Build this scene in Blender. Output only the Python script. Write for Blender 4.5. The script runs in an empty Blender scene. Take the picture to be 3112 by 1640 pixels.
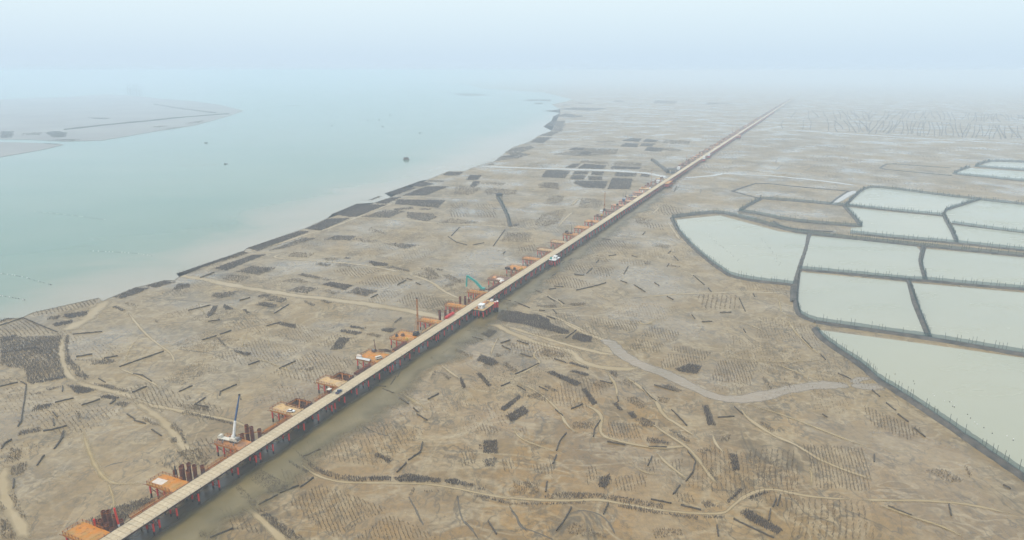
import bpy, bmesh, math, random
import numpy as np
from mathutils import Vector, Matrix

rnd = random.Random(7)
nrng = np.random.default_rng(11)
scene = bpy.context.scene
COL = scene.collection

# ------------------------------------------------------------------ camera
cam_data = bpy.data.cameras.new('camera')
cam = bpy.data.objects.new('camera', cam_data)
COL.objects.link(cam)
cam.location = (0, 0, 194)
cam.rotation_euler = (math.radians(90 - 16.24), 0, 0)
cam_data.lens = 24.01
cam_data.sensor_width = 36
cam_data.clip_start = 1
cam_data.clip_end = 60000
scene.camera = cam

# ------------------------------------------------------------------ sky, sun, exposure
SUN_EL, SUN_AZ = math.radians(52), math.radians(250)      # azimuth measured clockwise from +Y
world = bpy.data.worlds.new('World')
scene.world = world
world.use_nodes = True
wn, wl = world.node_tree.nodes, world.node_tree.links
wn.clear()
w_out = wn.new('ShaderNodeOutputWorld')
w_bg = wn.new('ShaderNodeBackground')
w_bg.inputs['Strength'].default_value = 0.1
sky = wn.new('ShaderNodeTexSky')
sky.sky_type = 'NISHITA'
sky.sun_disc = False
sky.sun_elevation = SUN_EL
sky.sun_rotation = SUN_AZ
sky.altitude = 100
sky.air_density = 1.0
sky.dust_density = 4.0
sky.ozone_density = 1.0
# an even, bright overcast veil over the clear sky, brighter towards the zenith
tc = wn.new('ShaderNodeTexCoord')
sep = wn.new('ShaderNodeSeparateXYZ')
wl.new(tc.outputs['Generated'], sep.inputs[0])
veil = wn.new('ShaderNodeValToRGB')
cr = veil.color_ramp
VEIL = [(0.0, (5.85, 7.2, 8.45)), (0.02, (5.9, 7.3, 8.5)), (0.07, (6.6, 7.9, 8.7)), (0.12, (7.4, 8.5, 8.9)), (0.45, (8.4, 9.6, 10.8)), (1.0, (9.8, 11.2, 12.7))]
while len(cr.elements) < len(VEIL):
    cr.elements.new(0.5)
for e, (p, c) in zip(cr.elements, VEIL):
    e.position = p
    e.color = (*c, 1)
wl.new(sep.outputs['Z'], veil.inputs[0])
wmix = wn.new('ShaderNodeMix')
wmix.data_type = 'RGBA'
wmix.inputs[0].default_value = 0.85
wl.new(sky.outputs[0], wmix.inputs[6])
wl.new(veil.outputs[0], wmix.inputs[7])
wl.new(wmix.outputs[2], w_bg.inputs[0])
wl.new(w_bg.outputs[0], w_out.inputs[0])

sun_data = bpy.data.lights.new('sun', 'SUN')
sun_data.energy = 1.7
sun_data.angle = math.radians(14)
sun_data.color = (1.0, 0.90, 0.77)
sun = bpy.data.objects.new('sun', sun_data)
COL.objects.link(sun)
sd = Vector((math.sin(SUN_AZ) * math.cos(SUN_EL), math.cos(SUN_AZ) * math.cos(SUN_EL), math.sin(SUN_EL)))
sun.rotation_euler = sd.to_track_quat('Z', 'Y').to_euler()

scene.view_settings.view_transform = 'Standard'
scene.view_settings.look = 'None'
scene.view_settings.gamma = 1
scene.view_settings.use_curve_mapping = False
scene.view_settings.exposure = 0.30
HAZE_DENSITY = 2.6e-4
HAZE_COLOR = (0.785, 0.905, 1.0)
cy = scene.cycles
cy.max_bounces = 8
cy.diffuse_bounces = 2
cy.glossy_bounces = 2
cy.transparent_max_bounces = 12
cy.volume_bounces = 4
cy.use_denoising = True

# ------------------------------------------------------------------ traced layout, in metres on the mudflat
BEDS = [
(0.95,0,'dense dark long narrow oyster bed left of the trestle, beside the green excavator',[(-334.4,651.8),(-302.2,740.0),(-291.1,733.2),(-325.9,651.8)]),
(0.95,0,'dense dark long narrow oyster bed left of the trestle, beside the second hut',[(-302.2,753.9),(-269.9,840.2),(-253.3,840.2),(-284.9,740.0)]),
(0.95,0,'dense dark oblong oyster bed, nearest out left of the trestle, by the half-orange platform',[(-264.9,853.4),(-252.3,915.4),(-221.6,920.5),(-241.3,842.8)]),
(0.95,0,'dense dark oblong oyster bed, outermost out left of the trestle, by the half-orange platform',[(-253.9,947.0),(-235.5,1022.9),(-187.3,1016.7),(-213.2,930.9),(-222.8,925.7)]),
(0.95,0,'dense dark oblong oyster bed, nearest out left of the trestle, by the second rig',[(-210.8,1029.3),(-193.4,1079.8),(-176.5,1082.6),(-190.7,1022.9)]),
(0.95,0,'dense dark oblong oyster bed, outermost out left of the trestle, by the second rig',[(-209.7,1115.8),(-188.6,1178.2),(-163.7,1173.3),(-187.4,1104.0)]),
(0.95,0,'dense dark oblong oyster bed left of the trestle, beside the cluttered platforms',[(-178.7,1096.8),(-151.7,1184.8),(-108.8,1189.8),(-95.8,1233.2),(-138.4,1096.8)]),
(0.95,0,'dense dark squarish oyster bed left of the trestle, beside the cluttered platforms',[(-182.9,1194.9),(-167.9,1247.7),(-138.8,1215.5),(-156.7,1181.5)]),
(0.95,0,'dense dark squarish oyster bed, outermost out left of the trestle, by the widened crossing',[(-136.2,1329.6),(-127.5,1368.0),(-96.0,1361.4),(-102.2,1319.3),(-122.6,1313.2)]),
(0.95,0,'dense dark squarish oyster bed left of the trestle, beside the second rig',[(-179.0,1022.9),(-180.6,1062.0),(-103.2,1055.3),(-108.8,992.4),(-149.0,1010.5)]),
(0.95,0,'dense dark oblong oyster bed left of the trestle, beside the green excavator',[(-306.3,671.2),(-285.7,723.3),(-269.8,726.6),(-288.6,662.8)]),
(0.95,0,'dense dark oblong oyster bed left of the trestle, beside the dark platform',[(-153.0,697.9),(-150.4,701.0),(-128.5,688.8),(-128.5,679.9),(-143.0,679.9)]),
(0.95,0,'dense dark oblong oyster bed left of the trestle, beside the white hut',[(-180.4,615.8),(-174.1,625.7),(-149.0,613.4),(-154.5,599.2)]),
(0.95,0,'dense dark oblong oyster bed, outermost out left of the trestle, by the widened crossing',[(-86.3,1260.7),(-81.5,1325.5),(-58.7,1319.3),(-63.3,1260.7)]),
(0.95,0,'dense dark long narrow oyster bed left of the trestle, beside the cluttered platforms',[(-74.4,1181.5),(-71.5,1251.4),(-56.8,1242.2),(-62.4,1184.8)]),
(0.95,0,'dense dark long narrow oyster bed left of the trestle, beside the second rig',[(-225.6,1055.3),(-215.0,1089.7),(-208.3,1086.8),(-218.3,1055.3)]),
(0.70,0,'dark ragged squarish oyster bed, outermost out left of the trestle, by the half-orange platform',[(-210.0,925.7),(-185.5,980.7),(-152.2,969.2),(-168.4,920.5)]),
(0.70,0,'dark ragged squarish oyster bed, third out left of the trestle, by the half-orange platform',[(-175.2,986.5),(-148.2,1004.4),(-142.6,980.7),(-171.0,974.9)]),
(0.70,0,'dark ragged squarish oyster bed, second out left of the trestle, by the half-orange platform',[(-145.0,920.5),(-151.3,963.5),(-112.3,952.4),(-101.8,925.7),(-114.3,895.4)]),
(0.70,0,'dark ragged squarish oyster bed, outermost out left of the trestle, by the second hut',[(-226.1,793.3),(-217.3,817.4),(-189.0,814.1),(-192.3,791.0)]),
(0.70,0,'dark ragged squarish oyster bed, nearest out left of the trestle, by the second hut',[(-150.7,775.8),(-135.0,779.5),(-106.2,768.4),(-121.5,750.4)]),
(0.70,0,'dark ragged long narrow oyster bed left of the trestle, beside the green excavator',[(-213.1,646.4),(-209.3,654.5),(-174.5,633.3),(-177.7,628.2)]),
(0.70,0,'dark ragged squarish oyster bed, outermost out left of the trestle, by the white hut',[(-206.6,596.8),(-199.4,611.0),(-180.7,606.2),(-185.5,587.8)]),
(0.70,0,'dark ragged squarish oyster bed, third out left of the trestle, by the tall rig',[(-230.0,578.9),(-224.8,587.8),(-214.2,585.5),(-220.2,574.6)]),
(0.70,0,'dark ragged squarish oyster bed, second out left of the trestle, by the tall rig',[(-218.7,570.3),(-215.2,584.2),(-198.2,574.6),(-199.6,562.0)]),
(0.70,0,'dark ragged squarish oyster bed, nearest out left of the trestle, by the tall rig',[(-220.3,555.8),(-217.5,567.0),(-201.0,557.9),(-203.6,549.8)]),
(0.70,0,'dark ragged oblong oyster bed, nearest out left of the trestle, by the tall rig',[(-170.9,570.3),(-166.0,572.5),(-156.3,564.0),(-160.0,559.9)]),
(0.70,0,'dark ragged oblong oyster bed, outermost out left of the trestle, by the tall rig',[(-183.3,566.1),(-179.9,568.2),(-168.2,557.9),(-171.2,551.8)]),
(0.70,0,'dark ragged oblong oyster bed left of the trestle, beside the dark platform',[(-207.2,685.8),(-203.2,694.8),(-187.8,685.8),(-190.8,678.7)]),
(0.70,0,'dark ragged squarish oyster bed, nearest out left of the trestle, by the white hut',[(-151.4,592.3),(-145.1,608.6),(-122.6,596.8),(-130.7,581.1)]),
(0.70,0,'dark ragged squarish oyster bed left of the trestle, beside the green excavator',[(-279.7,660.0),(-269.8,679.9),(-240.6,674.1),(-249.9,646.4)]),
(0.70,0,'dark ragged oblong oyster bed left of the trestle, beside the second hut',[(-274.5,740.0),(-256.1,806.8),(-236.1,802.8),(-255.6,757.5)]),
(0.70,0,'dark ragged long narrow oyster bed left of the trestle, beside the dark platform',[(-129.6,677.0),(-123.9,681.1),(-102.0,662.8),(-104.3,657.2)]),
(0.70,0,'dark ragged squarish oyster bed left of the trestle, beside the second rig',[(-138.1,980.7),(-132.8,992.4),(-115.8,984.1),(-121.6,974.9)]),
(0.70,0,'dark ragged squarish oyster bed, outermost out left of the trestle, by the dark platform',[(-182.3,710.4),(-180.2,715.5),(-171.5,710.4),(-174.5,705.3)]),
(0.70,0,'dark ragged squarish oyster bed, nearest out left of the trestle, by the dark platform',[(-79.1,668.4),(-76.4,672.9),(-68.6,665.6),(-71.9,660.0)]),
(0.70,0,'dark ragged squarish oyster bed, nearest out left of the trestle, by the half-orange platform',[(-2.1,869.8),(0.9,885.8),(9.1,882.9),(7.9,867.9)]),
(0.70,0,'dark ragged oblong oyster bed left of the trestle, beside the cluttered platforms',[(-155.9,1242.2),(-155.2,1260.7),(-122.8,1251.4),(-124.4,1238.6)]),
(0.42,0,'patchy oblong oyster bed, nearest out left of the trestle, by the second hut',[(-193.1,794.9),(-185.9,804.4),(-150.9,787.1),(-167.8,779.5)]),
(0.42,0,'patchy squarish oyster bed, nearest out left of the trestle, by the dark platform',[(-98.9,651.8),(-78.5,662.8),(-66.5,635.9),(-81.0,630.8)]),
(0.42,0,'patchy oblong oyster bed left of the trestle, beside the dark platform',[(-70.6,646.4),(-63.4,651.8),(-44.0,625.7),(-53.0,618.2)]),
(0.42,0,'patchy squarish oyster bed left of the trestle, beside the green excavator',[(-67.0,611.0),(-57.7,620.7),(-49.9,615.8),(-63.4,603.8)]),
(0.42,0,'patchy oblong oyster bed, outermost out left of the trestle, by the white hut',[(-223.2,625.7),(-210.7,638.5),(-189.8,623.2),(-197.9,620.7)]),
(0.42,0,'patchy oblong oyster bed, nearest out left of the trestle, by the white hut',[(-176.7,596.8),(-170.8,601.5),(-156.2,594.5),(-161.0,585.5)]),
(0.42,0,'patchy squarish oyster bed, third out left of the trestle, by the dark platform',[(-186.3,679.9),(-181.2,691.8),(-159.7,682.8),(-165.7,674.1)]),
(0.42,0,'patchy squarish oyster bed, outermost out left of the trestle, by the dark platform',[(-246.2,716.8),(-243.9,736.6),(-218.7,733.2),(-217.4,710.4)]),
(0.42,0,'patchy squarish oyster bed, outermost out left of the trestle, by the cluttered platforms',[(-101.4,1165.2),(-93.2,1198.3),(-51.1,1173.3),(-63.4,1104.0),(-96.3,1104.0)]),
(0.42,0,'patchy squarish oyster bed, second out left of the trestle, by the cluttered platforms',[(-58.4,1215.5),(-54.0,1242.2),(-8.5,1224.3),(-16.6,1198.3)]),
(0.42,0,'patchy squarish oyster bed, nearest out left of the trestle, by the cluttered platforms',[(-47.5,1149.3),(-40.4,1173.3),(10.4,1149.3),(7.4,1104.0),(-43.2,1104.0)]),
(0.42,0,'patchy oblong oyster bed, outermost out left of the trestle, by the cluttered platforms',[(43.6,1198.3),(56.5,1242.2),(85.3,1224.3),(80.3,1149.3)]),
(0.42,0,'patchy squarish oyster bed left of the trestle, beside the white hut',[(-281.8,630.8),(-280.0,649.1),(-256.5,643.7),(-259.9,620.7)]),
(0.42,0,'patchy oblong oyster bed, outermost out left of the trestle, by the second hut',[(-184.8,844.5),(-182.4,862.4),(-155.0,831.6),(-157.8,825.7)]),
(0.42,0,'patchy squarish oyster bed left of the trestle, beside the half-orange platform',[(-102.3,881.0),(-83.2,920.5),(-43.7,895.4),(-49.4,885.8)]),
(0.42,0,'patchy squarish oyster bed, second out left of the trestle, by the dark platform',[(-94.9,668.4),(-86.4,677.0),(-75.4,662.8),(-84.1,657.2)]),
(0.42,0,'patchy squarish oyster bed, fourth out left of the trestle, by the dark platform',[(-207.4,710.4),(-191.5,713.5),(-184.1,704.1),(-198.3,701.0)]),
(0.40,1,'thinly rowed oblong oyster bed, outermost out left of the trestle, by the second rig',[(-87.9,925.7),(-94.0,1033.1),(-64.3,1033.1),(-57.9,925.7)]),
(0.40,1,'thinly rowed oblong oyster bed, nearest out left of the trestle, by the second rig',[(-51.5,925.7),(-57.0,1029.3),(-22.5,1022.9),(-20.4,922.6)]),
(0.40,1,'thinly rowed squarish oyster bed left of the trestle, beside the green excavator',[(-150.7,620.7),(-125.2,651.8),(-99.3,633.3),(-121.4,606.2)]),
(0.40,1,'thinly rowed squarish oyster bed left of the trestle, beside the dark platform',[(-185.1,662.8),(-158.4,677.0),(-131.8,662.8),(-149.5,635.9)]),
(0.40,1,'thinly rowed squarish oyster bed left of the trestle, beside the white hut',[(-102.7,567.4),(-91.9,596.2),(-61.8,574.4),(-40.7,562.8),(-58.1,536.8),(-85.7,551.7)]),
(0.30,1,'thinly rowed squarish oyster bed, nearest out right of the trestle, by the tall rig',[(-42.7,468.8),(-41.3,483.9),(-25.8,482.2),(-24.1,473.7),(-30.0,465.6)]),
(0.94,0,'dense dark oblong oyster bed, third out left of the trestle, by the widened crossing',[(54.2,1292.7),(69.7,1394.0),(118.8,1381.8),(100.2,1283.8)]),
(0.94,0,'dense dark squarish oyster bed, fifth out left of the trestle, by the widened crossing',[(105.7,1269.9),(116.8,1323.6),(143.6,1319.9),(134.1,1266.5)]),
(0.94,0,'dense dark squarish oyster bed, sixth out left of the trestle, by the widened crossing',[(117.7,1334.9),(125.6,1377.8),(154.9,1373.8),(146.4,1333.0)]),
(0.94,0,'dense dark squarish oyster bed, fourth out left of the trestle, by the widened crossing',[(152.8,1329.2),(160.6,1373.8),(186.6,1367.8),(174.4,1316.2)]),
(0.94,0,'dense dark squarish oyster bed, third out left of the trestle, by the widened crossing',[(140.3,1263.1),(146.5,1308.9),(172.6,1301.6),(167.0,1258.0)]),
(0.94,0,'dense dark squarish oyster bed, second out left of the trestle, by the widened crossing',[(109.7,1225.1),(116.1,1254.6),(175.8,1246.3),(159.9,1163.9),(124.0,1178.6)]),
(0.94,0,'dense dark oblong oyster bed, second out left of the trestle, by the widened crossing',[(161.7,1159.6),(188.3,1289.1),(227.1,1275.1),(202.1,1156.7)]),
(0.94,0,'dense dark squarish oyster bed, nearest out left of the trestle, by the widened crossing',[(196.2,1307.0),(206.8,1361.9),(246.5,1348.2),(237.0,1301.6)]),
(0.94,0,'dense dark oblong oyster bed, nearest out left of the trestle, by the widened crossing',[(244.3,1305.2),(255.1,1342.5),(270.5,1329.2),(260.4,1298.0)]),
(0.94,0,'dense dark oblong oyster bed, nearest out left of the trestle, by the green jetty',[(109.6,1429.9),(132.4,1490.5),(150.8,1490.5),(132.5,1423.4)]),
(0.94,0,'dense dark squarish oyster bed, outermost out left of the trestle, by the green jetty',[(135.0,1419.1),(156.9,1490.5),(202.1,1463.0),(189.1,1408.6)]),
(0.94,0,'dense dark squarish oyster bed, nearest out left of the trestle, by the green jetty',[(201.5,1414.9),(212.8,1454.0),(272.3,1436.4),(260.3,1402.3)]),
(0.94,0,'dense dark squarish oyster bed, outermost out left of the trestle, by the hazy platforms',[(141.6,1766.2),(164.3,1819.6),(192.9,1809.4),(180.6,1759.7)]),
(0.94,0,'dense dark oblong oyster bed, outermost out left of the trestle, by the green jetty',[(157.8,1667.9),(182.5,1743.7),(200.3,1712.6),(183.5,1653.4)]),
(0.94,0,'dense dark oblong oyster bed, third out left of the trestle, by the hazy platforms',[(313.6,1996.6),(356.3,2082.4),(386.0,2060.3),(362.7,1976.2)]),
(0.94,0,'dense dark oblong oyster bed, nearest out left of the trestle, by the hazy platforms',[(370.7,1976.2),(398.6,2060.3),(427.4,2017.4),(406.8,1956.2)]),
(0.94,0,'dense dark oblong oyster bed, second out left of the trestle, by the hazy platforms',[(286.5,1844.0),(316.2,1936.6),(352.2,1917.4),(332.3,1826.5)]),
(0.94,0,'dense dark squarish oyster bed, second out left of the trestle, by the hazy platforms',[(342.3,1861.9),(362.1,1928.9),(399.0,1917.4),(376.6,1844.0)]),
(0.94,0,'dense dark squarish oyster bed, nearest out left of the trestle, by the hazy platforms',[(331.9,1743.7),(360.3,1837.0),(397.8,1802.6),(374.8,1728.0)]),
(0.94,0,'dense dark oblong oyster bed, outermost out left of the trestle, by the hazy platforms',[(49.0,1956.2),(78.3,2105.0),(121.0,2105.0),(87.9,1936.6)]),
(0.65,0,'dark ragged oblong oyster bed, second out left of the trestle, by the green jetty',[(-39.8,1533.8),(-25.5,1625.3),(22.0,1697.4),(48.8,1667.9),(14.1,1584.9)]),
(0.65,0,'dark ragged oblong oyster bed, outermost out left of the trestle, by the green jetty',[(-19.8,1712.6),(1.2,1809.4),(54.3,1861.9),(60.2,1809.4),(1.1,1639.3)]),
(0.65,0,'dark ragged squarish oyster bed left of the trestle, beside the hazy platforms',[(28.5,1909.8),(40.9,1944.4),(52.0,1917.4)]),
(0.65,0,'dark ragged long narrow oyster bed left of the trestle, beside the hazy platforms',[(75.6,2151.7),(133.7,2332.1),(160.1,2304.6),(123.6,2151.7)]),
(0.65,0,'dark ragged long narrow oyster bed, outermost out left of the trestle, by the twin masts',[(114.8,2544.7),(161.2,2822.9),(218.0,2822.9),(199.4,2647.8),(145.6,2544.7)]),
(0.65,0,'dark ragged long narrow oyster bed, nearest out left of the trestle, by the twin masts',[(135.3,2360.4),(159.9,2612.6),(204.8,2647.8),(164.8,2304.6)]),
(0.65,0,'dark ragged oblong oyster bed, nearest out left of the trestle, by the green jetty',[(-68.0,1463.0),(-47.7,1485.9),(-38.9,1497.6),(-35.3,1476.6)]),
(0.65,0,'dark ragged oblong oyster bed left of the trestle, beside the twin masts',[(177.1,3107.9),(257.1,3338.9),(320.8,3107.9),(262.7,3012.9)]),
(0.65,0,'dark ragged squarish oyster bed, nearest out left of the trestle, by the vanishing deck',[(246.5,3686.8),(336.4,3873.7),(520.5,3799.6),(416.1,3554.6)]),
(0.65,0,'dark ragged oblong oyster bed left of the trestle, beside the vanishing deck',[(132.8,4328.5),(146.5,4484.2),(202.1,4424.5),(183.2,4291.2)]),
(0.65,0,'dark ragged long narrow oyster bed left of the trestle, beside the vanishing deck',[(-23.6,4424.5),(-1.5,4464.1),(-4.0,4347.4)]),
(0.65,0,'dark ragged squarish oyster bed, outermost out left of the trestle, by the vanishing deck',[(61.2,4831.3),(132.6,4975.5),(278.9,4926.5),(259.0,4739.6)]),
(0.65,0,'dark ragged squarish oyster bed, third out left of the trestle, by the vanishing deck',[(282.8,4114.0),(323.7,4218.6),(351.6,4148.3)]),
(0.65,0,'dark ragged squarish oyster bed, second out left of the trestle, by the vanishing deck',[(152.2,3554.6),(204.3,3593.3),(259.2,3554.6),(200.0,3516.8)]),
(0.45,0,'patchy squarish oyster bed, nearest out left of the trestle, by the green jetty',[(214.1,1463.0),(230.4,1533.8),(285.6,1509.5),(275.1,1451.8)]),
(0.45,0,'patchy squarish oyster bed, second out left of the trestle, by the green jetty',[(146.4,1509.5),(157.4,1558.9),(213.0,1521.6),(207.6,1481.2)]),
(0.45,0,'patchy squarish oyster bed, second out left of the trestle, by the hazy platforms',[(418.6,1936.6),(448.3,2038.6),(516.4,1996.6),(487.8,1898.5)]),
(0.45,0,'patchy squarish oyster bed, nearest out left of the trestle, by the hazy platforms',[(381.4,1759.7),(399.2,1809.4),(439.1,1776.0),(420.5,1712.6)]),
(0.45,0,'patchy oblong oyster bed, outermost out left of the trestle, by the vanishing deck',[(-521.9,6285.7),(-334.0,6285.7),(-182.6,5846.5),(-381.5,5681.0)]),
(0.45,0,'patchy squarish oyster bed left of the trestle, beside the vanishing deck',[(375.3,4328.5),(437.4,4524.9),(531.2,4328.5)]),
(0.45,0,'patchy oblong oyster bed, third out left of the trestle, by the vanishing deck',[(657.3,4608.4),(701.7,4854.8),(770.5,4739.6),(708.8,4524.9)]),
(0.45,0,'patchy oblong oyster bed, second out left of the trestle, by the vanishing deck',[(888.0,4424.5),(983.0,4854.8),(1121.0,4739.6),(1007.5,4328.5)]),
(0.45,0,'patchy oblong oyster bed, nearest out left of the trestle, by the vanishing deck',[(1132.2,4148.3),(1269.8,4524.9),(1401.3,4424.5)]),
(0.45,0,'patchy oblong oyster bed, nearest out left of the trestle, by the cluttered platforms',[(44.5,1171.2),(59.4,1233.1),(86.9,1225.1),(70.7,1163.9)]),
(0.45,0,'patchy squarish oyster bed, outermost out left of the trestle, by the green jetty',[(96.5,1667.9),(196.6,1809.4),(278.8,1792.5),(253.2,1667.9),(160.6,1625.3)]),
(0.45,0,'patchy squarish oyster bed, outermost out left of the trestle, by the hazy platforms',[(234.2,1976.2),(274.2,2004.9),(303.7,1984.3),(262.2,1944.4)]),
(0.50,1,'thinly rowed oblong oyster bed left of the trestle, beside the white van',[(-401.5,539.2),(-367.2,575.8),(-359.8,556.9),(-375.1,540.6),(-393.8,529.3)]),
(0.50,1,'thinly rowed oblong oyster bed left of the trestle, beside the white car',[(-369.1,456.4),(-381.8,474.0),(-369.9,484.4),(-343.1,486.8),(-328.7,460.7),(-315.1,439.9),(-294.6,414.4),(-314.6,404.7),(-331.7,426.3),(-350.2,430.1)]),
(0.60,0,'dark ragged oblong oyster bed, nearest out left of the trestle, by the white car',[(-369.1,456.4),(-381.8,474.0),(-369.9,484.4),(-343.1,486.8),(-328.7,460.7),(-315.1,439.9),(-294.6,414.4),(-314.6,404.7),(-331.7,426.3),(-350.2,430.1)]),
(0.30,1,'thinly rowed oblong oyster bed left of the trestle, beside the blue pickup',[(-406.2,507.9),(-399.6,525.2),(-358.1,497.8),(-349.7,491.6),(-370.7,485.6),(-386.8,480.9)]),
(0.90,0,'dense dark squarish oyster bed left of the trestle, beside the white van',[(-370.0,527.9),(-371.5,534.9),(-356.3,543.5),(-350.6,530.7),(-360.7,523.8)]),
(0.90,0,'dense dark squarish oyster bed, nearest out left of the trestle, by the blue pickup',[(-366.8,510.5),(-367.0,514.4),(-355.3,521.1),(-352.2,513.1),(-360.3,505.3)]),
(0.90,0,'dense dark squarish oyster bed left of the trestle, beside the white car',[(-383.5,476.3),(-387.6,482.1),(-379.8,488.5),(-376.1,484.4),(-370.8,484.4),(-380.2,471.7)]),
(0.90,0,'dense dark long narrow oyster bed left of the trestle, beside the mobile crane',[(-313.8,404.7),(-295.6,415.3),(-292.9,411.7),(-309.8,402.1)]),
(0.90,0,'dense dark oblong oyster bed, outermost out left of the trestle, by the mobile crane',[(-286.8,401.3),(-276.1,399.6),(-262.7,394.6),(-265.7,389.7),(-272.0,388.1)]),
(0.90,0,'dense dark oblong oyster bed, nearest out left of the trestle, by the mobile crane',[(-256.2,383.3),(-252.4,388.1),(-241.8,383.3),(-244.4,380.2)]),
(0.90,0,'dense dark oblong oyster bed, outermost out left of the trestle, by the muddy platform',[(-356.6,579.0),(-351.3,606.3),(-337.2,606.3),(-338.8,590.7),(-346.7,574.2)]),
(0.90,0,'dense dark squarish oyster bed, outermost out left of the trestle, by the tall rig',[(-344.3,611.7),(-335.0,628.3),(-322.0,624.5),(-330.7,606.3)]),
(0.90,0,'dense dark long narrow oyster bed left of the trestle, beside the white van',[(-342.7,552.4),(-340.4,555.4),(-326.7,545.0),(-326.3,540.6)]),
(0.90,0,'dense dark long narrow oyster bed left of the trestle, beside the muddy platform',[(-250.7,523.8),(-257.3,555.4),(-252.8,555.4),(-246.8,534.9),(-248.4,525.2)]),
(0.90,0,'dense dark oblong oyster bed, sixth out left of the trestle, by the muddy platform',[(-248.1,552.4),(-249.2,560.0),(-234.8,546.5),(-242.1,545.0)]),
(0.90,0,'dense dark oblong oyster bed, fifth out left of the trestle, by the muddy platform',[(-228.3,545.0),(-225.0,546.5),(-218.8,537.8),(-220.6,534.9)]),
(0.90,0,'dense dark oblong oyster bed left of the trestle, beside the white van',[(-201.4,458.5),(-186.0,453.2),(-187.0,447.0),(-198.9,454.2)]),
(0.90,0,'dense dark oblong oyster bed, fourth out left of the trestle, by the muddy platform',[(-187.4,510.5),(-187.7,517.1),(-172.0,510.5),(-168.9,500.3)]),
(0.90,0,'dense dark squarish oyster bed, outermost out left of the trestle, by the blue pickup',[(-415.7,521.1),(-412.9,525.2),(-406.3,523.8),(-410.9,514.4)]),
(0.72,0,'dark ragged squarish oyster bed left of the trestle, beside the blue pickup',[(-377.9,521.1),(-380.5,527.9),(-372.6,532.1),(-368.5,521.1)]),
(0.72,0,'dark ragged long narrow oyster bed, outermost out left of the trestle, by the white car',[(-341.0,485.6),(-338.5,488.0),(-325.0,465.0),(-310.3,443.9),(-279.1,413.5),(-278.2,408.2),(-290.2,415.3),(-310.6,437.9)]),
(0.72,0,'dark ragged long narrow oyster bed, second out left of the trestle, by the white car',[(-273.1,404.7),(-258.4,401.3),(-241.2,392.9),(-242.4,389.7),(-264.4,398.7)]),
(0.72,0,'dark ragged squarish oyster bed, outermost out left of the trestle, by the mobile crane',[(-296.4,395.4),(-291.0,399.6),(-288.2,398.7),(-292.1,392.1)]),
(0.72,0,'dark ragged oblong oyster bed, outermost out left of the trestle, by the mobile crane',[(-300.7,388.1),(-295.6,392.9),(-293.0,391.3),(-297.6,387.3)]),
(0.72,0,'dark ragged squarish oyster bed, outermost out left of the trestle, by the tall rig',[(-314.3,599.2),(-318.3,619.0),(-307.0,620.8),(-300.1,608.1),(-306.0,597.5)]),
(0.72,0,'dark ragged squarish oyster bed, fourth out left of the trestle, by the tall rig',[(-270.0,580.7),(-270.0,590.7),(-250.4,597.5),(-251.3,580.7),(-260.0,574.2)]),
(0.72,0,'dark ragged long narrow oyster bed left of the trestle, beside the white van',[(-225.2,483.2),(-222.6,483.2),(-208.2,465.0),(-201.4,458.5),(-211.6,465.0)]),
(0.72,0,'dark ragged squarish oyster bed left of the trestle, beside the white car',[(-288.6,441.9),(-282.4,443.9),(-275.0,437.9),(-277.1,433.0),(-290.9,432.0)]),
(0.72,0,'dark ragged squarish oyster bed, nearest out left of the trestle, by the mobile crane',[(-242.4,374.1),(-240.6,378.7),(-232.0,377.2),(-232.3,370.0)]),
(0.72,0,'dark ragged oblong oyster bed, second out left of the trestle, by the mobile crane',[(-287.7,370.4),(-286.7,374.1),(-279.2,375.7),(-277.0,371.2)]),
(0.72,0,'dark ragged oblong oyster bed, outermost out left of the trestle, by the white car',[(-366.1,452.1),(-369.9,457.4),(-346.4,465.0),(-344.3,460.7),(-355.0,455.3)]),
(0.45,0,'patchy oblong oyster bed, outermost out left of the trestle, by the muddy platform',[(-337.9,560.0),(-336.4,564.6),(-320.1,556.9),(-320.0,550.9)]),
(0.45,0,'patchy squarish oyster bed left of the trestle, beside the tall rig',[(-222.4,558.5),(-221.7,567.8),(-207.3,561.5),(-209.3,552.4)]),
(0.45,0,'patchy long narrow oyster bed, outermost out left of the trestle, by the white car',[(-308.2,441.9),(-289.4,441.9),(-286.3,437.9),(-295.4,436.9)]),
(0.45,0,'patchy oblong oyster bed left of the trestle, beside the white van',[(-288.4,515.7),(-290.5,523.8),(-284.1,518.4),(-284.2,513.1)]),
(0.70,0,'dark ragged squarish oyster bed, second out left of the trestle, by the mobile crane',[(-285.3,364.1),(-287.5,370.8),(-279.6,375.8),(-276.5,368.9)]),
(0.70,0,'dark ragged squarish oyster bed, outermost out left of the trestle, by the pale tarp',[(-274.4,337.3),(-276.4,343.2),(-266.2,347.6),(-263.9,341.5)]),
(0.70,0,'dark ragged squarish oyster bed, nearest out left of the trestle, by the pale tarp',[(-192.2,262.7),(-183.2,274.1),(-172.4,281.3),(-167.7,277.6),(-173.6,268.3),(-173.3,263.8),(-174.6,256.2)]),
(0.70,0,'dark ragged long narrow oyster bed, nearest out left of the trestle, by the white car',[(-196.3,364.1),(-193.6,366.0),(-156.5,351.1),(-159.4,349.3)]),
(0.70,0,'dark ragged oblong oyster bed, nearest out left of the trestle, by the mobile crane',[(-188.2,335.6),(-184.8,335.6),(-180.8,329.1),(-185.4,329.9)]),
(0.70,0,'dark ragged long narrow oyster bed left of the trestle, beside the mobile crane',[(-186.3,340.6),(-184.1,341.5),(-175.0,328.3),(-178.0,328.3)]),
(0.50,0,'patchy long narrow oyster bed, outermost out left of the trestle, by the mobile crane',[(-260.8,366.0),(-256.6,366.0),(-248.6,355.6),(-250.7,354.7)]),
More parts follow.
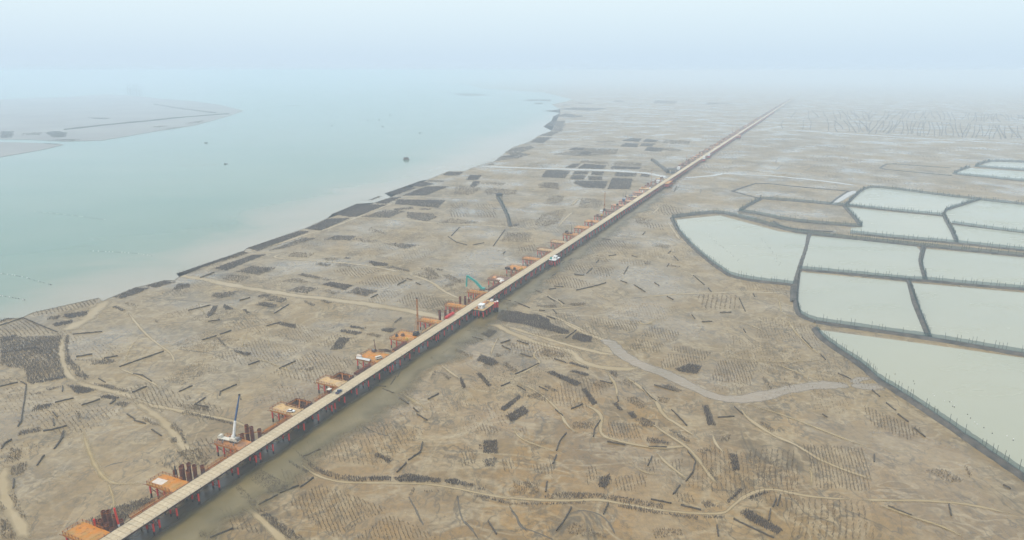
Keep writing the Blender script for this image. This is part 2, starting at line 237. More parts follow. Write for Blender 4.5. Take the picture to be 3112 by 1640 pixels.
(0.50,0,'patchy oblong oyster bed left of the trestle, beside the pale tarp',[(-261.7,309.3),(-269.1,324.3),(-261.6,324.3),(-254.9,312.2)]),
(0.50,0,'patchy squarish oyster bed left of the trestle, beside the pale tarp',[(-251.5,299.4),(-255.7,306.4),(-250.9,312.2),(-244.9,302.2),(-246.7,298.1)]),
(0.50,0,'patchy long narrow oyster bed, second out left of the trestle, by the lowest platform',[(-239.9,281.9),(-237.5,283.8),(-218.0,263.8),(-220.7,263.8)]),
(0.50,0,'patchy long narrow oyster bed, outermost out left of the trestle, by the lowest platform',[(-233.8,268.3),(-241.4,278.8),(-232.7,271.7),(-231.6,268.3)]),
(0.50,0,'patchy long narrow oyster bed, nearest out left of the trestle, by the lowest platform',[(-220.8,250.2),(-232.1,266.0),(-224.9,262.7),(-213.4,250.2)]),
(0.50,0,'patchy oblong oyster bed, nearest out left of the trestle, by the mobile crane',[(-177.3,319.7),(-172.7,325.9),(-161.5,313.7),(-156.3,316.6),(-156.6,307.8),(-160.9,305.0)]),
(0.50,0,'patchy oblong oyster bed, second out left of the trestle, by the mobile crane',[(-171.4,321.2),(-168.5,325.9),(-158.3,313.7),(-161.7,312.2)]),
(0.50,0,'patchy long narrow oyster bed, nearest out left of the trestle, by the white car',[(-204.6,371.8),(-201.8,375.8),(-181.8,370.8),(-177.1,364.1)]),
(0.50,0,'patchy long narrow oyster bed, nearest out left of the trestle, by the mobile crane',[(-216.3,356.6),(-215.5,360.3),(-201.0,349.3),(-202.7,347.6)]),
(0.50,0,'patchy oblong oyster bed, outermost out left of the trestle, by the mobile crane',[(-194.8,345.8),(-194.7,352.9),(-183.6,342.3),(-186.3,340.6)]),
(0.85,0,'dense dark oblong oyster bed, nearest out left of the trestle, by the muddy platform',[(-132.1,458.9),(-131.7,483.5),(-122.1,480.9),(-123.4,459.7)]),
(0.85,0,'dense dark oblong oyster bed, third out left of the trestle, by the muddy platform',[(-129.0,504.0),(-128.4,508.7),(-114.1,503.1),(-115.5,498.5)]),
(0.85,0,'dense dark oblong oyster bed, second out left of the trestle, by the muddy platform',[(-133.6,494.0),(-132.9,499.5),(-114.6,494.0),(-118.3,487.0)]),
(0.85,0,'dense dark long narrow oyster bed left of the trestle, beside the tall rig',[(-95.5,513.5),(-91.5,527.2),(-89.8,525.2),(-93.3,512.5)]),
(0.85,0,'dense dark squarish oyster bed, nearest out left of the trestle, by the tall rig',[(-103.9,496.7),(-99.1,503.1),(-89.5,501.3),(-93.3,492.3)]),
(0.85,0,'dense dark long narrow oyster bed, nearest out right of the trestle, by the white van',[(-34.9,411.9),(-32.8,413.2),(-28.9,396.9),(-31.8,395.6)]),
(0.85,0,'dense dark long narrow oyster bed, second out right of the trestle, by the white van',[(-24.1,418.4),(-20.2,419.1),(-12.8,400.5),(-14.9,397.5)]),
(0.50,0,'patchy oblong oyster bed, nearest out left of the trestle, by the muddy platform',[(-113.6,489.6),(-107.6,492.3),(-97.4,486.1),(-100.5,481.8)]),
(0.50,0,'patchy long narrow oyster bed, nearest out right of the trestle, by the muddy platform',[(-60.7,449.6),(-56.7,446.6),(-49.0,435.0),(-52.9,433.6)]),
(0.50,0,'patchy long narrow oyster bed, outermost out right of the trestle, by the muddy platform',[(-51.6,449.6),(-45.0,463.6),(-43.6,462.0),(-49.7,448.1)]),
(0.50,0,'patchy oblong oyster bed, second out right of the trestle, by the white van',[(-47.3,418.4),(-45.7,419.8),(-38.9,413.2),(-41.8,408.0)]),
(0.50,0,'patchy oblong oyster bed, nearest out right of the trestle, by the white van',[(-53.8,415.8),(-52.8,422.5),(-49.4,422.5),(-51.0,415.8)]),
(0.50,0,'patchy squarish oyster bed left of the trestle, beside the white van',[(-145.8,423.8),(-138.3,428.0),(-133.5,429.3),(-133.9,422.5)]),
(0.92,0,'dense dark oblong oyster bed right of the trestle, beside the white hut',[(-13.9,522.6),(-9.4,544.2),(5.6,541.0),(12.6,534.8),(21.7,534.8),(30.3,522.6),(31.7,511.0),(44.2,498.0),(44.9,490.8),(38.9,489.1),(26.3,498.0),(8.0,511.0),(-6.9,516.8)]),
(0.92,0,'dense dark squarish oyster bed right of the trestle, beside the white hut',[(44.1,480.4),(49.1,493.5),(61.2,485.6),(59.7,472.9),(51.7,473.7)]),
(0.92,0,'dense dark squarish oyster bed right of the trestle, beside the muddy platform',[(-25.6,441.0),(-22.4,450.0),(-13.2,444.0),(-8.3,435.3),(-14.6,430.3)]),
(0.92,0,'dense dark long narrow oyster bed right of the trestle, beside the tall rig',[(38.0,435.3),(41.1,437.4),(52.5,428.2),(51.6,424.8)]),
(0.92,0,'dense dark oblong oyster bed right of the trestle, beside the muddy platform',[(38.7,421.4),(40.6,424.1),(51.9,417.4),(49.8,414.1)]),
(0.92,0,'dense dark squarish oyster bed, nearest out right of the trestle, by the tall rig',[(-24.2,489.1),(-18.0,499.8),(-10.9,495.3),(-17.4,481.3)]),
(0.50,0,'patchy squarish oyster bed, nearest out right of the trestle, by the tall rig',[(-37.0,496.2),(-31.1,508.2),(-22.1,502.6),(-28.1,490.8)]),
(0.50,0,'patchy oblong oyster bed, outermost out right of the trestle, by the green excavator',[(19.5,551.7),(20.4,557.2),(38.7,558.3),(38.9,549.6)]),
(0.50,0,'patchy oblong oyster bed, nearest out right of the trestle, by the muddy platform',[(-42.9,456.1),(-40.8,460.8),(-27.3,450.0),(-28.7,444.0)]),
(0.50,0,'patchy squarish oyster bed right of the trestle, beside the muddy platform',[(-13.3,445.5),(-11.0,453.0),(-5.5,450.0),(-9.1,445.5)]),
(0.50,0,'patchy squarish oyster bed, second out right of the trestle, by the tall rig',[(-6.4,468.8),(-3.3,473.7),(4.3,470.4),(3.0,464.0)]),
(0.50,0,'patchy squarish oyster bed, outermost out right of the trestle, by the tall rig',[(19.2,450.0),(23.4,462.4),(39.3,451.5),(36.4,445.5),(25.0,445.5)]),
(0.50,0,'patchy oblong oyster bed, second out right of the trestle, by the muddy platform',[(-6.5,432.4),(-3.6,436.7),(3.9,424.1),(1.0,417.4)]),
(0.50,0,'patchy oblong oyster bed, nearest out right of the trestle, by the green excavator',[(-12.0,565.1),(-6.8,567.4),(5.8,558.3),(4.2,551.7),(-7.4,556.1)]),
(0.50,0,'patchy oblong oyster bed, outermost out right of the trestle, by the white van',[(-24.4,418.7),(-21.1,420.1),(-18.0,412.2),(-21.3,411.1)]),
(0.90,0,'dense dark long narrow oyster bed, nearest out right of the trestle, by the muddy platform',[(22.0,421.2),(27.6,422.5),(45.7,403.6),(41.0,398.7)]),
(0.90,0,'dense dark long narrow oyster bed, outermost out right of the trestle, by the white van',[(43.8,395.2),(47.1,396.4),(52.3,375.1),(48.5,372.3)]),
(0.90,0,'dense dark long narrow oyster bed, third out right of the trestle, by the white van',[(-8.0,368.8),(4.0,387.2),(6.5,384.9),(-4.5,364.7)]),
(0.90,0,'dense dark oblong oyster bed, nearest out right of the trestle, by the white van',[(-4.0,359.7),(6.8,373.0),(10.6,364.7),(-0.1,351.9)]),
(0.90,0,'dense dark oblong oyster bed, second out right of the trestle, by the white van',[(61.0,376.2),(64.2,377.2),(66.0,366.7),(63.6,366.7)]),
(0.90,0,'dense dark oblong oyster bed, third out right of the trestle, by the white van',[(68.1,364.7),(72.2,365.7),(72.8,357.7),(69.7,356.7)]),
(0.90,0,'dense dark long narrow oyster bed, outermost out right of the trestle, by the muddy platform',[(114.8,373.0),(118.5,374.0),(116.3,349.0),(111.4,348.1)]),
(0.90,0,'dense dark oblong oyster bed, outermost out right of the trestle, by the white van',[(114.2,320.1),(118.4,318.5),(115.6,303.0),(111.3,302.3)]),
(0.90,0,'dense dark squarish oyster bed, outermost out right of the trestle, by the tall rig',[(110.6,426.5),(122.7,434.6),(130.1,430.5),(123.9,417.3),(111.6,421.2)]),
(0.90,0,'dense dark squarish oyster bed right of the trestle, beside the blue pickup',[(-15.9,332.7),(-7.8,332.7),(-7.1,318.5),(-15.4,319.3)]),
(0.90,0,'dense dark oblong oyster bed right of the trestle, beside the blue pickup',[(-17.8,328.4),(-16.3,330.1),(-16.0,323.4),(-17.4,323.4)]),
(0.90,0,'dense dark oblong oyster bed, fourth out right of the trestle, by the white car',[(41.8,291.6),(43.3,297.2),(49.4,300.1),(49.1,294.4),(45.3,287.4),(41.9,288.8)]),
(0.90,0,'dense dark long narrow oyster bed, nearest out right of the trestle, by the blue pickup',[(99.5,276.9),(110.1,288.1),(112.6,287.4),(101.5,275.7)]),
(0.90,0,'dense dark long narrow oyster bed, outermost out right of the trestle, by the blue pickup',[(110.4,279.5),(121.3,286.1),(123.0,284.1),(112.3,278.2)]),
(0.90,0,'dense dark oblong oyster bed, outermost out right of the trestle, by the white car',[(103.7,268.2),(108.1,272.5),(119.9,256.6),(115.9,252.7),(105.9,263.5)]),
(0.60,0,'dark ragged oblong oyster bed, nearest out right of the trestle, by the white van',[(19.9,398.7),(23.2,401.1),(30.0,391.7),(26.8,390.6)]),
(0.60,0,'dark ragged oblong oyster bed, nearest out right of the trestle, by the muddy platform',[(63.8,423.8),(70.8,422.5),(70.2,410.9),(67.2,412.2)]),
(0.60,0,'dark ragged squarish oyster bed right of the trestle, beside the white van',[(70.5,355.7),(75.8,358.7),(82.9,350.9),(81.0,346.2),(73.9,348.1)]),
(0.60,0,'dark ragged oblong oyster bed, outermost out right of the trestle, by the white van',[(73.8,335.3),(76.3,336.2),(86.7,330.1),(83.5,327.6),(73.1,329.3)]),
(0.60,0,'dark ragged long narrow oyster bed right of the trestle, beside the white van',[(87.1,344.4),(90.9,344.4),(97.9,331.9),(94.6,329.3)]),
(0.60,0,'dark ragged oblong oyster bed, outermost out right of the trestle, by the muddy platform',[(93.9,399.9),(100.8,402.3),(108.1,392.9),(103.4,390.6)]),
(0.60,0,'dark ragged squarish oyster bed right of the trestle, beside the white car',[(-15.6,313.7),(-7.9,315.3),(-8.1,306.0),(-14.4,306.8)]),
(0.60,0,'dark ragged long narrow oyster bed, second out right of the trestle, by the white car',[(14.7,279.5),(16.4,282.8),(26.0,284.8),(40.9,284.1),(53.8,280.8),(71.3,275.0),(69.7,271.3),(53.0,275.7),(41.9,279.8),(25.5,278.9)]),
(0.60,0,'dark ragged long narrow oyster bed, nearest out right of the trestle, by the white car',[(-18.1,281.4),(-14.3,282.8),(-0.9,276.9),(14.5,276.3),(34.7,277.6),(34.4,275.0),(12.9,274.4),(-2.4,274.4)]),
(0.60,0,'dark ragged long narrow oyster bed, outermost out right of the trestle, by the white car',[(48.0,273.1),(51.4,275.7),(70.7,268.8),(85.3,267.0),(83.6,263.5),(63.1,268.2)]),
(0.60,0,'dark ragged oblong oyster bed, outermost out right of the trestle, by the white car',[(85.9,266.4),(96.6,267.0),(95.7,264.1),(86.8,264.1)]),
(0.60,0,'dark ragged squarish oyster bed right of the trestle, beside the blue pickup',[(87.9,276.9),(92.2,278.2),(96.1,273.1),(88.9,271.9)]),
(0.35,0,'sparse squarish oyster bed, second out right of the trestle, by the muddy platform',[(66.3,406.0),(74.4,409.7),(82.6,407.2),(74.7,398.7)]),
(0.35,0,'sparse squarish oyster bed, nearest out right of the trestle, by the muddy platform',[(51.1,404.8),(57.7,406.0),(65.2,398.7),(54.4,396.4)]),
(0.35,0,'sparse oblong oyster bed right of the trestle, beside the mobile crane',[(24.0,258.8),(27.2,262.3),(41.4,252.2),(40.4,250.2),(24.3,253.2)]),
(0.35,0,'sparse oblong oyster bed right of the trestle, beside the white car',[(62.5,257.7),(75.6,257.7),(75.2,253.2),(61.0,250.2)]),
(0.35,0,'sparse squarish oyster bed right of the trestle, beside the white car',[(-0.1,294.4),(13.6,293.0),(13.2,282.1),(0.7,283.4)]),
(0.35,0,'sparse squarish oyster bed, second out right of the trestle, by the white van',[(33.0,351.9),(38.8,353.8),(49.3,353.8),(45.4,344.4),(35.1,344.4)]),
(0.35,0,'sparse squarish oyster bed, nearest out right of the trestle, by the white van',[(7.0,384.9),(16.5,391.7),(25.4,384.9),(19.0,378.3)]),
(0.35,0,'sparse squarish oyster bed, outermost out right of the trestle, by the muddy platform',[(89.8,384.9),(98.5,382.7),(94.6,374.0),(89.1,376.2)]),
(0.35,0,'sparse squarish oyster bed, third out right of the trestle, by the muddy platform',[(68.0,382.7),(76.5,384.9),(83.6,374.0),(76.5,367.7)]),
(0.35,0,'sparse squarish oyster bed, third out right of the trestle, by the white van',[(113.3,335.3),(121.7,338.9),(120.4,331.9),(114.5,330.1)]),
(0.35,0,'sparse oblong oyster bed right of the trestle, beside the white van',[(96.3,321.8),(103.3,325.1),(109.4,321.8),(101.5,318.5)]),
(0.35,0,'sparse oblong oyster bed right of the trestle, beside the blue pickup',[(98.6,304.5),(102.1,305.3),(102.3,294.4),(99.5,293.0)]),
(0.42,1,'thinly rowed squarish oyster bed, nearest out right of the trestle, by the white van',[(55.0,353.8),(72.4,350.0),(71.3,333.6),(52.5,335.3)]),
(0.42,1,'thinly rowed squarish oyster bed, outermost out right of the trestle, by the white car',[(9.2,309.1),(22.7,309.1),(20.4,297.2),(10.7,301.6)]),
(0.42,1,'thinly rowed oblong oyster bed, nearest out right of the trestle, by the blue pickup',[(37.7,306.0),(41.4,309.1),(44.2,304.5),(42.5,297.2),(35.9,288.8)]),
(0.42,1,'thinly rowed squarish oyster bed, nearest out right of the trestle, by the white car',[(-6.2,315.3),(1.6,312.2),(-0.1,301.6),(-5.1,303.0)]),
(0.42,1,'thinly rowed oblong oyster bed right of the trestle, beside the white car',[(-27.5,325.1),(-23.2,326.7),(-18.3,316.9),(-18.8,309.1),(-26.2,306.0)]),
(0.42,1,'thinly rowed squarish oyster bed, third out right of the trestle, by the tall rig',[(129.1,408.5),(143.7,440.2),(171.5,437.4),(153.2,399.9)]),
(0.42,1,'thinly rowed squarish oyster bed, fourth out right of the trestle, by the blue pickup',[(61.8,300.1),(67.6,300.1),(65.5,288.8),(60.1,290.2)]),
(0.42,1,'thinly rowed squarish oyster bed, fifth out right of the trestle, by the blue pickup',[(68.8,315.3),(77.9,313.7),(71.7,300.1),(67.3,303.0)]),
(0.42,1,'thinly rowed oblong oyster bed, outermost out right of the trestle, by the blue pickup',[(83.1,313.7),(89.9,313.7),(84.5,301.6),(81.0,304.5)]),
(0.42,1,'thinly rowed squarish oyster bed, outermost out right of the trestle, by the blue pickup',[(78.1,284.8),(85.7,283.4),(86.8,275.7),(77.9,276.9)]),
(0.30,1,'thinly rowed squarish oyster bed, third out right of the trestle, by the blue pickup',[(49.7,295.8),(61.0,300.1),(59.2,284.8),(49.9,286.1)]),
(0.30,1,'thinly rowed squarish oyster bed, nearest out right of the trestle, by the blue pickup',[(-21.5,344.4),(-17.1,350.9),(-5.7,344.4),(-10.2,338.9)]),
(0.30,1,'thinly rowed squarish oyster bed, second out right of the trestle, by the blue pickup',[(2.6,344.4),(7.4,348.1),(10.0,342.5),(6.2,337.1)]),
(0.30,1,'thinly rowed squarish oyster bed, second out right of the trestle, by the tall rig',[(101.1,434.6),(112.0,453.3),(137.5,443.1),(128.4,434.6),(111.2,429.2),(101.6,426.5)]),
(0.30,1,'thinly rowed squarish oyster bed right of the trestle, beside the white hut',[(83.7,460.9),(93.0,479.9),(114.5,470.2),(104.6,451.8)]),
(0.30,1,'thinly rowed oblong oyster bed right of the trestle, beside the white hut',[(113.0,457.8),(120.2,468.6),(143.9,453.3),(136.0,441.6)]),
(0.30,1,'thinly rowed squarish oyster bed, nearest out right of the trestle, by the green excavator',[(69.9,504.1),(79.0,522.7),(106.4,518.9),(94.1,493.5)]),
(0.30,1,'thinly rowed squarish oyster bed, outermost out right of the trestle, by the green excavator',[(96.7,486.6),(109.6,507.7),(131.0,493.5),(122.6,473.4)]),
(0.42,2,'straight rowed squarish oyster bed right of the trestle, beside the white van',[(125.1,324.3),(151.8,322.8),(139.8,288.8),(119.6,291.4)]),
(0.42,2,'straight rowed squarish oyster bed right of the trestle, beside the blue pickup',[(130.2,280.7),(165.0,277.4),(157.6,250.2),(119.5,250.2)]),
(0.26,1,'thinly rowed squarish oyster bed, outermost out right of the trestle, by the white van',[(156.9,329.1),(188.2,324.3),(179.2,296.7),(171.7,285.0),(147.5,287.6)]),
(0.26,1,'thinly rowed squarish oyster bed, outermost out right of the trestle, by the tall rig',[(211.7,375.8),(222.2,358.4),(232.8,344.1),(217.5,332.3),(204.9,349.3)]),
(0.50,0,'patchy long narrow oyster bed, nearest out right of the trestle, by the tall rig',[(164.4,413.1),(166.5,413.1),(166.4,394.8),(163.9,394.8)]),
(0.50,0,'patchy oblong oyster bed, outermost out right of the trestle, by the muddy platform',[(141.6,352.9),(145.2,352.9),(148.4,342.3),(145.1,340.6)]),
(0.50,0,'patchy long narrow oyster bed right of the trestle, beside the white van',[(231.3,307.8),(232.8,307.1),(229.3,298.1),(226.9,296.7)]),
(0.50,0,'patchy long narrow oyster bed, outermost out right of the trestle, by the tall rig',[(177.9,410.7),(179.9,410.7),(178.6,397.0),(176.6,397.0)]),
(0.22,0,'sparse squarish oyster bed, outermost out right of the trestle, by the white van',[(208.5,303.6),(219.6,305.0),(223.7,294.1),(213.6,291.4)]),
(0.40,1,'thinly rowed squarish oyster bed right of the trestle, beside the mobile crane',[(-104.8,276.6),(-94.1,292.1),(-78.3,283.6),(-56.7,271.7),(-67.0,261.5),(-75.6,250.2),(-89.2,261.5)]),
(0.40,1,'thinly rowed oblong oyster bed, outermost out right of the trestle, by the mobile crane',[(-69.6,250.2),(-56.1,267.9),(-40.4,258.8),(-31.0,250.2)]),
(0.40,1,'thinly rowed oblong oyster bed right of the trestle, beside the pale tarp',[(-135.1,271.7),(-128.6,274.6),(-116.1,261.5),(-105.7,252.8),(-123.7,256.2)]),
(0.40,1,'thinly rowed oblong oyster bed, nearest out right of the trestle, by the mobile crane',[(-118.1,304.4),(-112.6,303.2),(-98.7,295.3),(-104.7,289.9),(-114.5,295.3)]),
(0.60,0,'dark ragged oblong oyster bed, nearest out right of the trestle, by the mobile crane',[(-131.6,295.3),(-127.2,304.4),(-108.7,291.0),(-108.0,284.7),(-116.2,283.6)]),
(0.60,0,'dark ragged long narrow oyster bed, nearest out right of the trestle, by the pale tarp',[(-137.9,295.3),(-118.6,276.6),(-119.2,271.7),(-129.1,280.6)]),
(0.60,0,'dark ragged long narrow oyster bed, outermost out right of the trestle, by the pale tarp',[(-119.2,271.7),(-114.2,270.8),(-100.1,259.7),(-88.8,250.2),(-97.1,250.2),(-108.3,260.6)]),
(0.60,0,'dark ragged long narrow oyster bed, second out right of the trestle, by the mobile crane',[(-105.2,311.4),(-97.7,305.5),(-86.5,299.8),(-72.0,297.5),(-71.1,293.1),(-85.8,294.2),(-97.7,300.9),(-105.5,307.9)]),
(0.60,0,'dark ragged oblong oyster bed, nearest out right of the trestle, by the white car',[(-18.1,288.8),(-13.2,288.8),(-12.5,285.7),(-17.4,286.7)]),
(0.60,0,'dark ragged long narrow oyster bed, outermost out right of the trestle, by the mobile crane',[(-43.3,286.7),(-34.6,285.7),(-35.1,284.7),(-42.4,284.7)]),
(0.60,0,'dark ragged oblong oyster bed, outermost out right of the trestle, by the mobile crane',[(-48.5,288.8),(-46.1,288.8),(-47.0,282.6),(-49.3,281.6)]),
(0.60,0,'dark ragged long narrow oyster bed, nearest out right of the trestle, by the mobile crane',[(-119.8,326.5),(-107.6,315.1),(-102.6,309.0),(-110.9,315.1)]),
(0.60,0,'dark ragged oblong oyster bed right of the trestle, beside the pale tarp',[(-138.7,257.1),(-131.9,254.5),(-124.6,250.2),(-135.7,250.2)]),
(0.90,0,'dense dark oblong oyster bed, nearest out right of the trestle, by the white car',[(-72.3,316.9),(-72.3,320.7),(-61.2,312.6),(-63.3,309.6)]),
(0.90,0,'dense dark long narrow oyster bed right of the trestle, beside the mobile crane',[(-116.1,310.2),(-115.3,312.0),(-101.9,302.1),(-103.5,300.9)]),
(0.90,0,'dense dark oblong oyster bed right of the trestle, beside the mobile crane',[(-71.8,298.1),(-60.0,298.1),(-59.3,293.7),(-70.7,294.2)]),
(0.90,0,'dense dark oblong oyster bed, second out right of the trestle, by the white car',[(-59.2,297.0),(-52.7,300.3),(-35.7,296.4),(-34.6,292.6),(-56.0,293.1)]),
(0.90,0,'dense dark oblong oyster bed, third out right of the trestle, by the white car',[(-33.9,294.8),(-29.3,296.4),(-18.3,291.0),(-19.4,288.8),(-32.0,291.5)]),
(0.30,1,'thinly rowed squarish oyster bed right of the trestle, beside the half-orange platform',[(86.8,782.1),(107.0,806.5),(135.5,786.9),(132.2,759.1),(99.4,745.8),(83.8,763.6)]),
(0.30,1,'thinly rowed squarish oyster bed, nearest out right of the trestle, by the second hut',[(50.5,671.1),(57.9,689.3),(76.7,674.6),(72.2,650.3)]),
(0.30,1,'thinly rowed squarish oyster bed, outermost out right of the trestle, by the second hut',[(76.0,650.3),(91.1,678.3),(104.5,667.5),(95.9,640.3)]),
(0.30,1,'thinly rowed squarish oyster bed right of the trestle, beside the second rig',[(168.3,865.5),(181.6,889.0),(202.2,877.1),(192.4,843.1)]),
(0.30,1,'thinly rowed oblong oyster bed right of the trestle, beside the second rig',[(203.6,960.3),(231.7,1027.2),(252.1,989.0),(238.8,939.8),(217.0,933.2)]),
(0.30,1,'thinly rowed squarish oyster bed left of the trestle, beside the second hut',[(5.6,763.6),(27.1,772.7),(27.0,737.2),(5.4,741.5)]),
(0.30,1,'thinly rowed squarish oyster bed right of the trestle, beside the dark platform',[(28.6,621.2),(39.5,650.3),(66.8,633.8),(78.7,615.1),(59.3,603.1)]),
(0.28,0,'sparse squarish oyster bed left of the trestle, beside the half-orange platform',[(-14.9,782.1),(-8.5,832.4),(25.4,832.4),(21.7,782.1)]),
(0.28,0,'sparse oblong oyster bed, outermost out left of the trestle, by the cluttered platforms',[(45.7,1027.2),(61.1,1094.4),(86.2,1094.4),(74.2,1011.6)]),
(0.28,0,'sparse oblong oyster bed left of the trestle, beside the second rig',[(26.7,877.1),(42.6,953.4),(81.2,989.0),(63.1,889.0),(46.5,865.5)]),
(0.28,0,'sparse oblong oyster bed, nearest out left of the trestle, by the cluttered platforms',[(95.4,989.0),(109.6,1076.8),(142.9,1059.8),(129.6,989.0)]),
(0.28,0,'sparse oblong oyster bed right of the trestle, beside the second rig',[(161.0,889.0),(173.9,933.2),(191.6,913.8),(179.3,877.1)]),
(0.28,0,'sparse squarish oyster bed right of the trestle, beside the half-orange platform',[(163.1,763.6),(171.3,782.1),(185.4,763.6),(177.4,752.4)]),
(0.50,0,'patchy squarish oyster bed, nearest out right of the trestle, by the second hut',[(138.5,696.9),(145.4,700.8),(146.6,685.6),(138.5,685.6)]),
(0.50,0,'patchy squarish oyster bed, outermost out right of the trestle, by the second hut',[(162.1,678.3),(165.8,685.6),(175.1,678.3),(170.3,674.6)]),
(0.50,0,'patchy squarish oyster bed right of the trestle, beside the green excavator',[(48.4,556.7),(51.5,563.2),(64.3,564.5),(64.4,558.0),(55.6,553.0)]),
(0.40,2,'straight rowed squarish oyster bed right of the trestle, beside the dark platform',[(165.8,582.5),(172.5,587.0),(202.7,584.8),(194.1,547.2),(161.3,545.2)]),
]
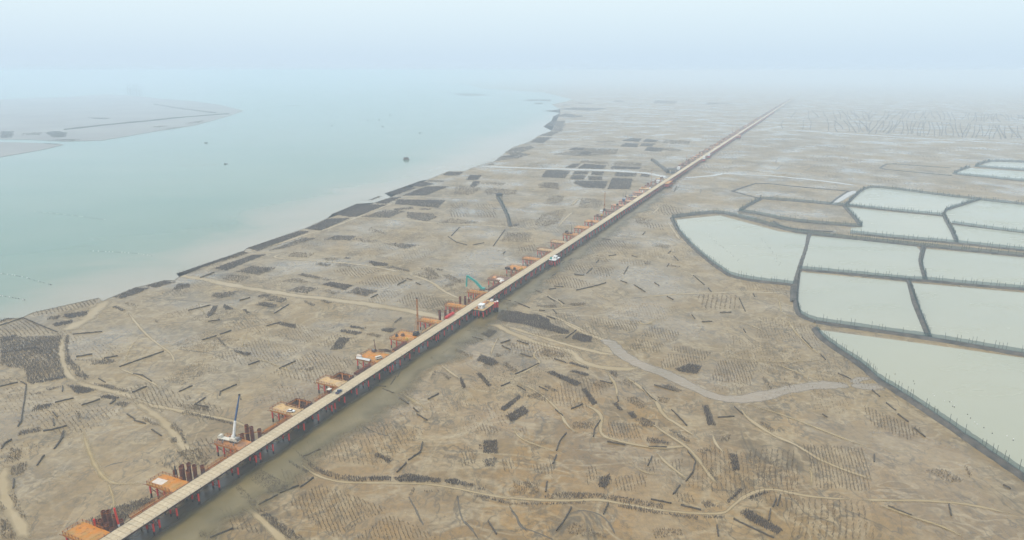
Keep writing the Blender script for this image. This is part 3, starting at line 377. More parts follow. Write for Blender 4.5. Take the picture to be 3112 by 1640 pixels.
FENCES = [
('short lengthwise dark stake fence, second out left of the trestle, by the blue pickup',[(-268.0,429.0),(-250.9,455.9)]),
('short slanting dark stake fence left of the trestle, beside the blue pickup',[(-336.8,489.1),(-317.3,494.6)]),
('short lengthwise dark stake fence, outermost out left of the trestle, by the white car',[(-308.1,446.2),(-299.3,450.8)]),
('short lengthwise dark stake fence, outermost out left of the trestle, by the blue pickup',[(-286.8,443.5),(-279.3,447.5)]),
('bent crosswise dark stake fence left of the trestle, beside the white car',[(-252.5,417.9),(-245.0,415.4),(-234.1,406.0)]),
('short lengthwise dark stake fence, third out left of the trestle, by the white car',[(-238.4,390.4),(-233.9,398.8)]),
('short lengthwise dark stake fence, second out left of the trestle, by the white car',[(-209.6,391.5),(-205.1,399.9)]),
('bent lengthwise dark stake fence left of the trestle, beside the white car',[(-181.8,386.1),(-183.8,391.5),(-177.4,401.5)]),
('short lengthwise dark stake fence, nearest out left of the trestle, by the white car',[(-192.0,373.8),(-189.6,383.6)]),
('short crosswise dark stake fence, nearest out left of the trestle, by the white car',[(-191.0,373.8),(-182.3,370.8)]),
('short lengthwise dark stake fence, third out left of the trestle, by the mobile crane',[(-278.4,376.8),(-270.6,382.6)]),
('short lengthwise dark stake fence, second out left of the trestle, by the mobile crane',[(-259.8,373.4),(-253.3,380.9)]),
('short crosswise dark stake fence, fourth out left of the trestle, by the mobile crane',[(-226.5,362.2),(-219.4,356.6)]),
('short crosswise dark stake fence, third out left of the trestle, by the mobile crane',[(-218.4,354.7),(-209.7,350.7)]),
('short crosswise dark stake fence, nearest out left of the trestle, by the mobile crane',[(-202.7,344.1),(-194.1,337.3)]),
('short crosswise dark stake fence, fifth out left of the trestle, by the mobile crane',[(-272.1,365.0),(-265.2,358.4)]),
('short slanting dark stake fence, nearest out left of the trestle, by the mobile crane',[(-266.5,356.6),(-260.6,348.4)]),
('bent slanting dark stake fence, outermost out left of the trestle, by the pale tarp',[(-244.8,324.0),(-247.6,335.6),(-251.6,342.7)]),
('short lengthwise dark stake fence left of the trestle, beside the pale tarp',[(-243.2,307.8),(-245.9,317.4)]),
('bent lengthwise dark stake fence, outermost out left of the trestle, by the pale tarp',[(-272.7,323.5),(-274.8,328.3),(-274.1,333.1)]),
('short slanting dark stake fence left of the trestle, beside the lowest platform',[(-246.4,295.4),(-241.3,287.6)]),
('short lengthwise dark stake fence, outermost out left of the trestle, by the mobile crane',[(-327.7,398.8),(-320.5,404.9)]),
('bent slanting dark stake fence left of the trestle, beside the mobile crane',[(-311.9,400.3),(-296.6,375.8),(-282.6,352.9),(-280.7,347.6)]),
('short crosswise dark stake fence, outermost out left of the trestle, by the mobile crane',[(-319.3,406.0),(-312.6,401.5)]),
('short crosswise dark stake fence, outermost out left of the trestle, by the white car',[(-271.6,410.7),(-263.7,404.9)]),
('short lengthwise dark stake fence, outermost out left of the trestle, by the white van',[(-232.4,477.4),(-225.4,485.9)]),
('short lengthwise dark stake fence, second out left of the trestle, by the white van',[(-223.2,489.1),(-218.4,496.6)]),
('short lengthwise dark stake fence, nearest out left of the trestle, by the mobile crane',[(-243.7,374.8),(-243.2,379.9)]),
('short slanting dark stake fence, outermost out left of the trestle, by the mobile crane',[(-287.8,399.2),(-283.2,391.5)]),
('bent lengthwise dark stake fence, nearest out left of the trestle, by the pale tarp',[(-262.7,342.3),(-258.6,344.1),(-253.1,348.4)]),
('short lengthwise dark stake fence, outermost out left of the trestle, by the muddy platform',[(-272.9,543.5),(-260.0,556.9)]),
('short lengthwise dark stake fence, third out left of the trestle, by the white van',[(-224.1,489.2),(-218.5,496.5)]),
('short lengthwise dark stake fence, nearest out left of the trestle, by the blue pickup',[(-181.1,432.0),(-175.9,438.9)]),
('short lengthwise dark stake fence, nearest out left of the trestle, by the white van',[(-158.0,426.3),(-150.8,438.9)]),
('bent crosswise dark stake fence left of the trestle, beside the blue pickup',[(-406.2,507.9),(-400.0,525.7),(-377.5,510.5),(-352.2,494.1)]),
('short lengthwise dark stake fence, outermost out left of the trestle, by the tall rig',[(-239.6,569.4),(-233.4,577.4)]),
('short slanting dark stake fence left of the trestle, beside the muddy platform',[(-244.9,517.1),(-237.0,520.6)]),
('short lengthwise dark stake fence, nearest out left of the trestle, by the muddy platform',[(-194.4,506.6),(-186.9,514.4)]),
('short lengthwise dark stake fence, nearest out left of the trestle, by the tall rig',[(-197.9,536.3),(-193.2,558.5)]),
('short lengthwise dark stake fence, nearest out right of the trestle, by the mobile crane',[(-109.2,315.9),(-102.1,323.2)]),
('short lengthwise dark stake fence, outermost out right of the trestle, by the pale tarp',[(-117.9,274.6),(-111.6,282.6)]),
('short lengthwise dark stake fence, second out right of the trestle, by the mobile crane',[(-111.1,283.8),(-103.8,290.1)]),
('short lengthwise dark stake fence, outermost out right of the trestle, by the mobile crane',[(-102.7,288.6),(-98.5,296.7)]),
('short lengthwise dark stake fence, nearest out right of the trestle, by the pale tarp',[(-130.5,251.1),(-123.1,257.5)]),
('short lengthwise dark stake fence, second out right of the trestle, by the white car',[(-58.0,301.5),(-54.5,310.0)]),
('short lengthwise dark stake fence, third out right of the trestle, by the white car',[(-53.9,312.6),(-48.3,320.7)]),
('short lengthwise dark stake fence, nearest out right of the trestle, by the white car',[(-48.7,321.3),(-48.7,330.7)]),
('short crosswise dark stake fence, fourth out right of the trestle, by the blue pickup',[(-56.0,362.1),(-49.0,354.9)]),
('short slanting dark stake fence right of the trestle, beside the blue pickup',[(-59.2,370.0),(-55.4,364.4)]),
('short slanting dark stake fence right of the trestle, beside the mobile crane',[(-10.7,262.4),(-6.8,253.6)]),
('short crosswise dark stake fence, second out right of the trestle, by the blue pickup',[(-82.1,395.0),(-74.1,389.1)]),
('short crosswise dark stake fence, third out right of the trestle, by the blue pickup',[(-69.7,382.8),(-62.8,374.9)]),
('short lengthwise dark stake fence, third out right of the trestle, by the white van',[(-51.7,381.1),(-45.7,388.5)]),
('short crosswise dark stake fence, nearest out right of the trestle, by the blue pickup',[(-90.7,400.3),(-80.5,398.1)]),
('short lengthwise dark stake fence, second out right of the trestle, by the white van',[(-78.0,401.1),(-76.6,412.5)]),
('short lengthwise dark stake fence, nearest out right of the trestle, by the white van',[(-75.5,412.5),(-75.2,421.1)]),
('short crosswise dark stake fence, nearest out right of the trestle, by the tall rig',[(-30.6,483.2),(-22.0,478.4)]),
('short lengthwise dark stake fence, nearest out right of the trestle, by the tall rig',[(-8.3,471.2),(-1.4,477.4)]),
('short crosswise dark stake fence, second out right of the trestle, by the tall rig',[(-7.6,466.4),(-1.0,458.9)]),
('short crosswise dark stake fence, third out right of the trestle, by the tall rig',[(3.7,476.2),(12.4,468.8)]),
('short crosswise dark stake fence, fourth out right of the trestle, by the tall rig',[(6.0,451.8),(13.7,445.5)]),
('short crosswise dark stake fence, outermost out right of the trestle, by the tall rig',[(29.7,442.5),(37.5,436.0)]),
('short lengthwise dark stake fence, nearest out right of the trestle, by the muddy platform',[(2.2,417.4),(10.3,425.5)]),
('short lengthwise dark stake fence, second out right of the trestle, by the muddy platform',[(10.8,426.2),(18.6,434.6)]),
('short crosswise dark stake fence right of the trestle, beside the white hut',[(28.5,529.6),(35.1,522.2)]),
('short crosswise dark stake fence, outermost out right of the trestle, by the green excavator',[(22.8,543.8),(27.8,543.1)]),
('short lengthwise dark stake fence, nearest out right of the trestle, by the green excavator',[(34.7,545.3),(37.3,535.8)]),
('short slanting dark stake fence, outermost out right of the trestle, by the green excavator',[(41.0,570.9),(45.1,560.6)]),
('short lengthwise dark stake fence, nearest out right of the trestle, by the dark platform',[(34.4,601.3),(40.9,604.6)]),
('short crosswise dark stake fence, nearest out right of the trestle, by the dark platform',[(39.3,611.1),(48.2,608.3)]),
('short slanting dark stake fence, nearest out right of the trestle, by the dark platform',[(21.0,600.0),(26.9,590.7)]),
('short slanting dark stake fence, second out right of the trestle, by the dark platform',[(31.8,580.3),(37.8,567.4)]),
('short lengthwise dark stake fence, second out right of the trestle, by the dark platform',[(59.2,598.8),(75.1,609.0)]),
('short crosswise dark stake fence, nearest out right of the trestle, by the green excavator',[(-8.4,573.2),(-0.9,567.4)]),
('short slanting dark stake fence, nearest out right of the trestle, by the green excavator',[(2.1,566.3),(15.1,549.6)]),
('bent lengthwise dark stake fence right of the trestle, beside the white hut',[(40.6,481.3),(46.2,490.8),(50.1,498.0)]),
('short crosswise dark stake fence, outermost out right of the trestle, by the second hut',[(62.0,647.8),(70.2,646.3)]),
('short lengthwise dark stake fence, nearest out left of the trestle, by the green excavator',[(-108.3,615.6),(-103.6,624.6)]),
('short crosswise dark stake fence left of the trestle, beside the dark platform',[(-102.5,636.2),(-96.4,630.6)]),
('short slanting dark stake fence left of the trestle, beside the green excavator',[(-91.6,622.4),(-86.6,615.6)]),
('short lengthwise dark stake fence, fifth out right of the trestle, by the white van',[(35.3,368.4),(42.8,374.5)]),
('short slanting dark stake fence, second out right of the trestle, by the white van',[(25.9,367.7),(29.8,360.0)]),
('short crosswise dark stake fence, nearest out right of the trestle, by the white van',[(17.2,398.7),(22.7,392.9)]),
('short crosswise dark stake fence, nearest out right of the trestle, by the muddy platform',[(57.3,407.2),(64.8,403.1)]),
('short slanting dark stake fence, nearest out right of the trestle, by the white van',[(3.5,399.9),(8.7,392.9)]),
('short lengthwise dark stake fence, fourth out right of the trestle, by the white van',[(-7.0,399.2),(-1.2,404.8)]),
('bent lengthwise dark stake fence, nearest out right of the trestle, by the blue pickup',[(23.5,321.8),(26.0,331.9),(30.2,340.3)]),
('short lengthwise dark stake fence, nearest out right of the trestle, by the blue pickup',[(21.0,309.1),(23.3,317.7)]),
('short lengthwise dark stake fence, fourth out right of the trestle, by the white car',[(16.1,284.8),(17.3,293.7)]),
('bent lengthwise dark stake fence, nearest out right of the trestle, by the white van',[(44.9,336.2),(46.6,345.3),(51.1,354.7)]),
('short crosswise dark stake fence, fifth out right of the trestle, by the blue pickup',[(51.9,331.0),(61.3,327.6)]),
('short crosswise dark stake fence, outermost out right of the trestle, by the white van',[(73.4,325.9),(83.0,325.1)]),
('bent lengthwise dark stake fence, outermost out right of the trestle, by the white van',[(95.2,367.7),(97.7,357.7),(99.5,348.4)]),
('short slanting dark stake fence right of the trestle, beside the muddy platform',[(119.9,358.1),(129.9,359.3)]),
('short lengthwise dark stake fence, fourth out right of the trestle, by the muddy platform',[(133.6,371.3),(135.9,361.6)]),
('short lengthwise dark stake fence, second out right of the trestle, by the blue pickup',[(69.4,307.5),(73.2,316.1)]),
('bent lengthwise dark stake fence, outermost out right of the trestle, by the blue pickup',[(93.4,320.9),(95.1,312.2),(91.1,301.6),(85.5,293.7)]),
('short lengthwise dark stake fence, third out right of the trestle, by the blue pickup',[(76.9,282.8),(81.8,290.2)]),
('short lengthwise dark stake fence, fifth out right of the trestle, by the white car',[(41.6,267.6),(45.0,276.3)]),
('bent lengthwise dark stake fence right of the trestle, beside the white car',[(19.4,256.0),(23.6,263.5),(27.3,272.5)]),
('short crosswise dark stake fence, nearest out right of the trestle, by the white car',[(65.5,278.9),(74.5,275.7)]),
('short crosswise dark stake fence, outermost out right of the trestle, by the white car',[(78.5,274.4),(87.0,270.7)]),
('short lengthwise dark stake fence, outermost out right of the trestle, by the white car',[(91.2,260.0),(89.6,252.2)]),
('bent crosswise dark stake fence right of the trestle, beside the white car',[(99.8,264.1),(105.6,258.3),(113.2,251.1)]),
('short lengthwise dark stake fence, fifth out right of the trestle, by the blue pickup',[(120.9,273.1),(124.8,279.5)]),
('short lengthwise dark stake fence, outermost out right of the trestle, by the blue pickup',[(123.1,273.8),(127.7,282.1)]),
('short lengthwise dark stake fence, fourth out right of the trestle, by the blue pickup',[(115.3,262.9),(119.1,271.3)]),
('short crosswise dark stake fence, outermost out right of the trestle, by the muddy platform',[(91.5,401.1),(101.9,392.9)]),
('bent lengthwise dark stake fence right of the trestle, beside the muddy platform',[(82.9,397.6),(85.7,384.9),(88.0,378.3)]),
('short lengthwise dark stake fence, second out right of the trestle, by the green excavator',[(181.1,500.5),(180.5,492.8)]),
('short lengthwise dark stake fence, third out right of the trestle, by the green excavator',[(219.9,483.3),(218.5,460.9)]),
('short lengthwise dark stake fence, outermost out right of the trestle, by the green excavator',[(220.0,450.3),(219.3,440.8)]),
('short slanting dark stake fence right of the trestle, beside the white hut',[(217.7,418.6),(222.3,409.7)]),
('short lengthwise dark stake fence, third out right of the trestle, by the muddy platform',[(65.3,384.9),(65.1,378.3)]),
('short lengthwise dark stake fence, second out right of the trestle, by the tall rig',[(227.8,393.7),(228.0,384.5)]),
('short lengthwise dark stake fence, third out right of the trestle, by the tall rig',[(227.5,376.2),(228.4,366.9)]),
('short lengthwise dark stake fence, outermost out right of the trestle, by the tall rig',[(226.9,362.2),(228.0,352.9)]),
('short lengthwise dark stake fence, outermost out right of the trestle, by the muddy platform',[(227.3,345.8),(227.9,335.9)]),
('short lengthwise dark stake fence, sixth out right of the trestle, by the white van',[(190.8,318.2),(187.0,311.0)]),
('short crosswise dark stake fence, outermost out right of the trestle, by the blue pickup',[(174.7,273.8),(181.5,266.6)]),
('short lengthwise dark stake fence, outermost out right of the trestle, by the white van',[(203.5,275.0),(199.6,266.6)]),
('short lengthwise dark stake fence, fifth out right of the trestle, by the muddy platform',[(182.7,362.2),(183.7,358.4)]),
('short slanting dark stake fence, outermost out right of the trestle, by the white van',[(239.5,290.4),(241.1,287.3)]),
('short lengthwise dark stake fence, eleventh out right of the trestle, by the second hut',[(179.3,646.5),(181.5,614.9)]),
('short lengthwise dark stake fence, twelfth out right of the trestle, by the second hut',[(182.5,605.4),(182.1,593.8)]),
('short lengthwise dark stake fence, eighth out right of the trestle, by the second hut',[(115.6,614.9),(121.9,593.8)]),
('short slanting dark stake fence, third out right of the trestle, by the dark platform',[(138.8,580.4),(142.4,571.7)]),
('short lengthwise dark stake fence, outermost out right of the trestle, by the dark platform',[(149.0,533.0),(149.0,522.7)]),
('short slanting dark stake fence, outermost out right of the trestle, by the dark platform',[(152.7,515.5),(161.3,517.3)]),
('short crosswise dark stake fence, outermost out right of the trestle, by the dark platform',[(173.8,538.7),(183.6,538.7)]),
('long lengthwise dark stake fence right of the trestle, beside the dark platform',[(202.0,576.0),(196.1,541.3)]),
('short lengthwise dark stake fence, outermost out right of the trestle, by the second hut',[(218.9,589.2),(217.2,580.4)]),
('short lengthwise dark stake fence, nearest out right of the trestle, by the second hut',[(35.1,658.8),(38.9,667.5)]),
('short lengthwise dark stake fence, fourth out right of the trestle, by the second hut',[(39.7,645.2),(43.4,651.9)]),
('short lengthwise dark stake fence, second out right of the trestle, by the second hut',[(52.8,689.3),(55.9,696.9)]),
('short lengthwise dark stake fence, third out right of the trestle, by the second hut',[(60.2,698.8),(64.1,708.6)]),
('short lengthwise dark stake fence, sixth out right of the trestle, by the second hut',[(74.5,653.6),(82.4,672.8)]),
('short lengthwise dark stake fence, seventh out right of the trestle, by the second hut',[(111.4,651.9),(120.1,678.3)]),
('short lengthwise dark stake fence, fifth out right of the trestle, by the second hut',[(88.8,693.1),(92.5,702.7)]),
('short crosswise dark stake fence, nearest out right of the trestle, by the second hut',[(61.6,650.3),(71.4,646.9)]),
('bent lengthwise dark stake fence right of the trestle, beside the dark platform',[(59.3,598.7),(82.3,615.1),(89.6,621.8)]),
('short slanting dark stake fence right of the trestle, beside the second hut',[(104.6,629.0),(109.7,620.6)]),
('short lengthwise dark stake fence, tenth out right of the trestle, by the second hut',[(136.0,622.7),(138.5,612.6)]),
('short lengthwise dark stake fence, nearest out right of the trestle, by the half-orange platform',[(105.8,720.6),(114.4,724.7)]),
('short slanting dark stake fence right of the trestle, beside the half-orange platform',[(130.9,721.4),(135.5,714.5)]),
('short lengthwise dark stake fence, third out right of the trestle, by the half-orange platform',[(172.7,730.9),(178.3,741.5)]),
('short lengthwise dark stake fence, outermost out right of the trestle, by the half-orange platform',[(176.8,720.6),(176.9,700.8)]),
('short lengthwise dark stake fence, ninth out right of the trestle, by the second hut',[(160.1,678.3),(164.6,689.3)]),
('short crosswise dark stake fence right of the trestle, beside the half-orange platform',[(107.8,799.0),(117.2,795.6)]),
('short lengthwise dark stake fence, second out right of the trestle, by the half-orange platform',[(161.5,821.8),(167.5,837.7)]),
('short lengthwise dark stake fence, nearest out left of the trestle, by the second hut',[(-9.7,730.9),(-7.6,739.4)]),
('long lengthwise dark stake fence right of the trestle, beside the widened crossing',[(270.2,1131.3),(288.9,1191.2)]),
('short lengthwise dark stake fence, outermost out left of the trestle, by the green excavator',[(-107.5,618.2),(-102.0,630.8)]),
('short lengthwise dark stake fence, nearest out left of the trestle, by the white hut',[(-125.7,576.8),(-121.4,586.9)]),
('short lengthwise dark stake fence, outermost out left of the trestle, by the white hut',[(-304.6,638.5),(-298.8,657.2)]),
('long lengthwise dark stake fence, outermost out left of the trestle, by the half-orange platform',[(-74.2,814.9),(-68.2,862.4)]),
('bent slanting dark stake fence left of the trestle, beside the second hut',[(-77.6,810.8),(-66.0,783.3),(-52.3,768.4)]),
('long lengthwise dark stake fence, nearest out left of the trestle, by the half-orange platform',[(-21.6,764.7),(-9.0,848.9)]),
('short lengthwise dark stake fence, outermost out left of the trestle, by the second hut',[(-45.1,768.4),(-32.9,779.5)]),
('bent slanting dark stake fence, nearest out left of the trestle, by the pale tarp',[(-244.6,323.6),(-246.3,331.2),(-251.2,341.8)]),
('short crosswise dark stake fence, second out left of the trestle, by the mobile crane',[(-202.8,344.1),(-194.1,337.3)]),
]
CREEKS = [
(14.0,'silt',[(-341.0,650.6),(-315.0,641.1),(-275.8,621.4),(-238.3,601.7),(-188.4,581.9),(-146.0,568.7),(-112.1,555.0),(-75.6,536.9),(-57.9,525.4),(-40.8,514.4)]),
(9.0,'silt',[(-21.6,508.2),(-12.2,509.7),(-6.1,499.8),(0.6,490.8),(11.4,480.4),(20.0,470.4),(32.2,464.0),(42.6,454.5),(46.4,436.7),(52.6,429.3)]),
(8.0,'silt',[(34.8,463.9),(44.7,453.3),(47.0,440.2),(53.2,433.3),(62.7,427.8),(76.8,425.1),(87.5,428.6)]),
(6.0,'silt',[(-10.7,511.4),(11.3,493.5),(30.7,476.7),(46.8,463.9),(61.3,454.2),(75.9,448.9)]),
(6.0,'silt',[(36.5,530.5),(45.7,509.5),(56.8,490.0),(68.2,479.9),(74.2,470.2),(77.9,450.3),(88.1,431.9)]),
(11.0,'water',[(68.1,479.3),(74.0,468.6),(77.5,450.3),(88.1,431.9),(102.7,416.0),(114.8,398.7),(123.9,386.0),(134.8,381.6),(146.4,382.7),(158.7,386.0),(171.6,392.9),(188.6,398.7),(205.5,401.1),(216.6,399.9)]),
(9.0,'water',[(217.2,399.2),(225.4,399.7),(238.6,398.3)]),
(6.0,'water',[(221.3,402.6),(225.7,409.5),(236.5,411.9)]),
(3.2,'silt',[(61.5,488.2),(51.5,505.4),(36.0,526.6),(28.2,536.8),(8.5,546.3),(-6.6,548.5)]),
(4.0,'silt',[(-6.6,548.5),(15.7,546.3),(39.6,548.5),(69.4,558.3)]),
(4.0,'silt',[(113.1,576.0),(132.8,584.8),(188.5,593.8),(216.8,593.8),(241.5,591.5),(258.0,597.4)]),
(6.0,'water',[(246.8,597.9),(258.5,597.0)]),
(2.6,'silt',[(-24.8,287.4),(-4.8,280.8),(14.6,278.2),(30.1,278.2),(41.8,278.9),(52.9,275.0),(71.0,270.1),(85.6,268.2),(96.9,268.2),(101.5,273.1),(108.1,279.5),(118.1,286.1),(126.6,287.4),(136.6,282.8),(147.3,280.1),(162.1,279.2)]),
(2.6,'silt',[(160.5,278.6),(180.0,278.2),(194.6,278.2),(214.5,275.2),(232.1,266.0)]),
(2.2,'silt',[(6.8,278.1),(-9.9,281.6),(-28.7,288.8),(-44.6,292.1),(-66.6,292.3),(-82.3,292.6),(-92.6,295.9),(-100.3,300.9),(-112.9,312.6)]),
(5.0,'silt',[(-141.2,291.0),(-129.5,278.6),(-119.1,269.8),(-107.7,258.8),(-99.3,250.2),(-96.0,246.9)]),
(8.0,'silt',[(-259.1,307.8),(-254.4,298.1),(-244.3,285.0),(-232.8,272.9),(-219.2,260.5),(-207.2,249.0)]),
(6.0,'silt',[(-342.9,487.5),(-331.6,466.0),(-314.5,440.8),(-294.4,415.4),(-279.1,403.7)]),
(8.0,'silt',[(-285.2,407.2),(-273.0,400.3),(-261.5,395.9),(-242.6,388.3),(-231.5,382.0)]),
(5.0,'silt',[(-233.4,382.0),(-219.7,373.8),(-204.2,368.9),(-182.3,361.2),(-161.5,354.7),(-147.5,345.8)]),
(17.0,'silt',[(-348.9,490.4),(-347.2,507.9),(-345.6,523.8),(-353.9,549.4),(-355.8,575.8)]),
(7.0,'silt',[(-233.8,380.9),(-210.1,362.2),(-193.5,346.7),(-179.2,329.1),(-169.2,318.2),(-157.6,306.4)]),
(4.0,'faint',[(-243.1,345.8),(-228.5,325.9),(-211.3,305.0),(-199.6,294.1),(-192.8,291.4),(-180.2,292.1)]),
(2.0,'faint',[(-199.6,294.1),(-192.2,285.0),(-186.3,276.4),(-182.7,269.4)]),
(2.6,'silt',[(-322.4,540.6),(-307.1,521.1),(-286.2,495.3),(-266.4,474.0),(-247.5,456.4),(-239.2,445.9),(-232.7,434.0)]),
(2.4,'silt',[(-267.9,427.3),(-260.2,422.6),(-252.3,418.0),(-234.8,406.4),(-223.7,396.2)]),
(5.0,'silt',[(-105.5,650.7),(-89.7,639.1),(-73.5,619.7),(-66.0,601.3),(-56.0,586.3),(-41.2,569.7)]),
(5.0,'silt',[(-103.9,654.5),(-133.7,672.9),(-169.5,690.6),(-204.5,699.7),(-252.5,710.4),(-260.8,720.0),(-248.7,735.2)]),
(7.0,'silt',[(-290.6,736.6),(-268.7,733.2),(-250.4,735.2)]),
(8.0,'silt',[(-327.1,654.5),(-314.0,685.8),(-297.6,727.9),(-291.8,740.0),(-271.7,779.5),(-250.6,834.2),(-239.3,842.8),(-218.9,908.3),(-212.8,928.8),(-193.3,998.4),(-173.3,1062.0)]),
(7.0,'silt',[(-248.5,925.7),(-212.1,925.7),(-145.6,910.3),(-111.6,890.6),(-69.6,881.0),(-8.2,867.0),(31.3,844.5)]),
(9.0,'silt',[(-203.8,1096.8),(-159.7,1086.8),(-84.1,1075.7),(-22.4,1075.7),(65.5,1101.1)]),
(19.0,'water',[(-70.2,1445.1),(-4.9,1436.4),(82.4,1414.9),(167.1,1394.0),(221.9,1377.8),(260.7,1357.9),(283.6,1319.9),(295.5,1287.3)]),
(12.0,'water',[(321.8,1285.7),(385.8,1315.5),(417.2,1350.9),(450.2,1329.8),(505.4,1315.5),(535.3,1285.7),(577.1,1247.9),(608.3,1195.1)]),
(22.0,'water',[(190.7,2839.2),(331.8,2822.9),(484.6,2721.3),(616.0,2647.8)]),
(28.0,'water',[(499.1,4063.6),(691.0,3904.1),(874.9,3686.8),(1102.7,3492.0)]),
(20.0,'water',[(233.6,3492.0),(399.2,3407.9),(588.5,3316.5),(895.8,3107.9)]),
(20.0,'water',[(906.6,2410.8),(1065.2,2257.7),(1195.4,2104.5),(1323.7,1992.6),(1419.0,1915.2)]),
(40.0,'water',[(547.5,4695.1),(1135.8,4424.5),(1544.5,4328.5)]),
(60.0,'water',[(532.8,5524.5),(1876.0,5586.1)]),
(3.0,'silt',[(77.2,741.5),(86.2,724.7),(95.3,712.5),(119.6,700.8)]),
(5.0,'silt',[(207.4,901.2),(207.2,871.3),(202.2,811.6),(201.0,791.7)]),
(4.0,'silt',[(142.2,806.5),(176.5,801.5),(190.7,786.9),(200.0,754.6),(199.7,737.2)]),
(6.0,'silt',[(196.1,943.2),(209.2,974.4),(222.6,1011.6)]),
(5.0,'silt',[(57.0,854.2),(73.2,920.1),(89.9,974.4)]),
(6.0,'silt',[(88.1,1003.9),(99.6,1051.5),(108.5,1081.2)]),
(3.0,'silt',[(-20.9,749.3),(-4.4,741.5),(20.5,737.2),(26.9,735.1)]),
(3.0,'silt',[(23.0,786.9),(27.1,772.7),(41.3,763.6)]),
(2.4,'silt',[(72.8,603.1),(80.7,580.4),(85.8,567.1)]),
(2.4,'silt',[(21.4,597.3),(35.4,577.7),(44.4,559.3),(41.2,549.2)]),
(2.0,'silt',[(-9.6,486.6),(-14.6,460.9),(-14.7,446.0)]),
(2.2,'silt',[(25.3,467.1),(16.5,456.3),(15.0,446.0),(20.4,437.4),(13.3,426.5),(-0.2,410.9)]),
(2.2,'silt',[(-0.2,409.7),(14.5,394.0),(21.2,382.7),(28.2,365.7),(30.9,350.0),(35.7,340.7)]),
(2.5,'silt',[(62.5,426.5),(66.3,406.0),(66.5,396.4),(65.0,382.7)]),
(3.0,'silt',[(43.7,374.0),(50.0,367.7),(52.9,359.7),(48.9,342.5),(51.6,335.3),(61.7,330.1),(74.1,325.1),(84.7,325.1),(96.6,326.7)]),
(1.8,'silt',[(72.3,344.4),(72.1,328.4)]),
(3.2,'silt',[(72.5,418.6),(82.7,396.4),(87.9,380.5),(88.5,359.7),(95.5,348.1),(102.2,334.5)]),
(3.2,'silt',[(79.3,351.9),(86.0,338.9),(94.4,325.1),(96.8,313.7),(98.2,300.1),(100.7,291.6)]),
(3.0,'silt',[(120.5,384.9),(118.7,373.0)]),
(2.0,'silt',[(112.2,342.5),(110.0,330.1),(112.7,315.3)]),
(1.8,'silt',[(115.2,301.6),(117.6,286.8)]),
(2.4,'silt',[(115.9,344.4),(119.0,330.1)]),
(2.4,'silt',[(76.1,321.8),(79.5,309.1),(88.1,293.0)]),
(2.0,'faint',[(0.8,350.0),(2.6,335.3),(16.7,325.1),(26.8,318.5)]),
(2.0,'faint',[(59.7,312.2),(65.4,301.6),(74.7,298.7)]),
(3.0,'silt',[(138.5,373.8),(135.7,362.2),(140.9,345.8),(145.9,335.6),(152.7,329.1),(157.3,318.2),(161.4,310.7),(169.4,302.2),(178.5,295.4)]),
(3.0,'faint',[(141.0,375.8),(160.5,360.3),(172.5,345.8),(180.9,335.6),(192.3,324.3)]),
(2.4,'faint',[(176.2,443.5),(187.6,425.3),(193.0,417.9),(194.7,407.2)]),
(2.4,'faint',[(149.7,446.2),(171.1,438.1),(203.4,438.1),(218.1,442.1)]),
(2.4,'faint',[(152.0,309.3),(149.7,298.1),(145.0,288.8)]),
(2.6,'faint',[(168.9,276.4),(180.4,266.0),(190.5,259.4),(196.2,251.0)]),
(2.6,'faint',[(241.5,591.5),(229.9,553.1),(223.8,533.7),(236.3,526.3)]),
(3.0,'faint',[(226.3,530.0),(218.9,498.4),(217.8,461.2),(220.6,444.4)]),
(3.0,'faint',[(91.6,519.1),(107.2,508.5),(117.4,522.7)]),
(3.0,'faint',[(180.8,515.5),(193.4,505.1),(196.1,485.4)]),
(14.0,'water',[(486.0,1020.6),(527.6,1080.0),(577.9,1143.3)]),
(9.0,'water',[(398.1,825.8),(411.7,847.3)]),
(1.8,'faint',[(-283.8,485.6),(-278.4,460.7),(-268.5,437.9)]),
(1.8,'faint',[(-205.0,497.8),(-200.5,471.7),(-194.7,458.5)]),
(1.6,'faint',[(-189.7,490.4),(-179.8,471.7),(-177.7,460.7)]),
(2.0,'faint',[(-275.8,567.8),(-265.7,549.4),(-251.1,529.3)]),
(2.0,'faint',[(-187.0,447.0),(-169.9,437.9),(-154.9,426.3),(-144.2,418.9)]),
(2.0,'faint',[(-250.0,564.6),(-231.7,543.5),(-217.6,529.3)]),
(1.5,'faint',[(-184.2,422.6),(-174.0,397.9)]),
(3.0,'silt',[(-50.0,433.6),(-39.3,417.1),(-32.4,408.0)]),
(2.6,'silt',[(-30.5,395.6),(-29.8,378.3)]),
(5.0,'faint',[(-73.6,395.6),(-62.3,380.5),(-47.7,366.3)]),
]
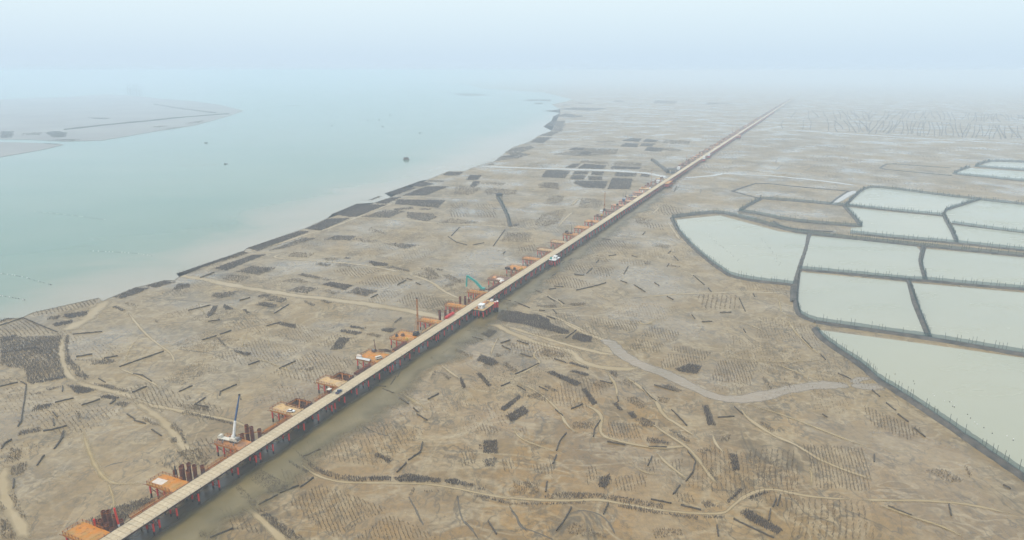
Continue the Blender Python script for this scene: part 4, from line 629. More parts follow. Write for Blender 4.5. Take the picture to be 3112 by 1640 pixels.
RUNNELS = [
[(-1.6,274.4),(1.4,268.2),(2.8,262.3),(5.0,257.7),(10.0,255.5),(14.9,252.2),(17.7,250.2)],
[(-23.2,264.7),(-18.4,258.8),(-14.3,250.2)],
[(29.4,270.1),(34.0,270.7),(40.4,267.6),(43.5,262.3),(45.1,253.2)],
[(-49.3,281.6),(-45.1,272.7),(-41.7,265.2),(-39.3,259.7)],
[(-26.3,282.6),(-24.4,272.7),(-22.7,265.2),(-20.0,259.7)],
[(-102.4,362.1),(-91.4,352.9),(-88.0,344.2)],
[(-85.3,348.5),(-77.3,341.4),(-68.1,337.2)],
[(-0.7,270.8),(2.2,266.1),(3.3,259.7),(6.4,256.2)],
[(-218.4,314.4),(-213.3,319.7)],
[(-207.8,305.7),(-205.9,309.3),(-197.9,312.2)],
[(-205.4,352.9),(-205.5,360.3)],
[(-289.3,506.6),(-251.0,522.4)],
[(-215.0,497.8),(-199.5,510.5),(-187.3,515.7)],
[(-243.7,460.7),(-226.6,456.4),(-209.7,450.1),(-197.8,438.9)],
[(-340.0,514.4),(-326.0,521.1),(-323.9,536.3)],
[(-333.4,582.3),(-297.7,570.9),(-275.8,567.8),(-252.2,560.0)],
[(103.0,573.9),(129.5,582.5),(164.7,589.2)],
[(-105.8,364.0),(-95.1,356.8),(-90.1,349.9)],
[(114.5,819.2),(148.5,809.0),(169.5,801.5)],
[(652.6,1976.6),(724.5,1915.2),(821.7,1857.4),(937.6,1739.0)],
[(554.2,1645.3),(622.9,1667.8),(680.5,1612.7),(702.2,1484.6),(804.9,1440.5)],
[(532.4,1602.1),(631.1,1591.6),(681.8,1531.5),(784.9,1541.2),(892.1,1512.4),(967.1,1440.5)],
[(730.2,2093.8),(744.2,2048.7)],
[(477.8,1431.9),(542.1,1359.3),(603.6,1300.4),(661.6,1233.4)],
[(842.5,2042.0),(921.5,1945.4),(948.2,1885.9)],
[(742.3,1390.7),(805.2,1321.9),(846.8,1286.5),(910.3,1208.4)],
[(778.7,1266.1),(855.6,1300.4)],
[(779.1,1246.3),(813.1,1172.7),(844.9,1117.4)],
[(657.6,1184.4),(691.9,1128.1),(734.4,1066.9),(777.7,1024.1)],
[(536.2,1390.7),(586.5,1484.6)],
[(575.6,1493.8),(600.6,1561.0)],
[(568.8,1344.1),(665.6,1493.8)],
[(610.4,1475.6),(643.7,1531.5)],
[(583.8,1233.4),(566.6,1178.5)],
[(699.7,1208.4),(730.7,1246.3)],
[(362.1,1138.6),(428.6,1212.2),(444.2,1233.4)],
[(273.5,1138.6),(301.4,1212.2)],
[(328.4,1178.4),(308.5,1108.6)],
[(251.1,1062.2),(276.4,1046.2),(316.2,1059.5)],
[(266.9,990.2),(286.2,961.5),(320.0,955.9)],
[(209.2,1059.5),(246.6,1052.8),(268.4,996.1)],
[(395.2,1066.3),(502.0,1162.2)],
[(293.4,1625.3),(386.7,1598.1),(449.2,1611.6)],
[(160.6,1625.3),(258.1,1611.6),(345.7,1558.9)],
]
SHORE = [(-414.7,471.7),(-413.4,517.9),(-412.4,524.3),(-403.8,524.3),(-401.1,527.4),(-400.5,537.8),(-367.8,576.7),(-359.5,567.8),(-357.2,580.0),(-351.3,606.3),(-345.3,613.5),(-335.6,629.5),(-325.5,629.5),(-326.8,641.9),(-334.4,651.9),(-301.0,741.4),(-302.2,753.9),(-270.7,842.8),(-265.4,855.2),(-253.1,918.5),(-253.9,947.0),(-236.0,1025.4),(-211.5,1033.1),(-193.8,1082.6),(-209.7,1115.8),(-189.1,1181.5),(-168.4,1251.4),(-155.9,1266.3),(-137.2,1340.1),(-128.3,1376.8),(-97.1,1376.8),(-69.9,1466.3),(-39.7,1528.9),(-25.7,1639.3),(1.3,1826.5),(49.5,1976.2),(79.6,2142.2),(134.6,2349.0),(114.2,2531.5),(163.0,2855.7),(183.4,3107.9),(232.6,3373.1),(172.4,3529.3),(255.7,3714.4),(240.3,4236.5),(430.7,4975.5),(307.6,6616.6),(-355.0,8240.0),(-671.2,10677.1)]
ISLAND = [(-3617.6,4969.9),(-3620.9,5295.0),(-3453.7,5420.1),(-3536.4,5933.1),(-3437.5,6063.5),(-2822.7,5463.0),(-2573.8,5137.0),(-2202.9,4796.5),(-1797.6,4273.6),(-1357.9,3551.6),(-1262.7,3105.4),(-1174.9,2573.4),(-1188.3,2300.2),(-1188.3,2006.4),(-1278.1,1979.5),(-1410.2,2027.8),(-1511.3,2043.3),(-1700.2,2091.4),(-3978.6,4969.9)]
ISLET = [(-1452.7,1962.0),(-1335.9,1939.0),(-1227.7,1894.7),(-1207.2,1806.9),(-1199.7,1735.6),(-1198.2,1608.3),(-1249.5,1551.3),(-1562.0,1953.3)]
ISLAND_DIKES = [[(-1527.2,2381.9),(-1514.9,2573.4),(-1468.1,2774.5),(-1426.0,3035.9),(-1331.5,3277.9)],[(-2163.7,4247.1),(-1730.3,3696.0),(-1424.2,3350.5)]]
ISLAND_BEDS = [
(0.70,0,'bluish stake bed on the hazy island across the water, broad patch near its near shore',[(-1530.0,2269.0),(-1527.8,2328.1),(-1453.2,2269.0),(-1355.7,2107.9),(-1385.4,2091.4)]),
(0.70,0,'bluish stake bed on the hazy island, patch at the left frame edge',[(-1716.2,2328.1),(-1654.3,2308.1),(-1505.8,2091.4),(-1522.6,2059.1)]),
(0.70,0,'bluish stake bed on the hazy island, thin patch in the middle of the flat',[(-1844.4,3022.4),(-1784.0,3002.3),(-1709.1,2982.5),(-1685.1,2905.7),(-1743.5,2918.2)]),
(0.70,0,'bluish stake bed along the near waterline of the hazy island',[(-1343.4,2003.3),(-1318.2,2043.3),(-1260.5,2027.8),(-1267.9,1991.3)]),
(0.60,0,'bluish stake bed on the low islet before the hazy island',[(-1329.3,1925.0),(-1278.4,1916.6),(-1227.7,1894.7),(-1255.1,1889.3)]),
(0.50,0,'bluish stake bed on the hazy island, outer strip near its tip',[(-1247.7,2649.2),(-1259.7,2718.6),(-1255.4,2856.6),(-1212.7,2702.3)]),
(0.50,0,'bluish stake bed on the hazy island, second strip back from its tip',[(-1296.4,2478.6),(-1295.0,2549.0),(-1253.8,2549.0),(-1256.4,2478.6)]),
(0.50,0,'bluish stake bed on the hazy island, strip right at the waterline',[(-1212.6,2328.1),(-1205.4,2478.6),(-1179.6,2501.6),(-1194.4,2381.9)]),
(0.40,0,'bluish stake bed on the hazy island, paler patch left of the broad one',[(-1580.7,2231.2),(-1542.8,2288.4),(-1478.9,2176.7),(-1527.7,2159.1)]),
]
PONDS = [
[(222.5,906.7),(289.7,935.7),(335.2,837.7),(362.2,818.3),(320.4,725.7),(269.9,622.2),(266.1,616.3),(235.4,627.3),(217.6,641.7),(214.4,661.8),(210.6,692.7),(208.2,753.1),(210.9,839.5)],
[(363.9,814.1),(411.4,790.2),(463.7,758.8),(456.8,739.2),(425.4,687.9),(396.9,630.8),(343.7,650.8),(295.0,667.4),(328.5,739.2)],
[(469.0,749.6),(511.3,731.0),(647.9,663.5),(572.1,579.3),(435.9,614.8),(400.2,628.3),(425.6,681.9)],
[(289.2,656.3),(337.2,637.5),(376.4,622.2),(346.0,558.9),(314.4,485.0),(272.7,504.7),(243.0,516.9),(240.5,535.3),(251.0,567.3),(263.9,598.2)],
[(380.2,619.8),(422.4,605.2),(552.7,557.7),(427.4,418.5),(339.6,466.6),(317.0,479.3),(348.0,550.9)],
[(238.9,496.8),(277.0,480.7),(317.5,462.6),(364.4,440.3),(387.5,428.5),(257.6,266.0),(254.6,297.5),(250.9,331.7),(248.1,355.1),(242.8,389.9),(238.8,406.7),(240.2,429.8),(236.5,454.0),(235.4,479.2)],
[(508.5,1018.9),(600.5,1157.4),(624.6,1173.6),(650.8,1152.6),(687.8,1099.7),(728.5,1057.8),(629.0,974.5),(600.0,935.7),(545.9,974.5)],
[(495.2,998.0),(539.9,963.1),(594.9,927.3),(580.4,894.8),(521.4,778.7),(471.1,798.0),(418.7,824.9),(435.6,857.2),(452.2,861.7)],
[(620.3,963.1),(729.8,1052.5),(868.7,908.8),(731.8,756.7),(610.2,852.7),(580.7,885.1)],
[(576.4,875.6),(614.1,843.8),(727.3,751.7),(672.5,690.9),(554.6,756.7),(524.1,778.7)],
[(983.6,1448.3),(1068.1,1525.2),(1167.4,1491.3),(1063.6,1353.7),(1031.7,1401.1)],
[(864.4,1338.6),(949.7,1421.0),(1014.6,1377.0),(1046.6,1331.1),(964.3,1222.0),(916.7,1267.6)],
]
DIKES = [
(5.0,1.6,1,'along the mudflat side of the five-sided pond',[(219.4,920.7),(216.5,898.5),(209.1,836.0),(207.2,749.2),(209.8,689.5),(213.3,657.9),(216.0,641.2),(235.0,625.8),(265.2,614.0)]),
(6.0,1.6,1,'across the far side of the five-sided pond',[(219.4,920.7),(265.0,948.2),(296.0,957.0),(317.4,920.7),(340.6,868.1),(352.8,837.7),(368.5,824.2)]),
(6.0,1.6,0,'between the five-sided pond and the pond right of it',[(368.5,824.2),(327.6,738.8),(300.5,684.7),(273.8,629.9),(260.0,600.7),(246.0,565.4)]),
(5.0,1.6,1,'curving round the near left corner of the middle pond',[(287.1,656.2),(262.8,600.7),(248.1,565.4),(238.9,537.5),(238.8,526.3),(244.4,515.5)]),
(7.0,1.6,1,'along the near side of the two middle ponds',[(244.4,515.5),(271.3,501.7),(313.8,480.7),(342.9,462.7),(422.0,412.3)]),
(5.0,1.6,1,'between the upper and lower middle ponds',[(292.2,666.2),(342.0,647.0),(380.0,629.9),(399.4,627.3),(434.5,612.5),(563.6,569.6)]),
(6.0,1.6,1,'splitting the upper middle ponds',[(472.4,759.8),(443.4,715.6),(425.7,684.7),(399.1,629.9)]),
(6.0,1.6,1,'splitting the lower middle ponds, with rubble at its foot',[(379.4,624.8),(361.9,587.0),(338.3,533.7),(315.9,482.3)]),
(6.0,1.8,1,'along the long mudflat side of the lowest pond',[(237.6,500.5),(235.3,492.3),(234.1,478.7),(236.5,453.6),(240.2,429.6),(238.6,406.0),(243.0,390.0),(248.0,354.7),(250.6,331.0),(254.4,297.0),(257.3,265.4)]),
(6.0,1.5,1,'along the far side of the upper middle ponds',[(368.5,824.2),(413.9,795.0),(474.5,762.0),(516.5,738.8),(654.2,670.2)]),
(5.0,1.5,1,'along the near side of the back ponds',[(420.4,828.4),(470.9,797.4),(521.2,776.7),(553.5,754.8),(671.5,689.5)]),
(5.0,1.5,1,'round the back of the farther pond',[(498.9,1008.2),(549.5,1084.2),(597.7,1154.2),(627.1,1178.4),(651.8,1154.2),(688.9,1101.3),(730.4,1056.8),(868.6,908.5)]),
(5.0,1.5,1,'between the two back left ponds',[(498.9,1008.2),(545.1,972.8),(600.3,934.3)]),
(7.0,1.6,1,'winding down between the back ponds',[(732.8,1056.8),(683.2,1020.6),(631.6,978.5),(606.8,945.0),(582.8,898.5),(555.8,843.0),(522.1,778.2)]),
(4.0,1.4,1,'between the two back right ponds',[(581.1,884.0),(609.7,851.8),(722.1,745.7)]),
(5.0,1.5,1,'along the near side of the drained pond',[(326.8,967.1),(350.3,941.7),(370.4,903.5),(414.0,879.3),(453.1,865.3)]),
(5.0,1.5,1,'at the left end of the drained pond',[(326.8,967.1),(357.1,1014.4),(394.0,1066.3)]),
(4.0,1.4,1,'along the far side of the drained pond',[(394.0,1066.3),(449.2,1039.7),(496.6,1008.2)]),
(5.0,1.5,1,'at the right end of the drained pond',[(496.6,1008.2),(475.1,934.3),(453.1,865.3)]),
(4.0,1.2,0,'outlining the bare mud pond behind the drained one',[(369.9,1138.6),(409.2,1186.7),(444.4,1229.8),(506.0,1178.4),(565.3,1138.6)]),
(4.0,1.2,0,'linking the far mud ponds to the drained one',[(369.9,1138.6),(381.1,1101.3),(395.2,1066.3)]),
(5.0,1.2,0,'between the bare mud pond and the farther pond',[(482.4,1023.1),(525.9,1087.0),(565.3,1138.6)]),
(6.0,1.4,1,'between the two far ponds',[(976.3,1443.9),(999.6,1423.5),(1065.7,1356.2)]),
(6.0,1.4,1,'round the first far pond',[(976.3,1443.9),(1031.6,1503.0),(1075.2,1535.4),(1133.2,1518.1),(1177.9,1504.9)]),
(6.0,1.4,1,'round the left end of the second far pond',[(960.2,1437.0),(903.0,1382.7),(861.2,1336.6),(884.0,1311.8),(929.7,1256.8),(961.6,1218.3)]),
(6.0,1.2,0,'round the far drained pond',[(849.4,1317.6),(791.7,1374.8),(758.8,1411.8),(788.4,1457.8),(822.3,1497.5),(863.1,1461.3),(914.7,1426.9)]),
(4.0,1.2,0,'on the track beside the five-sided pond',[(351.8,898.5),(349.3,869.9),(361.6,850.0),(402.7,836.0)]),
(5.0,1.6,1,'standing alone on the mudflat left of the trestle',[(-22.4,1075.7),(-14.1,1010.5),(-5.5,930.9),(-2.1,867.0)]),
]
FAR_ROWS = [
[(1444.8,3568.5),(1375.1,3399.1),(1306.3,3244.9),(1242.2,3103.8),(1187.1,2974.3)],
[(1511.3,3568.5),(1427.5,3365.6),(1349.9,3184.2),(1282.8,3021.0),(1227.1,2873.5)],
[(1527.7,3568.5),(1469.8,3407.4),(1418.6,3260.1),(1368.1,3124.8),(1316.4,3000.1)],
[(1586.2,3568.5),(1497.0,3363.3),(1422.9,3180.2),(1358.9,3015.7),(1298.8,2867.0)],
[(1637.4,3568.5),(1542.2,3359.9),(1462.9,3174.1),(1394.9,3007.5),(1331.9,2857.1)],
[(1660.2,3568.5),(1583.7,3381.9),(1509.2,3213.6),(1438.6,3061.0),(1376.2,2922.0)],
[(1681.3,3568.5),(1594.5,3357.9),(1516.4,3170.5),(1441.5,3002.5),(1370.0,2851.2)],
[(1710.6,3568.5),(1610.2,3355.8),(1522.8,3166.7),(1449.7,2997.5),(1387.4,2845.1)],
[(1724.0,3568.5),(1644.8,3383.1),(1575.6,3215.8),(1509.8,3064.0),(1444.7,2925.7)],
[(1743.5,3568.5),(1665.8,3407.1),(1599.7,3259.4),(1543.7,3123.8),(1492.6,2998.9)],
[(1783.6,3568.5),(1694.9,3381.9),(1612.3,3213.6),(1540.1,3061.0),(1479.3,2922.0)],
[(1790.7,3568.5),(1699.6,3360.0),(1617.6,3174.2),(1539.3,3007.5),(1464.5,2857.2)],
[(1834.0,3568.5),(1740.2,3402.7),(1660.1,3251.5),(1589.8,3112.9),(1523.1,2985.5)],
[(1858.2,3568.5),(1760.3,3384.7),(1666.5,3218.7),(1577.3,3068.0),(1496.5,2930.5)],
[(1903.5,3568.5),(1782.4,3342.9),(1672.9,3143.9),(1570.2,2966.8),(1475.5,2808.3)],
[(1922.7,3568.5),(1817.1,3376.1),(1724.2,3203.1),(1637.1,3046.8),(1552.9,2904.7)],
[(1955.7,3568.5),(1843.8,3389.2),(1743.2,3226.8),(1656.6,3079.0),(1581.7,2943.9)],
[(1985.7,3568.5),(1872.4,3378.9),(1765.3,3208.2),(1667.7,3053.6),(1582.8,2913.0)],
[(1991.2,3568.5),(1887.2,3375.7),(1790.4,3202.4),(1697.7,3045.7),(1610.9,2903.4)],
[(2019.4,3568.5),(1912.8,3384.5),(1811.5,3218.4),(1718.9,3067.5),(1638.3,2930.0)],
[(2040.4,3568.5),(1933.1,3387.1),(1832.7,3223.0),(1743.2,3073.8),(1666.5,2937.7)],
[(2064.7,3568.5),(1954.0,3387.4),(1855.6,3223.6),(1771.2,3074.7),(1698.0,2938.7)],
[(2094.0,3568.5),(1977.2,3363.6),(1867.7,3180.6),(1765.2,3016.2),(1672.9,2867.7)],
[(2109.4,3568.5),(1990.9,3377.1),(1888.5,3204.9),(1801.0,3049.1),(1723.0,2907.6)],
[(2132.6,3567.6),(2013.8,3375.5),(1903.2,3202.7),(1804.5,3046.5),(1719.6,2904.6)],
[(2124.1,3545.9),(2016.9,3366.7),(1925.2,3204.4),(1846.0,3056.8),(1773.1,2922.0)],
[(2136.4,3523.0),(2028.4,3333.5),(1934.0,3163.2),(1846.3,3009.1),(1761.6,2869.1)],
[(2153.8,3503.5),(2044.3,3313.7),(1946.1,3143.1),(1853.1,2988.9),(1764.1,2849.0)],
[(2163.2,3482.2),(2040.1,3272.3),(1933.3,3085.9),(1835.3,2919.3),(1742.3,2769.5)],
[(2176.0,3464.5),(2054.7,3266.0),(1951.2,3088.7),(1859.0,2929.3),(1772.2,2785.3)],
[(2220.2,3423.8),(2130.2,3281.7),(2044.5,3150.8),(1960.0,3029.7),(1878.7,2917.5)],
[(2228.7,3406.4),(2131.9,3267.6),(2047.7,3139.6),(1973.8,3021.1),(1904.5,2911.1)],
[(2243.0,3388.1),(2122.9,3203.7),(2013.7,3038.1),(1910.3,2888.5),(1812.7,2752.7)],
[(2240.5,3379.0),(2123.9,3199.9),(2021.7,3038.7),(1927.1,2892.6),(1836.3,2759.7)],
[(2259.6,3359.4),(2150.8,3204.0),(2056.6,3062.2),(1971.5,2932.2),(1889.9,2812.6)],
[(2270.6,3346.6),(2147.4,3175.3),(2040.5,3020.4),(1947.9,2879.7),(1864.0,2751.3)],
[(2270.9,3337.6),(2191.3,3217.2),(2117.7,3105.0),(2044.9,3000.3),(1971.9,2902.3)],
[(2284.7,3321.6),(2194.0,3199.1),(2114.1,3085.2),(2044.3,2978.9),(1979.8,2879.6)],
[(2295.0,3312.9),(2176.4,3153.4),(2073.3,3008.3),(1983.3,2875.8),(1900.9,2754.2)],
[(2286.2,3299.9),(2180.3,3146.5),(2087.2,3006.5),(2006.8,2878.3),(1934.6,2760.3)],
[(2289.7,3280.2),(2224.7,3170.0),(2163.6,3066.9),(2101.9,2970.1),(2039.5,2879.2)],
[(2305.4,3265.9),(2227.8,3140.4),(2150.7,3024.1),(2075.6,2915.9),(2006.9,2815.1)],
[(2318.1,3247.6),(2242.8,3139.5),(2174.4,3038.3),(2115.1,2943.3),(2062.8,2854.0)],
[(2335.7,3230.4),(2267.7,3127.9),(2198.7,3031.7),(2132.5,2941.1),(2073.5,2855.6)],
[(2328.9,3216.7),(2258.4,3108.2),(2196.9,3006.7),(2139.3,2911.5),(2081.0,2822.0)],
[(2337.4,3208.6),(2267.5,3103.4),(2206.2,3004.8),(2148.6,2912.2),(2090.3,2825.1)],
[(2357.9,3195.2),(2292.5,3105.8),(2230.5,3021.2),(2176.1,2941.0),(2129.0,2864.9)],
[(1106.8,2843.7),(1058.2,2731.3),(1016.0,2627.3),(981.2,2530.7),(950.9,2440.9)],
[(1187.8,2843.7),(1135.4,2718.9),(1090.0,2604.3),(1046.8,2498.8),(1002.7,2401.3)],
[(1217.0,2843.7),(1164.8,2712.5),(1112.8,2592.6),(1063.9,2482.6),(1021.7,2381.4)],
[(1283.6,2843.7),(1228.3,2705.3),(1173.5,2579.4),(1121.2,2464.5),(1074.9,2359.2)],
[(1316.9,2843.7),(1245.7,2687.1),(1180.9,2546.5),(1125.6,2419.6),(1079.3,2304.5)],
[(1315.3,2843.7),(1268.8,2719.7),(1227.4,2605.8),(1186.5,2500.9),(1144.5,2403.9)],
[(1352.4,2843.7),(1292.3,2693.6),(1236.5,2558.2),(1181.9,2435.5),(1129.2,2323.8)],
[(1371.0,2843.7),(1296.4,2676.3),(1234.0,2527.1),(1179.0,2393.4),(1126.7,2272.8)],
[(1394.0,2843.7),(1327.4,2686.5),(1266.3,2545.4),(1207.2,2418.2),(1150.5,2302.8)],
[(1415.4,2843.7),(1339.9,2685.0),(1271.0,2542.7),(1211.6,2414.5),(1161.8,2298.3)],
[(1417.0,2843.7),(1354.5,2693.3),(1297.5,2557.8),(1242.2,2434.9),(1188.3,2323.1)],
[(1444.6,2843.7),(1366.5,2688.4),(1297.8,2548.8),(1239.8,2422.7),(1190.1,2308.2)],
[(1469.3,2843.7),(1385.8,2695.0),(1314.8,2560.9),(1252.9,2439.1),(1194.8,2328.2)],
[(1492.7,2843.7),(1395.9,2664.3),(1306.1,2505.8),(1223.4,2364.8),(1150.4,2238.4)],
[(1515.6,2843.7),(1410.0,2659.7),(1315.8,2497.6),(1235.0,2353.8),(1166.7,2225.3)],
[(1515.1,2843.7),(1431.7,2685.2),(1356.7,2543.1),(1285.3,2415.0),(1217.1,2298.9)],
[(1541.0,2843.7),(1455.2,2686.3),(1376.5,2545.1),(1301.4,2417.8),(1230.5,2302.3)],
[(1551.7,2843.7),(1452.5,2660.8),(1363.1,2499.6),(1279.6,2356.4),(1202.5,2228.4)],
[(1571.9,2843.7),(1473.1,2668.7),(1381.6,2513.6),(1296.5,2375.2),(1220.3,2250.9)],
[(1584.3,2843.7),(1487.9,2681.6),(1400.0,2536.7),(1323.3,2406.3),(1257.9,2288.4)],
[(1591.2,2843.7),(1492.0,2657.1),(1403.0,2492.9),(1320.0,2347.6),(1243.5,2217.8)],
[(1607.3,2837.9),(1501.8,2649.6),(1412.8,2484.2),(1333.7,2337.9),(1259.9,2207.5)],
[(1622.9,2825.6),(1516.6,2646.9),(1425.8,2489.1),(1348.9,2348.6),(1281.6,2222.9)],
[(1635.8,2818.0),(1534.2,2652.5),(1444.5,2505.1),(1367.9,2372.9),(1302.1,2253.6)],
[(1645.3,2804.6),(1529.8,2616.1),(1430.1,2450.8),(1346.1,2304.8),(1273.8,2174.9)],
[(1648.7,2797.5),(1540.2,2609.4),(1441.1,2444.7),(1352.6,2299.1),(1276.5,2169.5)],
[(1655.4,2789.2),(1540.7,2603.4),(1444.1,2440.3),(1361.9,2296.1),(1288.5,2167.7)],
[(1660.2,2778.0),(1558.6,2598.4),(1466.4,2440.2),(1380.5,2299.8),(1302.2,2174.3)],
[(1664.4,2764.7),(1559.7,2580.0),(1468.7,2418.0),(1385.3,2274.7),(1307.4,2147.2)],
[(1675.9,2750.5),(1579.6,2579.4),(1493.6,2427.9),(1413.2,2292.9),(1338.0,2171.9)],
[(1688.9,2741.1),(1590.0,2569.3),(1498.5,2417.3),(1413.9,2282.0),(1338.4,2160.7)],
[(1702.6,2728.9),(1605.0,2572.2),(1516.6,2432.1),(1439.7,2306.3),(1374.1,2192.5)],
[(1704.5,2714.4),(1607.8,2547.1),(1521.8,2398.8),(1441.6,2266.5),(1366.3,2147.7)],
[(1719.1,2700.2),(1609.7,2526.2),(1517.4,2372.9),(1437.8,2236.7),(1365.4,2115.0)],
[(1730.0,2689.2),(1619.3,2513.4),(1525.4,2358.7),(1442.1,2221.6),(1364.7,2099.2)],
[(1755.7,2678.6),(1648.8,2518.8),(1550.4,2376.7),(1462.5,2249.4),(1386.5,2134.8)],
[(1757.2,2671.7),(1649.2,2505.1),(1549.5,2357.7),(1459.0,2226.3),(1379.8,2108.5)],
[(1765.8,2657.1),(1656.8,2491.1),(1561.2,2344.3),(1473.3,2213.4),(1390.9,2096.1)],
[(1776.5,2645.7),(1674.0,2487.9),(1578.9,2347.5),(1490.6,2221.8),(1411.3,2108.5)],
[(1778.1,2635.6),(1684.4,2494.5),(1602.9,2367.5),(1528.4,2252.5),(1457.1,2147.9)],
[(1796.6,2622.7),(1700.6,2478.3),(1610.5,2348.7),(1526.1,2231.7),(1449.7,2125.5)],
[(1806.7,2613.3),(1690.6,2448.8),(1586.5,2303.4),(1496.2,2173.9),(1418.9,2057.9)],
[(1818.5,2601.7),(1708.0,2444.6),(1606.3,2305.0),(1515.0,2180.2),(1435.7,2067.9)],
[(1801.1,2595.6),(1697.5,2436.3),(1608.4,2295.0),(1527.9,2168.9),(1452.2,2055.7)],
[(1810.7,2586.4),(1709.2,2436.4),(1622.6,2302.5),(1546.8,2182.2),(1476.9,2073.6)],
[(1825.3,2578.5),(1725.0,2433.1),(1633.6,2302.9),(1553.4,2185.7),(1484.5,2079.5)],
[(1830.8,2565.4),(1745.6,2433.4),(1666.2,2313.9),(1590.2,2205.5),(1519.1,2106.5)],
[(1829.7,2558.4),(1742.9,2428.4),(1668.2,2310.7),(1601.4,2203.6),(1537.8,2105.9)],
[(1849.6,2545.7),(1748.5,2404.8),(1660.0,2278.5),(1583.9,2164.5),(1516.8,2061.1)],
[(1858.9,2532.3),(1772.6,2403.2),(1690.6,2286.3),(1614.3,2180.1),(1546.5,2083.0)],
[(1867.4,2519.3),(1779.0,2387.8),(1698.6,2269.1),(1622.2,2161.4),(1549.5,2063.3)],
]
SEA_FIELDS = [[(-542.7,1602.5),(-530.9,1720.2),(-302.2,1696.7),(-308.5,1587.8)],[(-393.8,952.4),(-367.2,1022.9),(-291.9,1022.9),(-348.8,895.4)],[(-408.4,779.5),(-434.6,920.5),(-337.7,876.3),(-371.9,779.5)],[(-296.6,1664.1),(-139.5,1670.5),(-264.1,1579.1)]]
BUOYS = [[(-509.8,651.9),(-484.6,643.8),(-452.3,624.5),(-434.7,614.6)],[(-459.8,582.3),(-441.6,575.8),(-429.6,570.3)],[(-472.3,741.0),(-422.6,733.4),(-393.8,720.0)],[(-685.2,965.2),(-619.7,940.5),(-553.0,909.3)]]
POND_FLOATS = [[(253.6,417.4),(260.3,409.0),(261.6,388.8),(265.6,376.3)],[(265.9,372.3),(264.8,353.3),(267.6,337.5),(273.3,332.2)],[(241.7,830.9),(239.6,746.1),(241.7,687.9)],[(299.8,798.0),(291.3,739.2),(276.1,676.1)]]
BOATS = [(-620.8,1486.5),(-663.0,2564.1),(-592.5,2870.2),(-547.6,2879.5),(-559.5,3210.7),(-469.0,2527.6),(-299.6,2262.5),(-1288.5,3568.4),(-2590.2,6646.8),(-1733.7,4497.9),(-1282.7,3551.6),(-621.8,1489.4),(-857.0,1933.4),(-858.7,1942.4)]
HOUSEBOAT = [(-240.6,1562.3)]
RAFT = [(-1309.8,4105.5),(-1245.4,4105.5)]
CRANES = [(-3224.9,5933.1),(-3200.8,5933.1),(-3170.7,5933.1),(-3147.4,5933.1),(-3096.9,5882.6)]
NETBOX = [(-20.4,1075.7)]

# ------------------------------------------------------------------ helpers
def link(o, parent=None, label=None, cat=None, group=None, kind=None):
    COL.objects.link(o)
    if parent is not None:
        o.parent = parent
    if label: o['label'] = label
    if cat: o['category'] = cat
    if group: o['group'] = group
    if kind: o['kind'] = kind
    return o

class MB:
    """collects faces for one mesh"""
    def __init__(s):
        s.v, s.f, s.m, s.mats = [], [], [], []
    def mi(s, mat):
        if mat not in s.mats: s.mats.append(mat)
        return s.mats.index(mat)
    def add(s, verts, faces, mat):
        k, b = s.mi(mat), len(s.v)
        s.v += [tuple(p) for p in verts]
        s.f += [tuple(b + i for i in f) for f in faces]
        s.m += [k] * len(faces)
    def box(s, c, size, mat, rz=0.0, taper=1.0, ry=0.0):
        hx, hy, hz = size[0] / 2, size[1] / 2, size[2] / 2
        M = Matrix.Translation(c) @ Matrix.Rotation(rz, 4, 'Z') @ Matrix.Rotation(ry, 4, 'Y')
        vs = []
        for z, t in ((-hz, 1.0), (hz, taper)):
            vs += [M @ Vector((x * t, y * t, z)) for x, y in ((-hx, -hy), (hx, -hy), (hx, hy), (-hx, hy))]
        s.add(vs, [(3, 2, 1, 0), (4, 5, 6, 7), (0, 1, 5, 4), (1, 2, 6, 5), (2, 3, 7, 6), (3, 0, 4, 7)], mat)
        return s
    def tube(s, a, b, r, mat, n=8, r2=None, caps=True):
        a, b = Vector(a), Vector(b)
        r2 = r if r2 is None else r2
        q = (b - a).to_track_quat('Z', 'Y')
        vs = []
        for p, rr in ((a, r), (b, r2)):
            vs += [p + q @ Vector((rr * math.cos(2 * math.pi * i / n), rr * math.sin(2 * math.pi * i / n), 0)) for i in range(n)]
        fs = [(i, (i + 1) % n, n + (i + 1) % n, n + i) for i in range(n)]
        if caps:
            fs += [tuple(range(n - 1, -1, -1)), tuple(range(n, 2 * n))]
        s.add(vs, fs, mat)
        return s
    def bar(s, a, b, w, h, mat):
        """square bar from a to b"""
        a, b = Vector(a), Vector(b)
        d = (b - a)
        q = d.to_track_quat('X', 'Z')
        L = d.length
        vs = []
        for x in (0, L):
            vs += [a + q @ Vector((x, y, z)) for y, z in ((-w / 2, -h / 2), (w / 2, -h / 2), (w / 2, h / 2), (-w / 2, h / 2))]
        s.add(vs, [(0, 1, 2, 3), (7, 6, 5, 4), (1, 0, 4, 5), (2, 1, 5, 6), (3, 2, 6, 7), (0, 3, 7, 4)], mat)
        return s
    def mesh(s, name):
        me = bpy.data.meshes.new(name)
        me.from_pydata(s.v, [], s.f)
        for m in s.mats: me.materials.append(m)
        me.polygons.foreach_set('material_index', s.m)
        me.update()
        return me
    def build(s, name, parent=None, loc=None, rz=0.0, **tags):
        o = bpy.data.objects.new(name, s.mesh(name))
        if loc is not None:
            o.location = loc
            o.rotation_euler = (0, 0, rz)
        return link(o, parent, **tags)

def thing(name, label, cat, loc=(0, 0, 0), rz=0.0, group=None):
    o = bpy.data.objects.new(name, None)
    o.empty_display_size = 0.5
    o.location = loc
    o.rotation_euler = (0, 0, rz)
    return link(o, None, label, cat, group)

